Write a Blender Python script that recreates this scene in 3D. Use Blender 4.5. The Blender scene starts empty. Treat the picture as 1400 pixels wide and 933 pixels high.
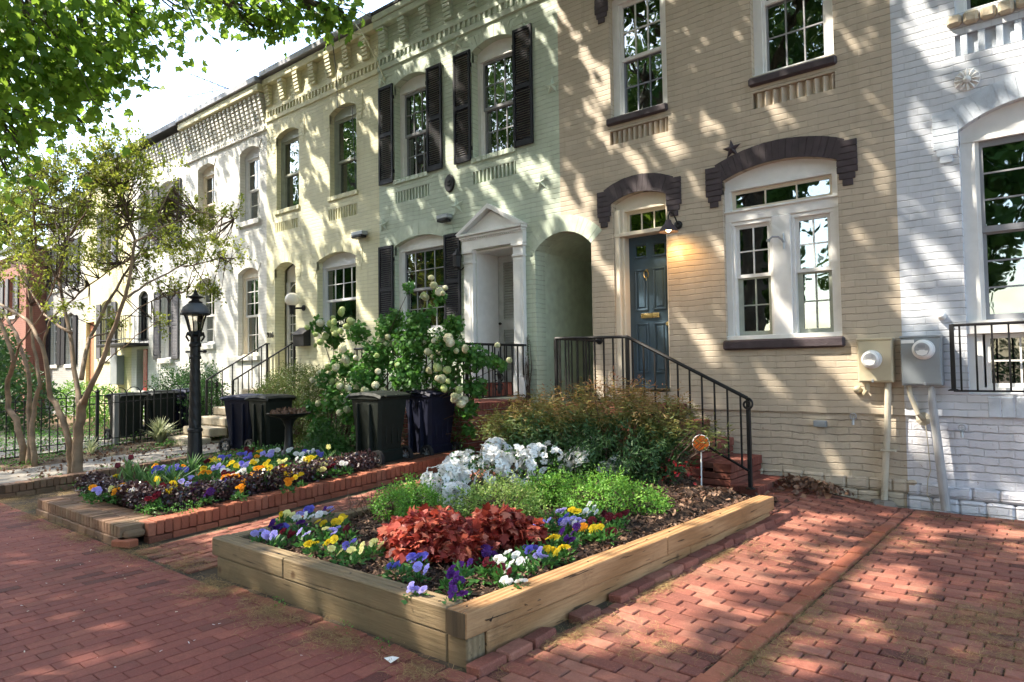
import bpy, math, random
import numpy as np
from mathutils import Vector, Matrix, Euler
from mathutils.geometry import tessellate_polygon
random.seed(7); RNG = np.random.default_rng(11)
SC = bpy.context.scene; COL = SC.collection
R = math.radians
def U(a, b): return random.uniform(a, b)

# ------------------------------------------------------------------ camera maths (survey of the photograph)
F, YAW, PITCH, ROLL, CP = 932.7, R(39.7), R(2.227), R(0.84), np.array([0, -8, 1.48])
_f = np.array([-math.sin(YAW)*math.cos(PITCH), math.cos(YAW)*math.cos(PITCH), math.sin(PITCH)])
_r0 = np.array([math.cos(YAW), math.sin(YAW), 0.]); _u0 = np.cross(_r0, _f)
CR = _r0*math.cos(ROLL) - _u0*math.sin(ROLL); CU = _u0*math.cos(ROLL) + _r0*math.sin(ROLL); CF = _f
def ray(x, y): return CF*F + CR*(x-700) - CU*(y-466.5)
def at(x, y, Y):                                   # survey point on the vertical plane y = Y
    d = ray(x, y); return CP + d*((Y-CP[1])/d[1])
def atx(x, y, X):
    d = ray(x, y); return CP + d*((X-CP[0])/d[0])
def gp(x, y, z=0.):                                # survey point on the level z
    d = ray(x, y); return CP + d*((z-CP[2])/d[2])
def ad(x, y, dist):
    d = ray(x, y); return CP + d/np.linalg.norm(d)*dist
TOPN = CU*F - CF*466.5; TOPN = TOPN/np.linalg.norm(TOPN)

def sm(t): t = min(1, max(0, t)); return t*t*(3-2*t)
def interp(x, xs, ys):
    return float(np.interp(x, xs, ys))
def g(x, y):                                       # height of the yards
    t = min(1, max(0, (y+5.5)/4.7)); t = t if y < 0.2 else 1
    return .25*t*interp(x, [-30, -9, -6.3, -4, -3, -2.4, -1.5], [.7, .8, 1, .8, .55, .42, 0])

# ------------------------------------------------------------------ mesh helpers
class MB:
    def __init__(s): s.v = []; s.f = []; s.t = []; s.tint = None
    def add(s, vs, fs, tint=None):
        n = len(s.v); s.v.extend([tuple(map(float, p)) for p in vs]); s.f.extend([tuple(i+n for i in f) for f in fs])
        if tint is not None and s.tint is None: s.tint = [0.5]*(len(s.f)-len(fs))
        if s.tint is not None: s.tint.extend([0.5 if tint is None else tint]*len(fs))
        return s
    def box(s, x0, x1, y0, y1, z0, z1, b=0, M=None, tint=None):
        if x0 > x1: x0, x1 = x1, x0
        if y0 > y1: y0, y1 = y1, y0
        if z0 > z1: z0, z1 = z1, z0
        if b <= 0:
            vs = [(x, y, z) for z in (z0, z1) for y in (y0, y1) for x in (x0, x1)]
            fs = [(0, 2, 3, 1), (4, 5, 7, 6), (0, 1, 5, 4), (2, 6, 7, 3), (0, 4, 6, 2), (1, 3, 7, 5)]
        else:
            b = min(b, .45*(x1-x0), .45*(y1-y0), .45*(z1-z0))
            vs = []; idx = {}
            X = (x0, x1); Y = (y0, y1); Z = (z0, z1)
            for i in (0, 1):
                for j in (0, 1):
                    for k in (0, 1):
                        sx = b if i == 0 else -b; sy = b if j == 0 else -b; sz = b if k == 0 else -b
                        for a, p in enumerate(((X[i], Y[j]+sy, Z[k]+sz), (X[i]+sx, Y[j], Z[k]+sz), (X[i]+sx, Y[j]+sy, Z[k]))):
                            idx[(i, j, k, a)] = len(vs); vs.append(p)
            fs = []
            def q(l):
                c = np.mean([vs[i] for i in l], axis=0); m = np.array([(x0+x1)/2, (y0+y1)/2, (z0+z1)/2])
                a, b_, c_ = [np.array(vs[i]) for i in l[:3]]
                if np.dot(np.cross(b_-a, c_-b_), c-m) < 0: l = l[::-1]
                fs.append(tuple(l))
            for i in (0, 1):
                q([idx[(i, 0, 0, 0)], idx[(i, 1, 0, 0)], idx[(i, 1, 1, 0)], idx[(i, 0, 1, 0)]])
                q([idx[(0, i, 0, 1)], idx[(1, i, 0, 1)], idx[(1, i, 1, 1)], idx[(0, i, 1, 1)]])
                q([idx[(0, 0, i, 2)], idx[(1, 0, i, 2)], idx[(1, 1, i, 2)], idx[(0, 1, i, 2)]])
            for i in (0, 1):
                for j in (0, 1):
                    q([idx[(i, j, 0, 0)], idx[(i, j, 1, 0)], idx[(i, j, 1, 1)], idx[(i, j, 0, 1)]])
                    q([idx[(i, 0, j, 0)], idx[(i, 1, j, 0)], idx[(i, 1, j, 2)], idx[(i, 0, j, 2)]])
                    q([idx[(0, i, j, 1)], idx[(1, i, j, 1)], idx[(1, i, j, 2)], idx[(0, i, j, 2)]])
                    for k in (0, 1): q([idx[(i, j, k, 0)], idx[(i, j, k, 1)], idx[(i, j, k, 2)]])
        if M is not None: vs = [tuple(M @ Vector(p)) for p in vs]
        return s.add(vs, fs, tint)
    def tube(s, pts, rad, n=8, cap=True, tint=None):
        pts = [Vector(p) for p in pts]; m = len(pts)
        if not hasattr(rad, '__len__'): rad = [rad]*m
        vs = []; up = None
        for i, p in enumerate(pts):
            d = (pts[min(i+1, m-1)] - pts[max(i-1, 0)]).normalized()
            if up is None: up = d.orthogonal().normalized()
            up = (up - d*up.dot(d))
            up = up.normalized() if up.length > 1e-5 else d.orthogonal().normalized()
            w = d.cross(up)
            for k in range(n):
                a = 2*math.pi*k/n
                vs.append(p + (up*math.cos(a) + w*math.sin(a))*rad[i])
        fs = [(i*n+k, i*n+(k+1) % n, (i+1)*n+(k+1) % n, (i+1)*n+k) for i in range(m-1) for k in range(n)]
        if cap: fs += [tuple(range(n))[::-1], tuple(range((m-1)*n, m*n))]
        return s.add(vs, fs, tint)
    def lathe(s, prof, c=(0, 0, 0), n=16, twist=None, axis='z'):
        vs = []; 
        for (r_, z) in prof:
            for k in range(n):
                a = 2*math.pi*k/n; rr = r_ if twist is None else r_*(1+twist(a, z))
                p = (rr*math.cos(a), rr*math.sin(a), z)
                if axis == 'y': p = (p[0], -p[2], p[1])
                vs.append((p[0]+c[0], p[1]+c[1], p[2]+c[2]))
        m = len(prof)
        fs = [(i*n+k, i*n+(k+1) % n, (i+1)*n+(k+1) % n, (i+1)*n+k) for i in range(m-1) for k in range(n)]
        fs += [tuple(range(n))[::-1], tuple(range((m-1)*n, m*n))]
        return s.add(vs, fs)
    def prism(s, poly, y0, y1, holes=(), tint=None, back=True, sides=True):   # poly in (x,z) extruded along y, y0 in front
        loops = [list(poly)] + [list(h) for h in holes]
        flat = [p for l in loops for p in l]; N = len(flat)
        tris = tessellate_polygon([[Vector((p[0], p[1], 0)) for p in l] for l in loops])
        vs = [(p[0], y0, p[1]) for p in flat] + [(p[0], y1, p[1]) for p in flat]
        fs = []
        for t in tris:
            a, b, c = [flat[i] for i in t]
            ar = (b[0]-a[0])*(c[1]-a[1]) - (c[0]-a[0])*(b[1]-a[1])
            if abs(ar) < 1e-12: continue
            t = tuple(t) if ar > 0 else tuple(t)[::-1]
            fs.append(t)
            if back: fs.append(tuple(i+N for i in t[::-1]))
        if sides:
            o = 0
            for li, l in enumerate(loops):
                m = len(l); area = sum(l[i][0]*l[(i+1) % m][1]-l[(i+1) % m][0]*l[i][1] for i in range(m))
                ccw = area > 0
                for i in range(m):
                    a, b = o+i, o+(i+1) % m
                    f_ = (a, a+N, b+N, b)
                    if (ccw and li == 0) or (not ccw and li > 0): f_ = f_[::-1] if False else f_
                    fs.append(f_ if (ccw == (li == 0)) else f_[::-1])
                o += m
        return s.add(vs, fs, tint)
    def build(s, name, mat, parent=None, smooth=False, org=None):
        me = bpy.data.meshes.new(name)
        if org is None: org = rootloc(parent)
        vs = np.array(s.v, dtype=np.float64) - np.array(org)
        me.from_pydata([tuple(p) for p in vs], [], s.f); me.update()
        if s.tint is not None:
            a = me.attributes.new('tint', 'FLOAT', 'FACE'); a.data.foreach_set('value', np.array(s.tint, dtype=np.float32))
        if smooth: me.polygons.foreach_set('use_smooth', [True]*len(me.polygons))
        o = bpy.data.objects.new(name, me); COL.objects.link(o)
        if mat: me.materials.append(mat)
        if parent: o.parent = parent
        else: o.location = org
        return o
def rootloc(p):
    t = np.zeros(3)
    while p is not None: t += np.array(p.location); p = p.parent
    return t
def tag(o, label, cat, group=None):
    o['label'] = label; o['category'] = cat
    if group: o['group'] = group
    return o
def thing(name, label, cat, loc=(0, 0, 0), group=None):
    o = bpy.data.objects.new(name, None); COL.objects.link(o); o.location = loc; o.empty_display_size = .2
    return tag(o, label, cat, group)
def struct(o, kind='structure'): o['kind'] = kind; return o
def copy_tree(o, parent=None):
    c = o.copy(); COL.objects.link(c); c.parent = parent
    for ch in [x for x in o.children]: copy_tree(ch, c)
    return c
def smooth_by_angle(o, ang=40):
    me = o.data; me.polygons.foreach_set('use_smooth', [True]*len(me.polygons))
    try: me.set_sharp_from_angle(angle=R(ang))
    except Exception: pass
    return o

LEAF = {
 'oval': ([(0, 0, 0), (-.27, .45, .07), (0, 1, -.05), (.27, .45, .07)], [(0, 2, 1), (0, 3, 2)]),
 'slim': ([(0, 0, 0), (-.12, .45, .04), (0, 1, -.08), (.12, .45, .04)], [(0, 2, 1), (0, 3, 2)]),
 'maple': ([(0, 0, 0), (-.28, .06, .03), (-.5, .3, 0), (-.34, .36, .04), (-.52, .66, -.03), (-.24, .62, .05), (-.2, .78, .04), (0, 1.05, -.05),
            (.2, .78, .04), (.24, .62, .05), (.52, .66, -.03), (.34, .36, .04), (.5, .3, 0), (.28, .06, .03)], [(0, 13, 12, 11, 7, 3, 2, 1), (3, 7, 6, 5, 4), (11, 10, 9, 8, 7)]),
 'round': ([(0, 0, 0), (-.3, .1, .02), (-.45, .45, .05), (-.25, .85, 0), (0, .95, -.04), (.25, .85, 0), (.45, .45, .05), (.3, .1, .02)], [(0, 7, 6, 5, 4, 3, 2, 1)]),
 'chip': ([(-.5, 0, 0), (.5, 0, .05), (.45, .35, 0), (-.4, .3, .06)], [(0, 1, 2, 3)]),
 'strand': ([(-.02, 0, 0), (.02, 0, 0), (.09, .5, .12), (.05, .5, .12), (.0, 1, 0), (-.03, 1, 0)], [(0, 1, 2, 3), (3, 2, 4, 5)]),
 'blade': ([(-.04, 0, 0), (.04, 0, 0), (.05, .45, .22), (-.05, .45, .22), (0, 1, .1)], [(0, 1, 2, 3), (3, 2, 4)]),
 'curl': ([(-.3, 0, .15), (.1, .0, .0), (.45, .1, .2), (.35, .6, .22), (0, .7, .02), (-.35, .55, .2), (0, 1, .18)], [(0, 1, 4, 5), (1, 2, 3, 4), (5, 4, 6), (4, 3, 6)]),
}
def rot_frames(D, N, spin=None):
    """frames with y axis = D (leaf direction), z axis ~ N"""
    D = D/np.linalg.norm(D, axis=1, keepdims=True)
    Xa = np.cross(D, N); l = np.linalg.norm(Xa, axis=1, keepdims=True); l[l < 1e-6] = 1; Xa = Xa/l
    Z = np.cross(Xa, D)
    return Xa, D, Z
def leafcloud(name, P, D, N, S, shape, mat, parent=None, tint=None, org=None, jit=0.):
    P = np.asarray(P, float); n = len(P); LV = np.array(LEAF[shape][0], float); LF = LEAF[shape][1]
    Xa, Y, Z = rot_frames(np.asarray(D, float), np.asarray(N, float))
    S = np.broadcast_to(np.asarray(S, float), (n,))
    k = len(LV)
    V = P[:, None, :] + S[:, None, None]*(LV[None, :, 0, None]*Xa[:, None, :] + LV[None, :, 1, None]*Y[:, None, :] + LV[None, :, 2, None]*Z[:, None, :])
    if org is None: org = rootloc(parent)
    V = (V - np.array(org)).reshape(-1, 3)
    loops = np.concatenate([np.array(f) for f in LF]); ls = [len(f) for f in LF]; nf = len(LF)
    L = (loops[None, :] + (np.arange(n)*k)[:, None]).reshape(-1)
    tot = np.tile(np.array(ls), n); st = np.concatenate([[0], np.cumsum(tot)[:-1]])
    me = bpy.data.meshes.new(name)
    me.vertices.add(len(V)); me.vertices.foreach_set('co', V.reshape(-1).astype(np.float32))
    me.loops.add(len(L)); me.loops.foreach_set('vertex_index', L.astype(np.int32))
    me.polygons.add(len(tot)); me.polygons.foreach_set('loop_start', st.astype(np.int32)); me.polygons.foreach_set('loop_total', tot.astype(np.int32))
    me.update(calc_edges=True)
    if tint is None: tint = RNG.random(n)
    a = me.attributes.new('tint', 'FLOAT', 'FACE'); a.data.foreach_set('value', np.repeat(tint, nf).astype(np.float32))
    me.materials.append(mat)
    o = bpy.data.objects.new(name, me); COL.objects.link(o)
    if parent: o.parent = parent
    else: o.location = org
    return o
def rdir(n, up=0.): 
    d = RNG.normal(size=(n, 3)); d /= np.linalg.norm(d, axis=1, keepdims=True); d[:, 2] += up
    return d/np.linalg.norm(d, axis=1, keepdims=True)
def blob_points(n, c, r, inner=.55):
    """points in the outer volume of an ellipsoid"""
    d = rdir(n); rad = inner + (1-inner)*RNG.random(n)**.6
    return np.array(c) + d*rad[:, None]*np.array(r), d
def clumped(blobs, ncl, nl, rc, up=.4, inner=.4):
    P, T, Nn = foliage(blobs, ncl, up, inner); m = len(P); C = np.repeat(P, nl, 0); D = np.repeat(T/np.linalg.norm(T, axis=1, keepdims=True), nl, 0); N_ = np.repeat(Nn, nl, 0)
    n = len(C); u = RNG.random(n)*2-.6
    return C+D*(u*rc)[:, None]+RNG.normal(size=(n, 3))*rc*.28, D*.8+rdir(n)*.75, N_*.5+rdir(n)*.5, np.repeat(RNG.random(m), nl)
def foliage(blobs, per_m2, up=.4, inner=.5, zmin=None):
    P = []; D = []
    for c, r in blobs:
        ar = 4*math.pi*((r[0]*r[1])**1.6/3 + (r[0]*r[2])**1.6/3 + (r[1]*r[2])**1.6/3)**(1/1.6)
        p, d = blob_points(max(6, int(ar*per_m2)), c, r, inner); P.append(p); D.append(d)
    P = np.concatenate(P); D = np.concatenate(D)
    if zmin is not None: k = P[:, 2] > zmin; P = P[k]; D = D[k]
    n = len(P)
    N = D + RNG.normal(size=(n, 3))*.5; N[:, 2] += up
    T = RNG.normal(size=(n, 3)) + D*.6
    return P, T, N
# ------------------------------------------------------------------ materials
def newmat(name):
    m = bpy.data.materials.new(name); m.use_nodes = True; nt = m.node_tree
    for n in list(nt.nodes): nt.nodes.remove(n)
    out = nt.nodes.new('ShaderNodeOutputMaterial'); return m, nt, out
class NT:
    def __init__(s, nt): s.nt = nt
    def n(s, t, **kw):
        nd = s.nt.nodes.new('ShaderNode'+t)
        for k, v in kw.items():
            if hasattr(nd, k) and not k[0].isupper(): setattr(nd, k, v)
        return nd
    def l(s, a, b): s.nt.links.new(a, b)
    def math(s, op, a, b=None, clamp=False):
        m = s.n('Math', operation=op); m.use_clamp = clamp
        for i, x in enumerate((a, b)):
            if x is None: continue
            if isinstance(x, (int, float)): m.inputs[i].default_value = x
            else: s.l(x, m.inputs[i])
        return m.outputs[0]
    def mix(s, f, a, b, mode='MIX'):
        m = s.n('Mix'); m.data_type = 'RGBA'; m.blend_type = mode
        for i, x in ((0, f), (6, a), (7, b)):
            if isinstance(x, (int, float)): m.inputs[i].default_value = x
            elif isinstance(x, tuple): m.inputs[i].default_value = x if len(x) == 4 else (*x, 1)
            else: s.l(x, m.inputs[i])
        return m.outputs[2]
    def noise(s, vec, scale, detail=3, rough=.55):
        t = s.n('TexNoise'); t.inputs['Scale'].default_value = scale; t.inputs['Detail'].default_value = detail; t.inputs['Roughness'].default_value = rough
        if vec is not None: s.l(vec, t.inputs['Vector'])
        return t.outputs['Fac']
    def ramp(s, f, stops):
        r = s.n('ValToRGB'); el = r.color_ramp.elements
        while len(el) < len(stops): el.new(.5)
        for e, (p, c) in zip(el, stops): e.position = p; e.color = (*c, 1) if len(c) == 3 else c
        s.l(f, r.inputs[0]); return r.outputs[0]
    def rng(s, v, a, b, c, d):
        m = s.n('MapRange'); m.inputs[1].default_value = a; m.inputs[2].default_value = b; m.inputs[3].default_value = c; m.inputs[4].default_value = d
        s.l(v, m.inputs[0]); return m.outputs[0]
    def bump(s, h, dist, strength=1., normal=None):
        b = s.n('Bump'); b.inputs['Distance'].default_value = dist; b.inputs['Strength'].default_value = strength
        s.l(h, b.inputs['Height'])
        if normal is not None: s.l(normal, b.inputs['Normal'])
        return b.outputs[0]
def principled(N, out, base, rough=.6, metal=0., spec=.5, normal=None, **kw):
    p = N.n('BsdfPrincipled')
    if isinstance(base, tuple): p.inputs['Base Color'].default_value = (*base, 1)
    else: N.l(base, p.inputs['Base Color'])
    if isinstance(rough, (int, float)): p.inputs['Roughness'].default_value = rough
    else: N.l(rough, p.inputs['Roughness'])
    p.inputs['Metallic'].default_value = metal; p.inputs['Specular IOR Level'].default_value = spec
    if normal is not None: N.l(normal, p.inputs['Normal'])
    for k, v in kw.items(): p.inputs[k.replace('_', ' ')].default_value = v
    if out is not None: N.l(p.outputs[0], out.inputs[0])
    return p
def pos(N): return N.n('NewGeometry').outputs['Position']
def objco(N): return N.n('TexCoord').outputs['Object']

def simple(name, col, rough=.6, metal=0., var=.12, scale=8., bump=0., spec=.5, bscale=60., dirt=0.):
    m, nt, out = newmat(name); N = NT(nt); P = objco(N)
    n1 = N.noise(P, scale, 4)
    c = N.mix(N.rng(n1, .3, .7, 0, 1), tuple(x*(1-var) for x in col), tuple(min(1, x*(1+var)) for x in col))
    if dirt:
        d = N.rng(N.noise(P, scale*.45, 6, .7), .5, .75, 0, dirt); c = N.mix(d, c, tuple(x*.35 for x in col))
    nm = N.bump(N.noise(P, bscale, 3), bump, 1.) if bump else None
    principled(N, out, c, N.rng(N.noise(P, scale*2, 3), .3, .7, max(0, rough-.08), min(1, rough+.1)), metal, spec, nm)
    return m
def brick_paint(name, col, bw=.215, rh=.0715, line=.58, rough=.6, bump=.0035, rugged=0., stain=.10, mort=.009):
    m, nt, out = newmat(name); N = NT(nt); P = pos(N)
    sx = N.n('SeparateXYZ'); N.l(P, sx.inputs[0])
    wob = N.n('TexNoise'); wob.inputs['Scale'].default_value = 2.5; wob.inputs['Detail'].default_value = 3; N.l(P, wob.inputs['Vector'])
    w1 = N.rng(wob.outputs['Fac'], .3, .7, -.008-rugged*.012, .008+rugged*.012)
    w2 = N.rng(N.noise(P, 14, 2), .3, .7, -.0025-.004*rugged, .0025+.004*rugged)
    u = N.math('ADD', sx.outputs[0], sx.outputs[1]); v = N.math('ADD', N.math('ADD', sx.outputs[2], w1), w2)
    cb = N.n('CombineXYZ'); N.l(u, cb.inputs[0]); N.l(v, cb.inputs[1])
    br = N.n('TexBrick'); br.offset = .5
    br.inputs['Scale'].default_value = 1; br.inputs['Brick Width'].default_value = bw; br.inputs['Row Height'].default_value = rh
    br.inputs['Mortar Size'].default_value = mort; br.inputs['Mortar Smooth'].default_value = .6
    br.inputs['Color1'].default_value = (0, 0, 0, 1); br.inputs['Color2'].default_value = (1, 1, 1, 1); br.inputs['Mortar'].default_value = (.5, .5, .5, 1)
    N.l(cb.outputs[0], br.inputs['Vector'])
    fr = N.math('FRACT', N.math('DIVIDE', v, rh)); dl = N.math('MULTIPLY', N.math('MINIMUM', fr, N.math('SUBTRACT', 1., fr)), rh)
    hl = N.rng(dl, mort*.35, mort*.75, 1., 0.); hl = N.math('MULTIPLY', hl, N.rng(N.noise(P, 6, 4), .3, .55, .35, 1.))
    fac = N.math('MAXIMUM', hl, N.math('MULTIPLY', br.outputs['Fac'], .38)); rb = br.outputs['Color']
    a = N.mix(N.rng(N.noise(P, 1.1, 5, .6), .3, .7, 0, 1), tuple(x*(1-stain) for x in col), tuple(min(.95, x*(1+stain*.5)) for x in col))
    a = N.mix(N.math('MULTIPLY', N.rng(N.noise(P, 5, 5, .7), .55, .75, 0, .35), 1.), a, tuple(x*.72 for x in col))
    dm = N.n('Mapping'); dm.inputs['Scale'].default_value = (7, 7, .8); N.l(P, dm.inputs['Vector'])
    a = N.mix(N.rng(N.noise(dm.outputs[0], 1., 5, .65), .54, .74, 0, .30), a, tuple(x*.62 for x in (col[0], col[1]*.97, col[2]*.86)))
    chip = N.rng(N.noise(P, 16, 5, .75), .70 if not rugged else .655, .73 if not rugged else .69, 0, .7); a = N.mix(chip, a, (.24, .15, .11))
    perb = N.mix(.05, a, rb, 'OVERLAY')
    ln = N.math('MULTIPLY', N.rng(fac, .2, .95, 0, 1), N.rng(N.noise(P, 9, 3), .3, .65, line*.35, line))
    c = N.mix(ln, perb, tuple(x*.22 for x in col))
    h = N.math('SUBTRACT', N.math('ADD', N.math('MULTIPLY', N.noise(P, 45, 4, .65), .5+1.2*rugged), N.math('MULTIPLY', N.math('ADD', rb, 0), .35+.4*rugged)), N.math('MULTIPLY', fac, 1.1))
    nm = N.bump(h, bump, 1.)
    principled(N, out, c, rough, 0, .4, nm)
    return m
def clay(name, c1, c2, c3, rough=.8, dirt=(.30, .24, .17), dirtamt=.35, spots=True):
    """brick of real geometry; 'tint' varies brick by brick"""
    m, nt, out = newmat(name); N = NT(nt); P = pos(N)
    at_ = N.n('Attribute'); at_.attribute_name = 'tint'
    base = N.ramp(at_.outputs['Fac'], [(0, c1), (.5, c2), (.85, c3), (1, tuple(x*.45 for x in c1))])
    n = N.noise(P, 22, 5, .7)
    base = N.mix(N.rng(n, .35, .7, 0, .55), base, tuple(x*.55 for x in c2))
    base = N.mix(N.rng(N.noise(P, 90, 3, .7), .5, .75, 0, .35), base, tuple(min(1, x*1.5) for x in c3))
    if dirtamt: base = N.mix(N.rng(N.noise(P, 1.7, 5, .7), .5, .72, 0, dirtamt), base, dirt)
    nm = N.bump(N.math('ADD', N.noise(P, 120, 4, .7), N.math('MULTIPLY', N.noise(P, 18, 3), .8)), .004, 1.)
    principled(N, out, base, rough, 0, .35, nm)
    return m
def wood(name, c1, c2, axis=0, rough=.7, green=None):
    m, nt, out = newmat(name); N = NT(nt); P = pos(N)
    mp = N.n('Mapping'); sc = [14, 14, 14]; sc[axis] = .9; mp.inputs['Scale'].default_value = sc
    N.l(P, mp.inputs['Vector'])
    w = N.n('TexWave'); w.wave_type = 'RINGS'; w.rings_direction = 'XYZ'[axis]; w.inputs['Scale'].default_value = .55; w.inputs['Distortion'].default_value = 5.; w.inputs['Detail'].default_value = 3; w.inputs['Detail Scale'].default_value = .9
    N.l(mp.outputs[0], w.inputs['Vector'])
    f = N.noise(mp.outputs[0], 5, 5, .65)
    c = N.mix(N.rng(w.outputs['Fac'], .1, .9, 0, 1), c1, c2)
    c = N.mix(N.rng(f, .35, .7, 0, .5), c, tuple(x*.5 for x in c1))
    if green: c = N.mix(N.rng(N.noise(P, 3, 5, .7), .38, .66, 0, .5), c, green)
    c = N.mix(N.rng(N.noise(P, 2.3, 6, .75), .56, .72, 0, .6), c, tuple(x*.4 for x in c1))
    mp2 = N.n('Mapping'); s2 = [55, 55, 55]; s2[axis] = 1.6; mp2.inputs['Scale'].default_value = s2; N.l(P, mp2.inputs['Vector'])
    ck = N.rng(N.noise(mp2.outputs[0], 1., 3, .5), .66, .70, 0, .8); c = N.mix(ck, c, (.03, .02, .012))
    vo = N.n('TexVoronoi'); vo.inputs['Scale'].default_value = 2.3; N.l(P, vo.inputs['Vector']); kn = N.rng(vo.outputs['Distance'], .03, .075, .85, 0); c = N.mix(kn, c, (.07, .035, .015))
    nm = N.bump(N.math('SUBTRACT', N.math('ADD', w.outputs['Fac'], N.math('MULTIPLY', f, 1.5)), N.math('MULTIPLY', ck, 2.)), .003, 1.)
    principled(N, out, c, rough, 0, .3, nm); return m
def leafmat(name, stops, trans=.3, rough=.5, tcol=None, spec=.35):
    m, nt, out = newmat(name); N = NT(nt)
    at_ = N.n('Attribute'); at_.attribute_name = 'tint'
    c = N.ramp(at_.outputs['Fac'], [(i/(len(stops)-1), s) for i, s in enumerate(stops)])
    p = principled(N, None, c, rough, 0, spec)
    if trans:
        t = N.n('BsdfTranslucent'); tc = N.mix(.6, c, tcol if tcol else tuple(min(1, x*2.2) for x in stops[len(stops)//2])); N.l(tc, t.inputs[0])
        mx = N.n('MixShader'); mx.inputs[0].default_value = trans; N.l(p.outputs[0], mx.inputs[1]); N.l(t.outputs[0], mx.inputs[2]); N.l(mx.outputs[0], out.inputs[0])
    else: N.l(p.outputs[0], out.inputs[0])
    return m
def glassmat(name, through=.45, tint=(.75, .85, .85), refl=.15):
    m, nt, out = newmat(name); N = NT(nt); P = pos(N)
    gl = N.n('BsdfGlossy'); gl.inputs['Roughness'].default_value = .015; gl.inputs['Color'].default_value = (.9, .95, .95, 1)
    nm = N.bump(N.noise(P, 1.9, 2), .006, 1.); N.l(nm, gl.inputs['Normal'])
    tr = N.n('BsdfTransparent'); tr.inputs[0].default_value = (*[x*through for x in tint], 1)
    fr = N.n('Fresnel'); fr.inputs['IOR'].default_value = 1.75
    k = N.math('ADD', N.math('MULTIPLY', fr.outputs[0], 1.0), refl, True)
    mx = N.n('MixShader'); N.l(k, mx.inputs[0]); N.l(tr.outputs[0], mx.inputs[1]); N.l(gl.outputs[0], mx.inputs[2]); N.l(mx.outputs[0], out.inputs[0])
    return m
def emis(name, col, st):
    m, nt, out = newmat(name); N = NT(nt); e = N.n('Emission'); e.inputs[0].default_value = (*col, 1); e.inputs[1].default_value = st; N.l(e.outputs[0], out.inputs[0]); return m

M = {}
TAN = (.505, .43, .33); GRN = (.505, .58, .465); CRM = (.67, .65, .44); WHT = (.66, .66, .61); BLU = (.60, .635, .69)
M['tan'] = brick_paint('tan_brick', TAN); M['tan_base'] = brick_paint('tan_base', TAN, .24, .078, .58, rugged=.5, bump=.008)
M['green'] = brick_paint('green_brick', GRN); M['cream'] = brick_paint('cream_brick', CRM, line=.4)
M['white'] = brick_paint('white_brick', WHT, line=.4); M['blue'] = brick_paint('blue_brick', BLU, line=.6)
M['blue_base'] = brick_paint('blue_base', (.62, .63, .68), .24, .078, .58, rugged=.5, bump=.009)
M['yellow'] = brick_paint('yellow_brick', (.75, .70, .42), line=.4); M['grey'] = brick_paint('grey_brick', (.40, .40, .38)); M['red'] = brick_paint('red_brick', (.30, .12, .085))
M['white2'] = brick_paint('chalk_brick', (.66, .67, .64), line=.35)
M['tan_trim'] = simple('tan_trim', (.515, .44, .34), .6, var=.1, bump=.003); M['green_trim'] = simple('green_trim', (.515, .59, .475), .6, bump=.003)
M['cream_trim'] = simple('cream_trim', (.68, .66, .44), .6, bump=.003); M['white_trim'] = simple('white_trim', (.66, .66, .61), .6, bump=.003); M['blue_trim'] = simple('blue_trim', (.55, .61, .68), .6, bump=.004, dirt=.2)
M['plum'] = simple('plum_paint', (.050, .036, .042), .65, var=.25, scale=14, bump=.004, dirt=.3)
M['wpaint'] = simple('white_woodwork', (.78, .78, .76), .38, var=.05, bump=.0006, dirt=.08); M['cpaint'] = simple('cream_woodwork', (.74, .66, .52), .45, var=.05)
M['sash'] = simple('grey_sash', (.26, .27, .29), .5, var=.08); M['sashw'] = simple('pale_sash', (.66, .68, .70), .45, var=.06)
M['bsash'] = simple('blue_grey_sash', (.22, .24, .30), .5, var=.08); M['gsash'] = simple('green_grey_sash', (.36, .39, .33), .5)
M['shutter'] = simple('black_shutter', (.012, .013, .018), .55, var=.2, spec=.25); M['gshutter'] = simple('grey_shutter', (.10, .10, .11), .6)
M['bluedoor'] = simple('blue_door', (.045, .085, .125), .38, var=.12, scale=5, dirt=.1)
M['brass'] = simple('brass', (.55, .42, .20), .3, 1.); M['iron'] = simple('black_iron', (.010, .010, .011), .5, var=.3, bump=.0006, spec=.35)
M['steel'] = simple('galvanised', (.36, .38, .40), .45, .6, var=.1); M['greybox'] = simple('grey_enamel', (.27, .30, .32), .5, .2, var=.08, dirt=.12)
M['tanbox'] = simple('tan_enamel', (.50, .44, .30), .5, var=.05); M['conduit'] = simple('conduit', (.46, .42, .33), .6, dirt=.1); M['gconduit'] = simple('grey_conduit', (.32, .32, .32), .6, dirt=.15)
M['concrete'] = simple('concrete', (.42, .39, .33), .85, var=.2, scale=3, bump=.004, dirt=.35); M['concretew'] = simple('pale_concrete', (.18, .165, .14), .8, bump=.003, dirt=.2)
M['binG'] = simple('dark_green_plastic', (.009, .013, .010), .6, spec=.25, var=.15, bump=.0008, bscale=200); M['binB'] = simple('navy_plastic', (.007, .009, .024), .6, spec=.25, var=.15, bump=.0008, bscale=200)
M['binlidB'] = simple('blue_plastic', (.02, .03, .075), .6); M['bingrey'] = simple('grey_plastic', (.20, .20, .20), .5)
M['rubber'] = simple('rubber', (.016, .016, .017), .75)
M['glass'] = glassmat('window_glass', .62); M['dglass'] = glassmat('dark_glass', .12); M['lglass'] = glassmat('lantern_glass', .95, (1, .97, .9), .0)
M['room'] = simple('dim_room', (.30, .28, .25), .9); M['curtain'] = simple('curtain', (.42, .42, .38), .9, var=.25, scale=20); M['blind'] = simple('blind', (.55, .52, .42), .8)
M['clay_red'] = clay('red_clay', (.17, .060, .045), (.27, .092, .062), (.36, .155, .105), dirt=(.28, .19, .13), dirtamt=.25)
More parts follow.
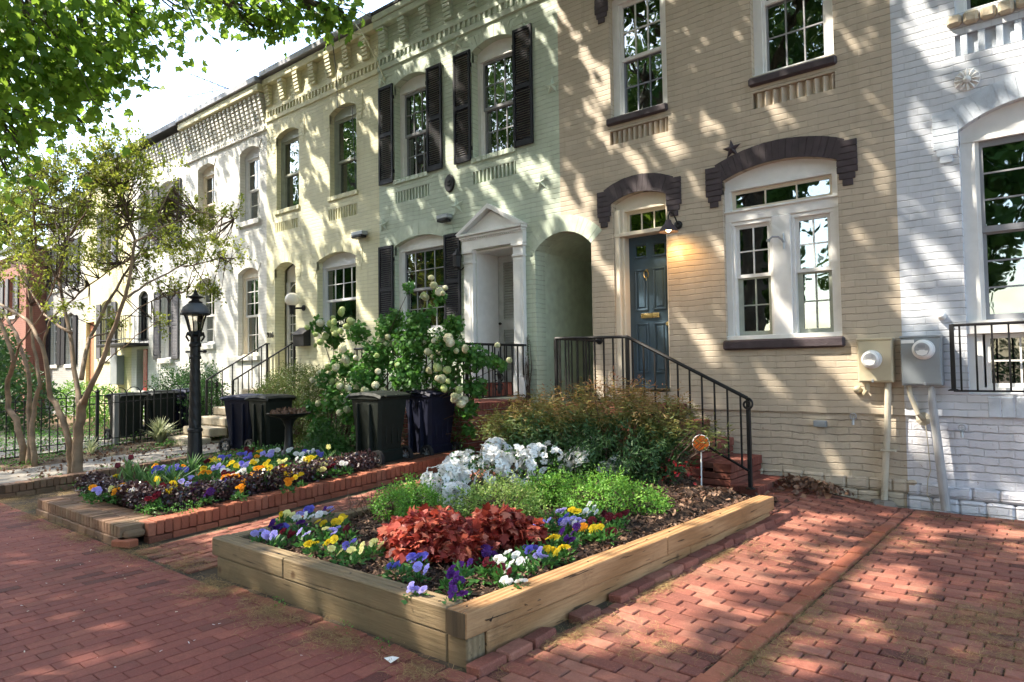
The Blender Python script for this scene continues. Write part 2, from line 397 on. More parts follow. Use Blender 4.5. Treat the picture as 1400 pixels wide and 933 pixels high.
M['clay_walk'] = clay('walk_clay', (.19, .055, .043), (.225, .066, .048), (.27, .09, .062), dirtamt=.15, dirt=(.20, .10, .075))
M['clay_bright'] = clay('orange_clay', (.27, .080, .045), (.33, .105, .055), (.38, .14, .08), dirtamt=.10)
M['clay_mossy'] = clay('mossy_clay', (.15, .085, .05), (.20, .11, .065), (.24, .15, .09), dirtamt=.6, dirt=(.13, .12, .07))
M['clay_porch'] = clay('porch_clay', (.145, .040, .028), (.195, .056, .038), (.25, .08, .055), dirtamt=.15)
M['wood_front'] = wood('shaded_timber', (.20, .14, .075), (.27, .195, .11), 0, green=(.15, .128, .068))  # weathered wood with its shade put into a darker, greener colour
M['wood_side'] = wood('lit_golden_timber', (.31, .165, .07), (.43, .25, .12), 1)  # lit copy of the same wood, sunlight put into the warmer colour
M['wood_top'] = wood('grey_timber_top', (.27, .22, .15), (.34, .28, .19), 0); M['wood_end'] = wood('end_grain', (.085, .06, .035), (.13, .09, .05), 2)
M['bark'] = simple('smooth_bark', (.23, .16, .10), .75, var=.45, scale=6, bump=.006, bscale=25, dirt=.4); M['bark2'] = simple('rough_bark', (.10, .08, .06), .9, var=.3, bump=.03, bscale=12)
M['twig'] = simple('twig', (.085, .055, .04), .85, var=.3)
M['asphalt'] = simple('asphalt', (.05, .05, .052), .9, var=.2, bump=.004, bscale=80)
M['roof'] = simple('roof_metal', (.30, .31, .33), .5, .3, var=.15, scale=3); M['roofdark'] = simple('roof_dark', (.028, .03, .035), .5)
M['slate'] = simple('slate_dome', (.10, .11, .13), .45, var=.1)
M['orange'] = simple('orange_reflector', (.62, .13, .012), .35, var=.05); M['whiteplastic'] = simple('white_plastic', (.75, .75, .73), .4, var=.05)
M['milk'] = simple('milk_glass', (.85, .80, .70), .2, var=.02); M['dialface'] = simple('dial_face', (.34, .35, .36), .4, var=.05)
M['stone'] = simple('pale_stone', (.44, .38, .28), .85, var=.3, scale=4, bump=.012, bscale=20, dirt=.3)
M['lit'] = emis('lamp_bulb', (1., .62, .25), 18)
M['paper'] = simple('paper', (.8, .8, .78), .7, var=.03)
M['reddoor'] = simple('red_door', (.30, .02, .02), .4); M['orangedoor'] = simple('terracotta_paint', (.55, .22, .12), .6)
# leaves
M['l_maple'] = leafmat('maple_leaf', [(.045, .12, .02), (.06, .17, .025), (.12, .26, .03), (.20, .34, .045)], .5, tcol=(.42, .62, .07))
M['l_canopy'] = leafmat('canopy_leaf', [(.04, .10, .02), (.07, .17, .03), (.11, .23, .04)], .22, tcol=(.25, .38, .10))
M['l_crape'] = leafmat('crape_leaf', [(.08, .13, .022), (.15, .22, .03), (.24, .32, .04), (.36, .38, .06), (.26, .15, .05)], .45, tcol=(.42, .48, .07))
M['l_vib'] = leafmat('viburnum_leaf', [(.030, .10, .022), (.055, .17, .035), (.085, .23, .045), (.13, .29, .06)], .35, tcol=(.12, .30, .04))
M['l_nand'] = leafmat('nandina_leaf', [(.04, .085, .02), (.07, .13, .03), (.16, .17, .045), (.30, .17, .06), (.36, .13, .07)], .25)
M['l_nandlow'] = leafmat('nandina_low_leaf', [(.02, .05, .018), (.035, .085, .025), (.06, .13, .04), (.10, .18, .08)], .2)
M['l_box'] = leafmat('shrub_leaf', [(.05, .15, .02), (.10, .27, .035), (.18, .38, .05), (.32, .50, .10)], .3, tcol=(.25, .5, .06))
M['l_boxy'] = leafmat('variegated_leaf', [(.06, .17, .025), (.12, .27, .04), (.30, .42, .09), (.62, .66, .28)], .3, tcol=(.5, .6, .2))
M['l_aza'] = leafmat('azalea_leaf', [(.03, .09, .02), (.05, .14, .03), (.08, .19, .04)], .2)
M['l_dark'] = leafmat('hedge_leaf', [(.018, .05, .014), (.03, .085, .02), (.05, .13, .03), (.10, .20, .05)], .2)
M['l_barb'] = leafmat('barberry_leaf', [(.035, .07, .018), (.06, .11, .025), (.10, .14, .035), (.12, .055, .03)], .25)
M['l_mondo'] = leafmat('purple_black_leaf', [(.016, .009, .012), (.03, .013, .017), (.055, .022, .024), (.10, .05, .045)], .08, rough=.35, spec=.6)
M['l_heuch'] = leafmat('coral_leaf', [(.05, .008, .010), (.19, .022, .020), (.36, .065, .042), (.50, .19, .12)], .3, tcol=(.75, .12, .06))
M['l_pansy'] = leafmat('pansy_leaf', [(.03, .10, .02), (.05, .15, .03), (.08, .20, .045)], .2)
M['l_blade'] = leafmat('blade_leaf', [(.05, .13, .03), (.10, .20, .06), (.20, .30, .12)], .2)
M['l_varblade'] = leafmat('striped_blade', [(.10, .16, .06), (.35, .38, .22), (.55, .55, .35)], .2)
M['l_dead'] = leafmat('dead_leaf', [(.065, .034, .022), (.12, .062, .038), (.19, .105, .065), (.30, .19, .125)], .1, rough=.7)
M['l_mulch'] = leafmat('mulch_chip', [(.030, .018, .013), (.075, .042, .028), (.14, .082, .052), (.26, .17, .11)], 0., rough=.85)
M['l_straw'] = leafmat('catkin', [(.16, .10, .04), (.28, .19, .08), (.40, .29, .13)], .1, rough=.8)
M['l_cover'] = leafmat('ground_cover_leaf', [(.04, .12, .02), (.09, .24, .04), (.16, .36, .06)], .25)
M['l_bg'] = leafmat('distant_leaf', [(.04, .10, .02), (.10, .18, .03), (.22, .30, .05)], .35, tcol=(.4, .5, .08))
def petal(name, stops): return leafmat(name, stops, .3, .6)
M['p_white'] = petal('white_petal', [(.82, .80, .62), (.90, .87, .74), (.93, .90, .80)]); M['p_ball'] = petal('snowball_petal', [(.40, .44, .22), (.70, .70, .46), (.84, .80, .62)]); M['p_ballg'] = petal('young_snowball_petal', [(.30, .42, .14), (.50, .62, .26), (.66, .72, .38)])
PC = {'yellow': (.82, .55, .03), 'pale yellow': (.80, .76, .30), 'orange': (.85, .30, .02), 'lavender': (.36, .33, .78), 'blue': (.14, .13, .55), 'violet': (.060, .014, .14), 'maroon': (.10, .008, .018), 'white': (.86, .86, .84)}
for k_, c_ in PC.items():
    eye = {'yellow': (.20, .03, .01), 'pale yellow': (.80, .65, .05), 'orange': (.35, .06, .01), 'lavender': (.10, .05, .35), 'blue': (.03, .01, .16), 'violet': (.02, .003, .04), 'maroon': (.02, .001, .004), 'white': (.75, .70, .35)}[k_]
    M['p_'+k_] = leafmat('petal_'+k_.replace(' ', '_'), [eye, c_, tuple(min(.9, x*1.15) for x in c_)], .25, .6)
# ------------------------------------------------------------------ houses
def arcpts(x0, x1, zs, rise, n=14):
    w = x1-x0; Rr = (w*w/4+rise*rise)/(2*rise); xc = (x0+x1)/2; zc = zs+rise-Rr; a0 = math.asin(w/2/Rr)
    return [(xc+Rr*math.sin(-a0+2*a0*i/n), zc+Rr*math.cos(-a0+2*a0*i/n)) for i in range(n+1)], (xc, zc, Rr, a0)
def opening(x0, x1, zb, zs, rise):
    if rise <= 0: return [(x0, zb), (x1, zb), (x1, zs), (x0, zs)]
    return [(x0, zb), (x1, zb)] + arcpts(x0, x1, zs, rise)[0][::-1]
def wall(h, poly, holes, mat, y0=0., y1=.24, name='wall'):
    mb = MB(); mb.prism(poly, y0, y1, [o[::-1] for o in holes]); return mb.build(name, mat, h)
def sash_mb(x0, x1, z0, z1, y, nx, nz, fw=.045, d=.035, mw=.016):
    mb = MB()
    mb.box(x0, x0+fw, y, y+d, z0, z1); mb.box(x1-fw, x1, y, y+d, z0, z1)
    mb.box(x0+fw, x1-fw, y, y+d, z0, z0+fw); mb.box(x0+fw, x1-fw, y, y+d, z1-fw, z1)
    for i in range(1, nx): xx = x0+fw+(x1-x0-2*fw)*i/nx; mb.box(xx-mw/2, xx+mw/2, y+.004, y+d-.006, z0+fw, z1-fw)
    for i in range(1, nz): zz = z0+fw+(z1-z0-2*fw)*i/nz; mb.box(x0+fw, x1-fw, y+.006, y+d-.008, zz-mw/2, zz+mw/2)
    return mb
def window(h, x0, x1, zb, zs, rise, rec=.10, fw=.06, fm='wpaint', sm='sash', sm2=None, top=(2, 2), bot=(2, 2), zt=None, meet=.5, glass='glass', curtain=None, label=None, bott=None, sfw=.045):
    """frame mesh is the window; sashes and panes hang on it"""
    zt = zt if zt is not None else zs-.05; sm2 = sm2 or sm
    ap = [p for p in arcpts(x0, x1, zs, rise)[0]] if rise > 0 else [(x0, zs), (x1, zs)]
    mb = MB(); mb.prism([(x0, zt-fw*.3)] + [(x1, zt-fw*.3)] + ap[::-1], rec, rec+.05)
    mb.box(x0, x1, rec-.015, rec+.045, zt-.035, zt-.002+.02)
    mb.box(x0, x0+fw, rec-.01, rec+.06, zb, zt-.036); mb.box(x1-fw, x1, rec-.01, rec+.06, zb, zt-.036)
    mb.box(x0+fw*.55, x0+fw*1.25, rec+.015, rec+.10, zb, zt-.036); mb.box(x1-fw*1.25, x1-fw*.55, rec+.015, rec+.10, zb, zt-.036)
    mb.box(x0+.002, x1-.002, rec-.05, rec+.12, zb, zb+.035)
    w = mb.build('window', M[fm], h)
    if label: w['label'] = label
    a, b = x0+fw, x1-fw; z0 = zb+.035; z1 = zt-.036; zm = z0+(z1-z0)*meet
    if bot:
        sash_mb(a, b, zm-.02, z1, rec+.03, *top, fw=sfw).build('upper_sash', M[sm], w)
        sash_mb(a, b, z0, zm+.022, rec+.068, *bot, fw=sfw).build('lower_sash', M[sm2], w)
        MB().box(a+.01, b-.01, rec+.047, rec+.050, zm, z1-.01).build('pane', M[glass], w)
        MB().box(a+.01, b-.01, rec+.085, rec+.088, z0+.01, zm).build('pane', M[glass], w)
    else:
        sash_mb(a, b, z0, z1, rec+.03, *top, fw=sfw).build('sash', M[sm], w)
        MB().box(a+.01, b-.01, rec+.047, rec+.050, z0+.01, z1-.01).build('pane', M[glass], w)
    if curtain:
        mb = MB(); n = 40; side = curtain
        rngs = {'both': [(a, a+(b-a)*.3), (b-(b-a)*.3, b)], 'full': [(a, b)], 'left': [(a, a+(b-a)*.35)], 'right': [(b-(b-a)*.4, b)], 'top': [(a, b)]}[side]
        for u0, u1 in rngs:
            vs = []; zlo = z0 if side != 'top' else zm+.1
            for i in range(n+1):
                xx = u0+(u1-u0)*i/n; yy = rec+.2+.018*math.sin(i*1.5)+.01*math.sin(i*.7)
                vs += [(xx, yy, zlo), (xx, yy, z1)]
            mb.add(vs, [(2*i, 2*i+2, 2*i+3, 2*i+1) for i in range(n)])
        mb.build('curtain', M['curtain'], w)
    return w
def voussoirs(h, x0, x1, zs, rise, hgt, mat, proud, name='arch', bwid=.075, gap=.0025, legs=None, yb=.05):
    mb = MB(); (xc, zc, Rr, a0) = arcpts(x0, x1, zs, rise)[1]
    n = max(3, int(2*a0*(Rr+hgt/2)/bwid))
    for i in range(n):
        a = -a0+2*a0*i/n; b = -a0+2*a0*(i+1)/n; ga = gap/2/Rr; pr = proud+U(-.0025, .0025)
        p = [(xc+q*math.sin(t), zc+q*math.cos(t)) for q, t in ((Rr+.001, a+ga), (Rr+.001, b-ga), (Rr+hgt+U(-.004, .004), b-ga), (Rr+hgt, a+ga))]
        mb.prism(p[::-1] if False else p, -pr, yb)
    if legs:
        W = legs[0]
        for sx, xe in ((-1, x0), (1, x1)):
            zt = zs+hgt*math.cos(a0); z = zt; crs = .0715
            rows = []
            zz = zs+.19
            while zz > zs-.13: rows.append((zz, W, 0)); zz -= crs
            rows.append((zz, W*.78, W*.0+.02)); zz -= crs; rows.append((zz, W*.5, W*.12+.03)); 
            for (z1, wd, off) in rows:
                k = 2 if wd > .12 else 1; xa = xe + sx*off
                if sx < 0: mb.box(xa-wd, xa, -proud-U(0, .003), yb, z1-crs+.004, z1, .003)
                else: mb.box(xa, xa+wd, -proud-U(0, .003), yb, z1-crs+.004, z1, .003)
    return mb.build(name, mat, h)
def sill(h, x0, x1, z0, z1, mat, proud=.05, joints=True, bev=.008):
    mb = MB(); n = max(1, int((x1-x0)/.11)) if joints else 1
    for i in range(n):
        a = x0+(x1-x0)*i/n; b = x0+(x1-x0)*(i+1)/n
        mb.box(a+.0015, b-.0015, -proud-U(0, .004)*joints, .13, z0+U(0, .003)*joints, z1, bev)
    return mb.build('sill', mat, h)
def fins(h, x0, x1, z0, z1, mat, n=11, saw=True, depth=.06):
    mb = MB(); mb.box(x0+.001, x1-.001, depth, depth+.05, z0-.02, z1+.02)
    for i in range(n):
        a = x0+(x1-x0)*(i+.12)/n; w_ = (x1-x0)/n
        if saw:
            vs = [(a, depth, z0), (a+w_*.42, .004, z0), (a+w_*.84, depth, z0), (a, depth, z1), (a+w_*.42, .004, z1-.012), (a+w_*.84, depth, z1)]
            mb.add(vs, [(0, 1, 4, 3), (1, 2, 5, 4), (3, 4, 5), (0, 2, 1)])
        else: mb.box(a+w_*.2, a+w_*.6, .003, depth, z0, z1, .003)
    return mb.build('brick_panel', mat, h)
def shutter(h, x0, x1, z0, z1, mat='shutter', hinge=1, y=-.045, label=None):
    mb = MB(); fw = .045; d = .034; zm = z0+(z1-z0)*.5
    mb.box(x0, x0+fw, y, y+d, z0, z1, .004); mb.box(x1-fw, x1, y, y+d, z0, z1, .004)
    for a, b in ((z0, z0+.09), (zm-.035, zm+.035), (z1-.05, z1)): mb.box(x0+fw-.004, x1-fw+.004, y+.003, y+d-.003, a, b, .003)
    for a, b in ((z0+.09, zm-.035), (zm+.035, z1-.05)):
        n = int((b-a)/.036)
        for i in range(n):
            zc = a+(b-a)*(i+.5)/n; yc = y+d/2
            vs = [(xx, yc+dy, zc+dz) for xx in (x0+fw-.003, x1-fw+.003) for dy, dz in ((-.015, -.016), (-.011, -.018), (.015, .014), (.011, .017))]
            mb.add(vs, [(0, 1, 5, 4), (1, 2, 6, 5), (2, 3, 7, 6), (3, 0, 4, 7)])
    xs = x0 if hinge < 0 else x1
    for zz in (z0+.2, z1-.25): mb.box(xs-.012, xs+.012, y+.005, .002, zz-.03, zz+.03)
    s = mb.build('shutter', M[mat], h)
    if label: s['label'] = label
    return s
def body(h, x0, x1, ztop, mat, y0=.25, y1=8., ridge=.35):
    mb = MB(); mb.box(x0+.003, x0+.12, y0, y1, -.3, ztop-.02); mb.box(x1-.12, x1-.003, y0, y1, -.3, ztop-.02); mb.box(x0+.12, x1-.12, y1-.12, y1, -.3, ztop-.02)
    mb.build('side_walls', mat, h)
    mb = MB(); vs = [(x0, .1, ztop-.01), (x1, .1, ztop-.01), (x1, y1+.1, ztop+.3), (x0, y1+.1, ztop+.3), (x0, .1, ztop+.05), (x1, .1, ztop+.05), (x1, y1+.1, ztop+.36), (x0, y1+.1, ztop+.36)]
    mb.add(vs, [(0, 3, 2, 1), (4, 5, 6, 7), (0, 1, 5, 4), (1, 2, 6, 5), (2, 3, 7, 6), (3, 0, 4, 7)]); mb.build('roof', M['roofdark'], h)
    mb = MB(); mb.box(x0+.13, x1-.13, 2.6, 2.65, -.2, ztop-.1); mb.box(x0+.13, x1-.13, .3, 2.6, 4.2, 4.3); mb.box(x0+.13, x1-.13, .3, 2.6, .9, 1.0); mb.build('interior', M['room'], h)
def brackets(h, xs, z0, z1, mat, w=.17, n=6, proud=.12):
    for x in xs:
        mb = MB(); 
        for i in range(n):
            a = z0+(z1-z0)*i/n; p = proud*(.35+.65*(i+1)/n)
            mb.box(x-w/2, x+w/2, -p, .05, a+.004, a+(z1-z0)/n-.004, .004)
        mb.build('bracket', mat, h)
def dentils(h, x0, x1, z0, z1, mat, step=.11, ledge=(.10, .035)):
    mb = MB(); n = int((x1-x0)/step)
    for i in range(n): a = x0+(x1-x0)*(i+.25)/n; mb.box(a, a+step*.5, -.028, .01, z0, z1, .003)
    mb.box(x0, x1, -.032, .01, z1, z1+.07, .004); mb.box(x0, x1, -.03, .01, z0-ledge[0], z0-.004, .006)
    return mb.build('dentil_band', mat, h)

# ---- tan house --------------------------------------------------------------------------------------------------
XT0, XT1 = -5.69, -1.40
tan = thing('row_house', 'tan painted brick row house with plum brown arches and a slate blue door', 'house', (-3.5, 0, 0), 'painted row houses')
arc_a, AC = arcpts(-6.17, -5.18, 3.20, .23, 24)
right_half = [p for p in arc_a if p[0] > XT0+1e-4]; left_half = [p for p in arc_a if p[0] < XT0-1e-4]
ymid = [p for p in [(XT0, AC[1]+math.sqrt(AC[2]**2-(XT0-AC[0])**2))]][0]
poly = [(-5.18, .93), (XT1, .93), (XT1, 8.3), (XT0, 8.3), ymid] + right_half
Hs = [opening(-4.82, -4.02, 1.18, 3.69, .10), opening(-3.27, -1.97, 1.77, 3.71, .13), opening(-4.82, -3.97, 4.87, 6.55, .11), opening(-2.87, -1.96, 4.89, 6.57, .11),
      opening(-4.84, -3.97, 4.50, 4.69, 0), opening(-2.87, -1.96, 4.50, 4.69, 0)]
wall(tan, poly, Hs, M['tan'])
wall(tan, [(-5.18, -.4), (XT1, -.4), (XT1, .928), (-5.18, .928)], [], M['tan_base'], .022, .3, 'basement_wall')
mb = MB()
for k in range(2):
    for i in range(-1, 9):
        a = -3.2+i*.222+k*.11; mb.box(max(a, -3.2), min(a+.220, -1.402), -.028-U(0, .008), .03, -.3 if k == 0 else .135, .13+U(-.004, .004) if k == 0 else .27+U(-.008, .008), .018)
mb.build('plinth', M['tan_base'], tan)
body(tan, XT0+.52, XT1, 8.3, M['tan_trim'])
for x0, x1, zs, rs in ((-4.85, -4.02, 3.69, .10), (-3.27, -1.97, 3.71, .13), (-4.83, -3.97, 6.55, .11), (-2.87, -1.96, 6.57, .11)):
    voussoirs(tan, x0, x1, zs, rs, .23, M['plum'], .018, legs=(.21,))
for i, (a, b) in enumerate(((-4.88, -3.965), (-2.91, -1.93))):
    sill(tan, a, b, 4.765, 4.868, M['plum'], .05, False, .02); fins(tan, a+.05, b-.01, 4.50, 4.69, M['tan_trim'], 11 if i == 0 else 10, True)
window(tan, -4.82, -3.97, 4.87, 6.55, .11, fw=.10, sm='wpaint', sm2='bsash', top=(3, 2), bot=(3, 2), zt=6.5)
window(tan, -2.87, -1.96, 4.89, 6.57, .11, fw=.10, sm='wpaint', sm2='sash', top=(3, 2), bot=(3, 2), zt=6.5, meet=.56, curtain='both')
# triple light ground floor window
sill(tan, -3.30, -1.94, 1.65, 1.768, M['plum'], .06, False, .02)
x0, x1, zb, zs = -3.27, -1.97, 1.77, 3.71
mb = MB(); mb.prism([(x0, 3.60), (x1, 3.60)] + arcpts(x0, x1, zs, .13)[0][::-1], .085, .13)
mb.box(x0, x0+.07, .06, .15, zb, 3.6); mb.box(x1-.07, x1, .06, .15, zb, 3.6); mb.box(x0, x1, .07, .16, 3.585, 3.625, .004)
mb.box(x0+.0, x1, .055, .2, 3.20, 3.34, .006); mb.box(x0, x1, .03, .2, 3.315, 3.34, .004); mb.box(x0, x1, .02, .2, 1.77, 1.82, .005)
mb.box(-2.71, -2.50, .045, .2, 1.82, 3.20, .004)
for a, b in ((x0+.07, -2.71), (-2.50, x1-.07)):
    mb.box(a, a+.035, .075, .2, 1.82, 3.2, .003); mb.box(b-.035, b, .075, .2, 1.82, 3.2, .003); mb.box(a, b, .07, .2, 3.155, 3.20, .004)
wn = mb.build('window', M['wpaint'], tan)
sash_mb(x0+.07, x1-.07, 3.34, 3.585, .12, 3, 1, .04).build('transom', M['cpaint'], wn); MB().box(x0+.1, x1-.1, .135, .138, 3.35, 3.58).build('pane', M['glass'], wn)
for a, b in ((x0+.105, -2.745), (-2.465, x1-.105)):
    sash_mb(a, b, 2.52, 3.155, .115, 2, 2, .04).build('upper_sash', M['wpaint'], wn); sash_mb(a, b, 1.82, 2.555, .153, 2, 2, .055).build('lower_sash', M['gsash'], wn)
    MB().box(a+.01, b-.01, .131, .134, 2.53, 3.15).build('pane', M['glass'], wn); MB().box(a+.01, b-.01, .170, .173, 1.83, 2.54).build('pane', M['glass'], wn)
# front door
mb = MB(); mb.prism([(-4.82, 3.60), (-4.02, 3.60)] + arcpts(-4.82, -4.02, 3.69, .10)[0][::-1], .09, .14)
mb.box(-4.82, -4.74, .02, .13, 1.18, 3.60, .006); mb.box(-4.74, -4.69, .06, .26, 1.18, 3.60, .004); mb.box(-4.06, -4.02, .05, .26, 1.18, 3.60, .004)
mb.box(-4.84, -4.015, .015, .25, 3.225, 3.275, .006); mb.box(-4.74, -4.02, .08, .2, 3.57, 3.61, .004); mb.box(-4.82, -4.02, .0, .3, 1.13, 1.18, .005)
dr = mb.build('door_frame', M['cpaint'], tan)
sash_mb(-4.69, -4.06, 3.275, 3.57, .15, 3, 1, .035).build('transom', M['cpaint'], dr); MB().box(-4.67, -4.08, .165, .168, 3.3, 3.56).build('pane', M['dglass'], dr)
dx0, dx1 = -4.69, -4.06
mb = MB(); mb.prism([(dx0, 1.18), (dx1, 1.18), (dx1, 3.225), (dx0, 3.225)], .19, .235, [[(dx0+.10, 2.96), (dx0+.10, 3.10), (dx0+.26, 3.10), (dx0+.26, 2.96)], [(dx1-.26, 2.96), (dx1-.26, 3.10), (dx1-.10, 3.10), (dx1-.10, 2.96)]])
for a, b in ((dx0+.085, dx0+.275), (dx1-.275, dx1-.085)):
    for z0, z1 in ((1.38, 2.05), (2.22, 2.78)):
        mb.box(a, b, .172, .192, z0, z0+.022, .004); mb.box(a, b, .172, .192, z1-.022, z1, .004); mb.box(a, a+.022, .174, .192, z0, z1, .004); mb.box(b-.022, b, .174, .192, z0, z1, .004)
        mb.box(a+.045, b-.045, .178, .192, z0+.045, z1-.045, .006)
    mb.box(a+.0, b, .170, .192, 2.93, 2.95, .004); mb.box(a, b, .172, .192, 3.11, 3.13, .004)
door = mb.build('door', M['bluedoor'], tan)
MB().box(dx0+.1, dx1-.1, .21, .213, 2.95, 3.11).build('pane', M['dglass'], door)
MB().box(-4.52, -4.25, .165, .19, 2.115, 2.18, .006).box(-4.49, -4.28, .158, .17, 2.13, 2.165, .004).build('mail_slot', M['brass'], door)
mb = MB(); mb.tube([(-4.425+.035*math.cos(t), .165, 2.70+.05*math.sin(t)) for t in np.linspace(.6, 2*math.pi-.6+0, 12)+math.pi/2], .007, 6); mb.lathe([(.02, 0), (.024, .01), (.012, .03)], (-4.425, .19, 2.755), 10, axis='y'); mb.box(-4.43, -4.42, .16, .19, 2.62, 2.66, .002)
mb.build('knocker', M['brass'], door); MB().lathe([(.012, 0), (.014, .02), (.03, .035), (.032, .05), (.018, .065)], (dx1-.05, .19, 2.02), 12, axis='y').build('handle', M['brass'], door)

# ---- green house -------------------------------------------------------------------------------------------------
green = thing('row_house', 'pale green row house with black shutters, pale wall stars and a white pedimented doorway', 'house', (-7.7, 0, 0), 'painted row houses')
XG0 = -9.75
poly = [(XG0, -.4), (-6.17, -.4)] + left_half[0:] + [ymid, (XT0, 7.95), (XG0, 7.95)]
poly = [(XG0, -.4), (-6.17, -.4), (-6.17, 3.20)] + [p for p in left_half if p[0] > -6.169] + [ymid, (XT0, 7.95), (XG0, 7.95)]
Hs = [opening(-9.33, -8.07, 2.14, 3.67, .12), opening(-9.31, -8.46, 4.86, 6.57, .11), opening(-7.40, -6.53, 4.86, 6.60, .11), opening(-7.37, -6.55, 1.03, 3.35, 0),
      opening(-9.30, -8.43, 4.44, 4.64, 0), opening(-7.41, -6.51, 4.44, 4.64, 0)]
wall(green, poly, Hs, M['green']); body(green, XG0, -6.30, 7.95, M['green_trim'])
for x0, x1, zs, rs, hh in ((-9.33, -8.07, 3.67, .12, .23), (-9.31, -8.46, 6.57, .11, .2), (-7.40, -6.53, 6.60, .11, .2)): voussoirs(green, x0, x1, zs, rs, hh, M['green_trim'], .007, legs=(.2,))
voussoirs(green, -6.17, -5.18, 3.20, .23, .24, M['green_trim'], .005, name='alley_arch', yb=-.0005)
for a, b in ((-9.33, -8.44), (-7.43, -6.51)): sill(green, a, b, 4.775, 4.858, M['green_trim'], .03); fins(green, a+.03, b-.0, 4.44, 4.64, M['green_trim'], 11, False)
window(green, -9.31, -8.46, 4.86, 6.57, .11, fw=.07, top=(3, 2), bot=(3, 2), zt=6.47, rec=.14); window(green, -7.40, -6.53, 4.86, 6.60, .11, fw=.07, top=(3, 2), bot=(3, 2), zt=6.48, rec=.14)
window(green, -9.33, -8.07, 2.14, 3.67, .12, fw=.10, top=(4, 2), bot=(4, 2), zt=3.60, rec=.10)
for a, b, c_, d_, hg in ((-9.72, -9.33, 4.83, 6.63, 1), (-8.45, -8.08, 4.83, 6.63, -1), (-7.80, -7.42, 4.83, 6.65, 1), (-6.52, -6.15, 4.83, 6.65, -1), (-9.745, -9.35, 2.12, 3.70, 1), (-8.06, -7.69, 2.12, 3.70, -1)):
    shutter(green, a, b, c_, d_, hinge=hg)
brackets(green, [-9.55, -9.0, -8.45, -7.90, -7.35, -6.8, -6.2], 7.30, 7.70, M['green_trim']); dentils(green, XG0, XT0, 7.05, 7.16, M['green_trim'])
mb = MB(); mb.box(XG0, XT0, -.13, .1, 7.72, 7.84, .01); mb.box(XG0, XT0, -.16, .1, 7.84, 7.95, .01); mb.build('cornice', M['green_trim'], green); MB().box(XG0+.0, XT0, -.17, .3, 7.953, 8.02, .01).build('roof_edge', M['roofdark'], green)
# tunnel of the alley
mb = MB(); A2 = [(-6.17, -.3)] + [(p[0], p[1]) for p in arc_a] + [(-5.18, -.3)]
n = len(A2); vs = [(p[0], .241, p[1]+(0 if 0 < i < n-1 else 0)) for i, p in enumerate(A2)] + [(p[0], 7.5, p[1]) for p in A2]
mb.add(vs, [(i, i+1, i+1+n, i+n) for i in range(n-1)] + [tuple(range(n, 2*n))]); mb.build('alley_passage', M['green_trim'], green)
# doorway
mb = MB()
for a, b in ((-7.57, -7.375), (-6.545, -6.35)):
    mb.box(a, b, -.07, .02, 1.33, 3.35, .004); mb.box(a+.04, b-.04, -.078, 0, 1.45, 3.10, .008); mb.box(a-.02, b+.02, -.10, .02, 1.03, 1.33, .01); mb.box(a-.01, b+.01, -.085, .02, 1.33, 1.37, .006)
    mb.box(a-.012, b+.012, -.09, .02, 3.15, 3.19, .006); mb.box(a-.02, b+.02, -.10, .02, 3.31, 3.36, .006)
dwy = mb.build('doorway_pilasters', M['wpaint'], green)
mb = MB(); mb.box(-7.60, -6.33, -.085, .02, 3.362, 3.54, .005); mb.box(-7.66, -6.31, -.15, .02, 3.585, 3.625, .006); mb.box(-7.63, -6.33, -.12, .02, 3.545, 3.583, .006)
for i in range(34): xx = -7.60+i*.0375; mb.box(xx, xx+.02, -.105, -.08, 3.52, 3.545)
mb.prism([(-7.58, 3.626), (-6.40, 3.626), (-6.99, 3.93)], -.06, .02)
for s_ in (1, -1):
    xc = -6.985; xe = xc-s_*.70; pts = [(xe, 3.626), (xe+s_*.10, 3.626), (xc, 3.965), (xc, 4.035)]
    if s_ < 0: pts = pts[::-1]
    mb.prism(pts, -.15, .02)
mb.build('pediment', M['wpaint'], green)
mb = MB(); mb.box(-7.372, -7.34, .0, .60, 1.03, 3.35); mb.box(-6.58, -6.548, .0, .60, 1.03, 3.35); mb.box(-7.34, -6.58, .0, .6, 3.318, 3.349); mb.build('door_reveal', M['wpaint'], green)
mb = MB(); a, b = -7.335, -6.585; y = .50
for p in ((a, a+.11), (b-.11, b)): mb.box(*p, y, y+.04, 1.25, 3.31)
for z0, z1 in ((1.25, 1.42), (2.10, 2.26), (3.20, 3.31)): mb.box(a+.11, b-.11, y+.002, y+.038, z0, z1)
for z0, z1 in ((1.42, 2.10), (2.26, 3.20)):
    nn = int((z1-z0)/.042)
    for i in range(nn):
        zc = z0+(z1-z0)*(i+.5)/nn; vs = [(xx, y+.02+dy, zc+dz) for xx in (a+.10, b-.10) for dy, dz in ((-.018, -.018), (-.012, -.022), (.018, .014), (.012, .018))]
        mb.add(vs, [(0, 1, 5, 4), (1, 2, 6, 5), (2, 3, 7, 6), (3, 0, 4, 7)])
ld = mb.build('door', simple('pale_louvre', (.50, .50, .48), .5), green); ld['label'] = 'white louvred inner door'
MB().lathe([(.01, 0), (.012, .02), (.024, .035), (.02, .055)], (a+.06, y, 2.2), 10, axis='y').build('handle', M['iron'], ld)
MB().box(-7.34, -6.58, .05, .6, 1.03, 1.245).build('door_step', M['clay_porch'], green)

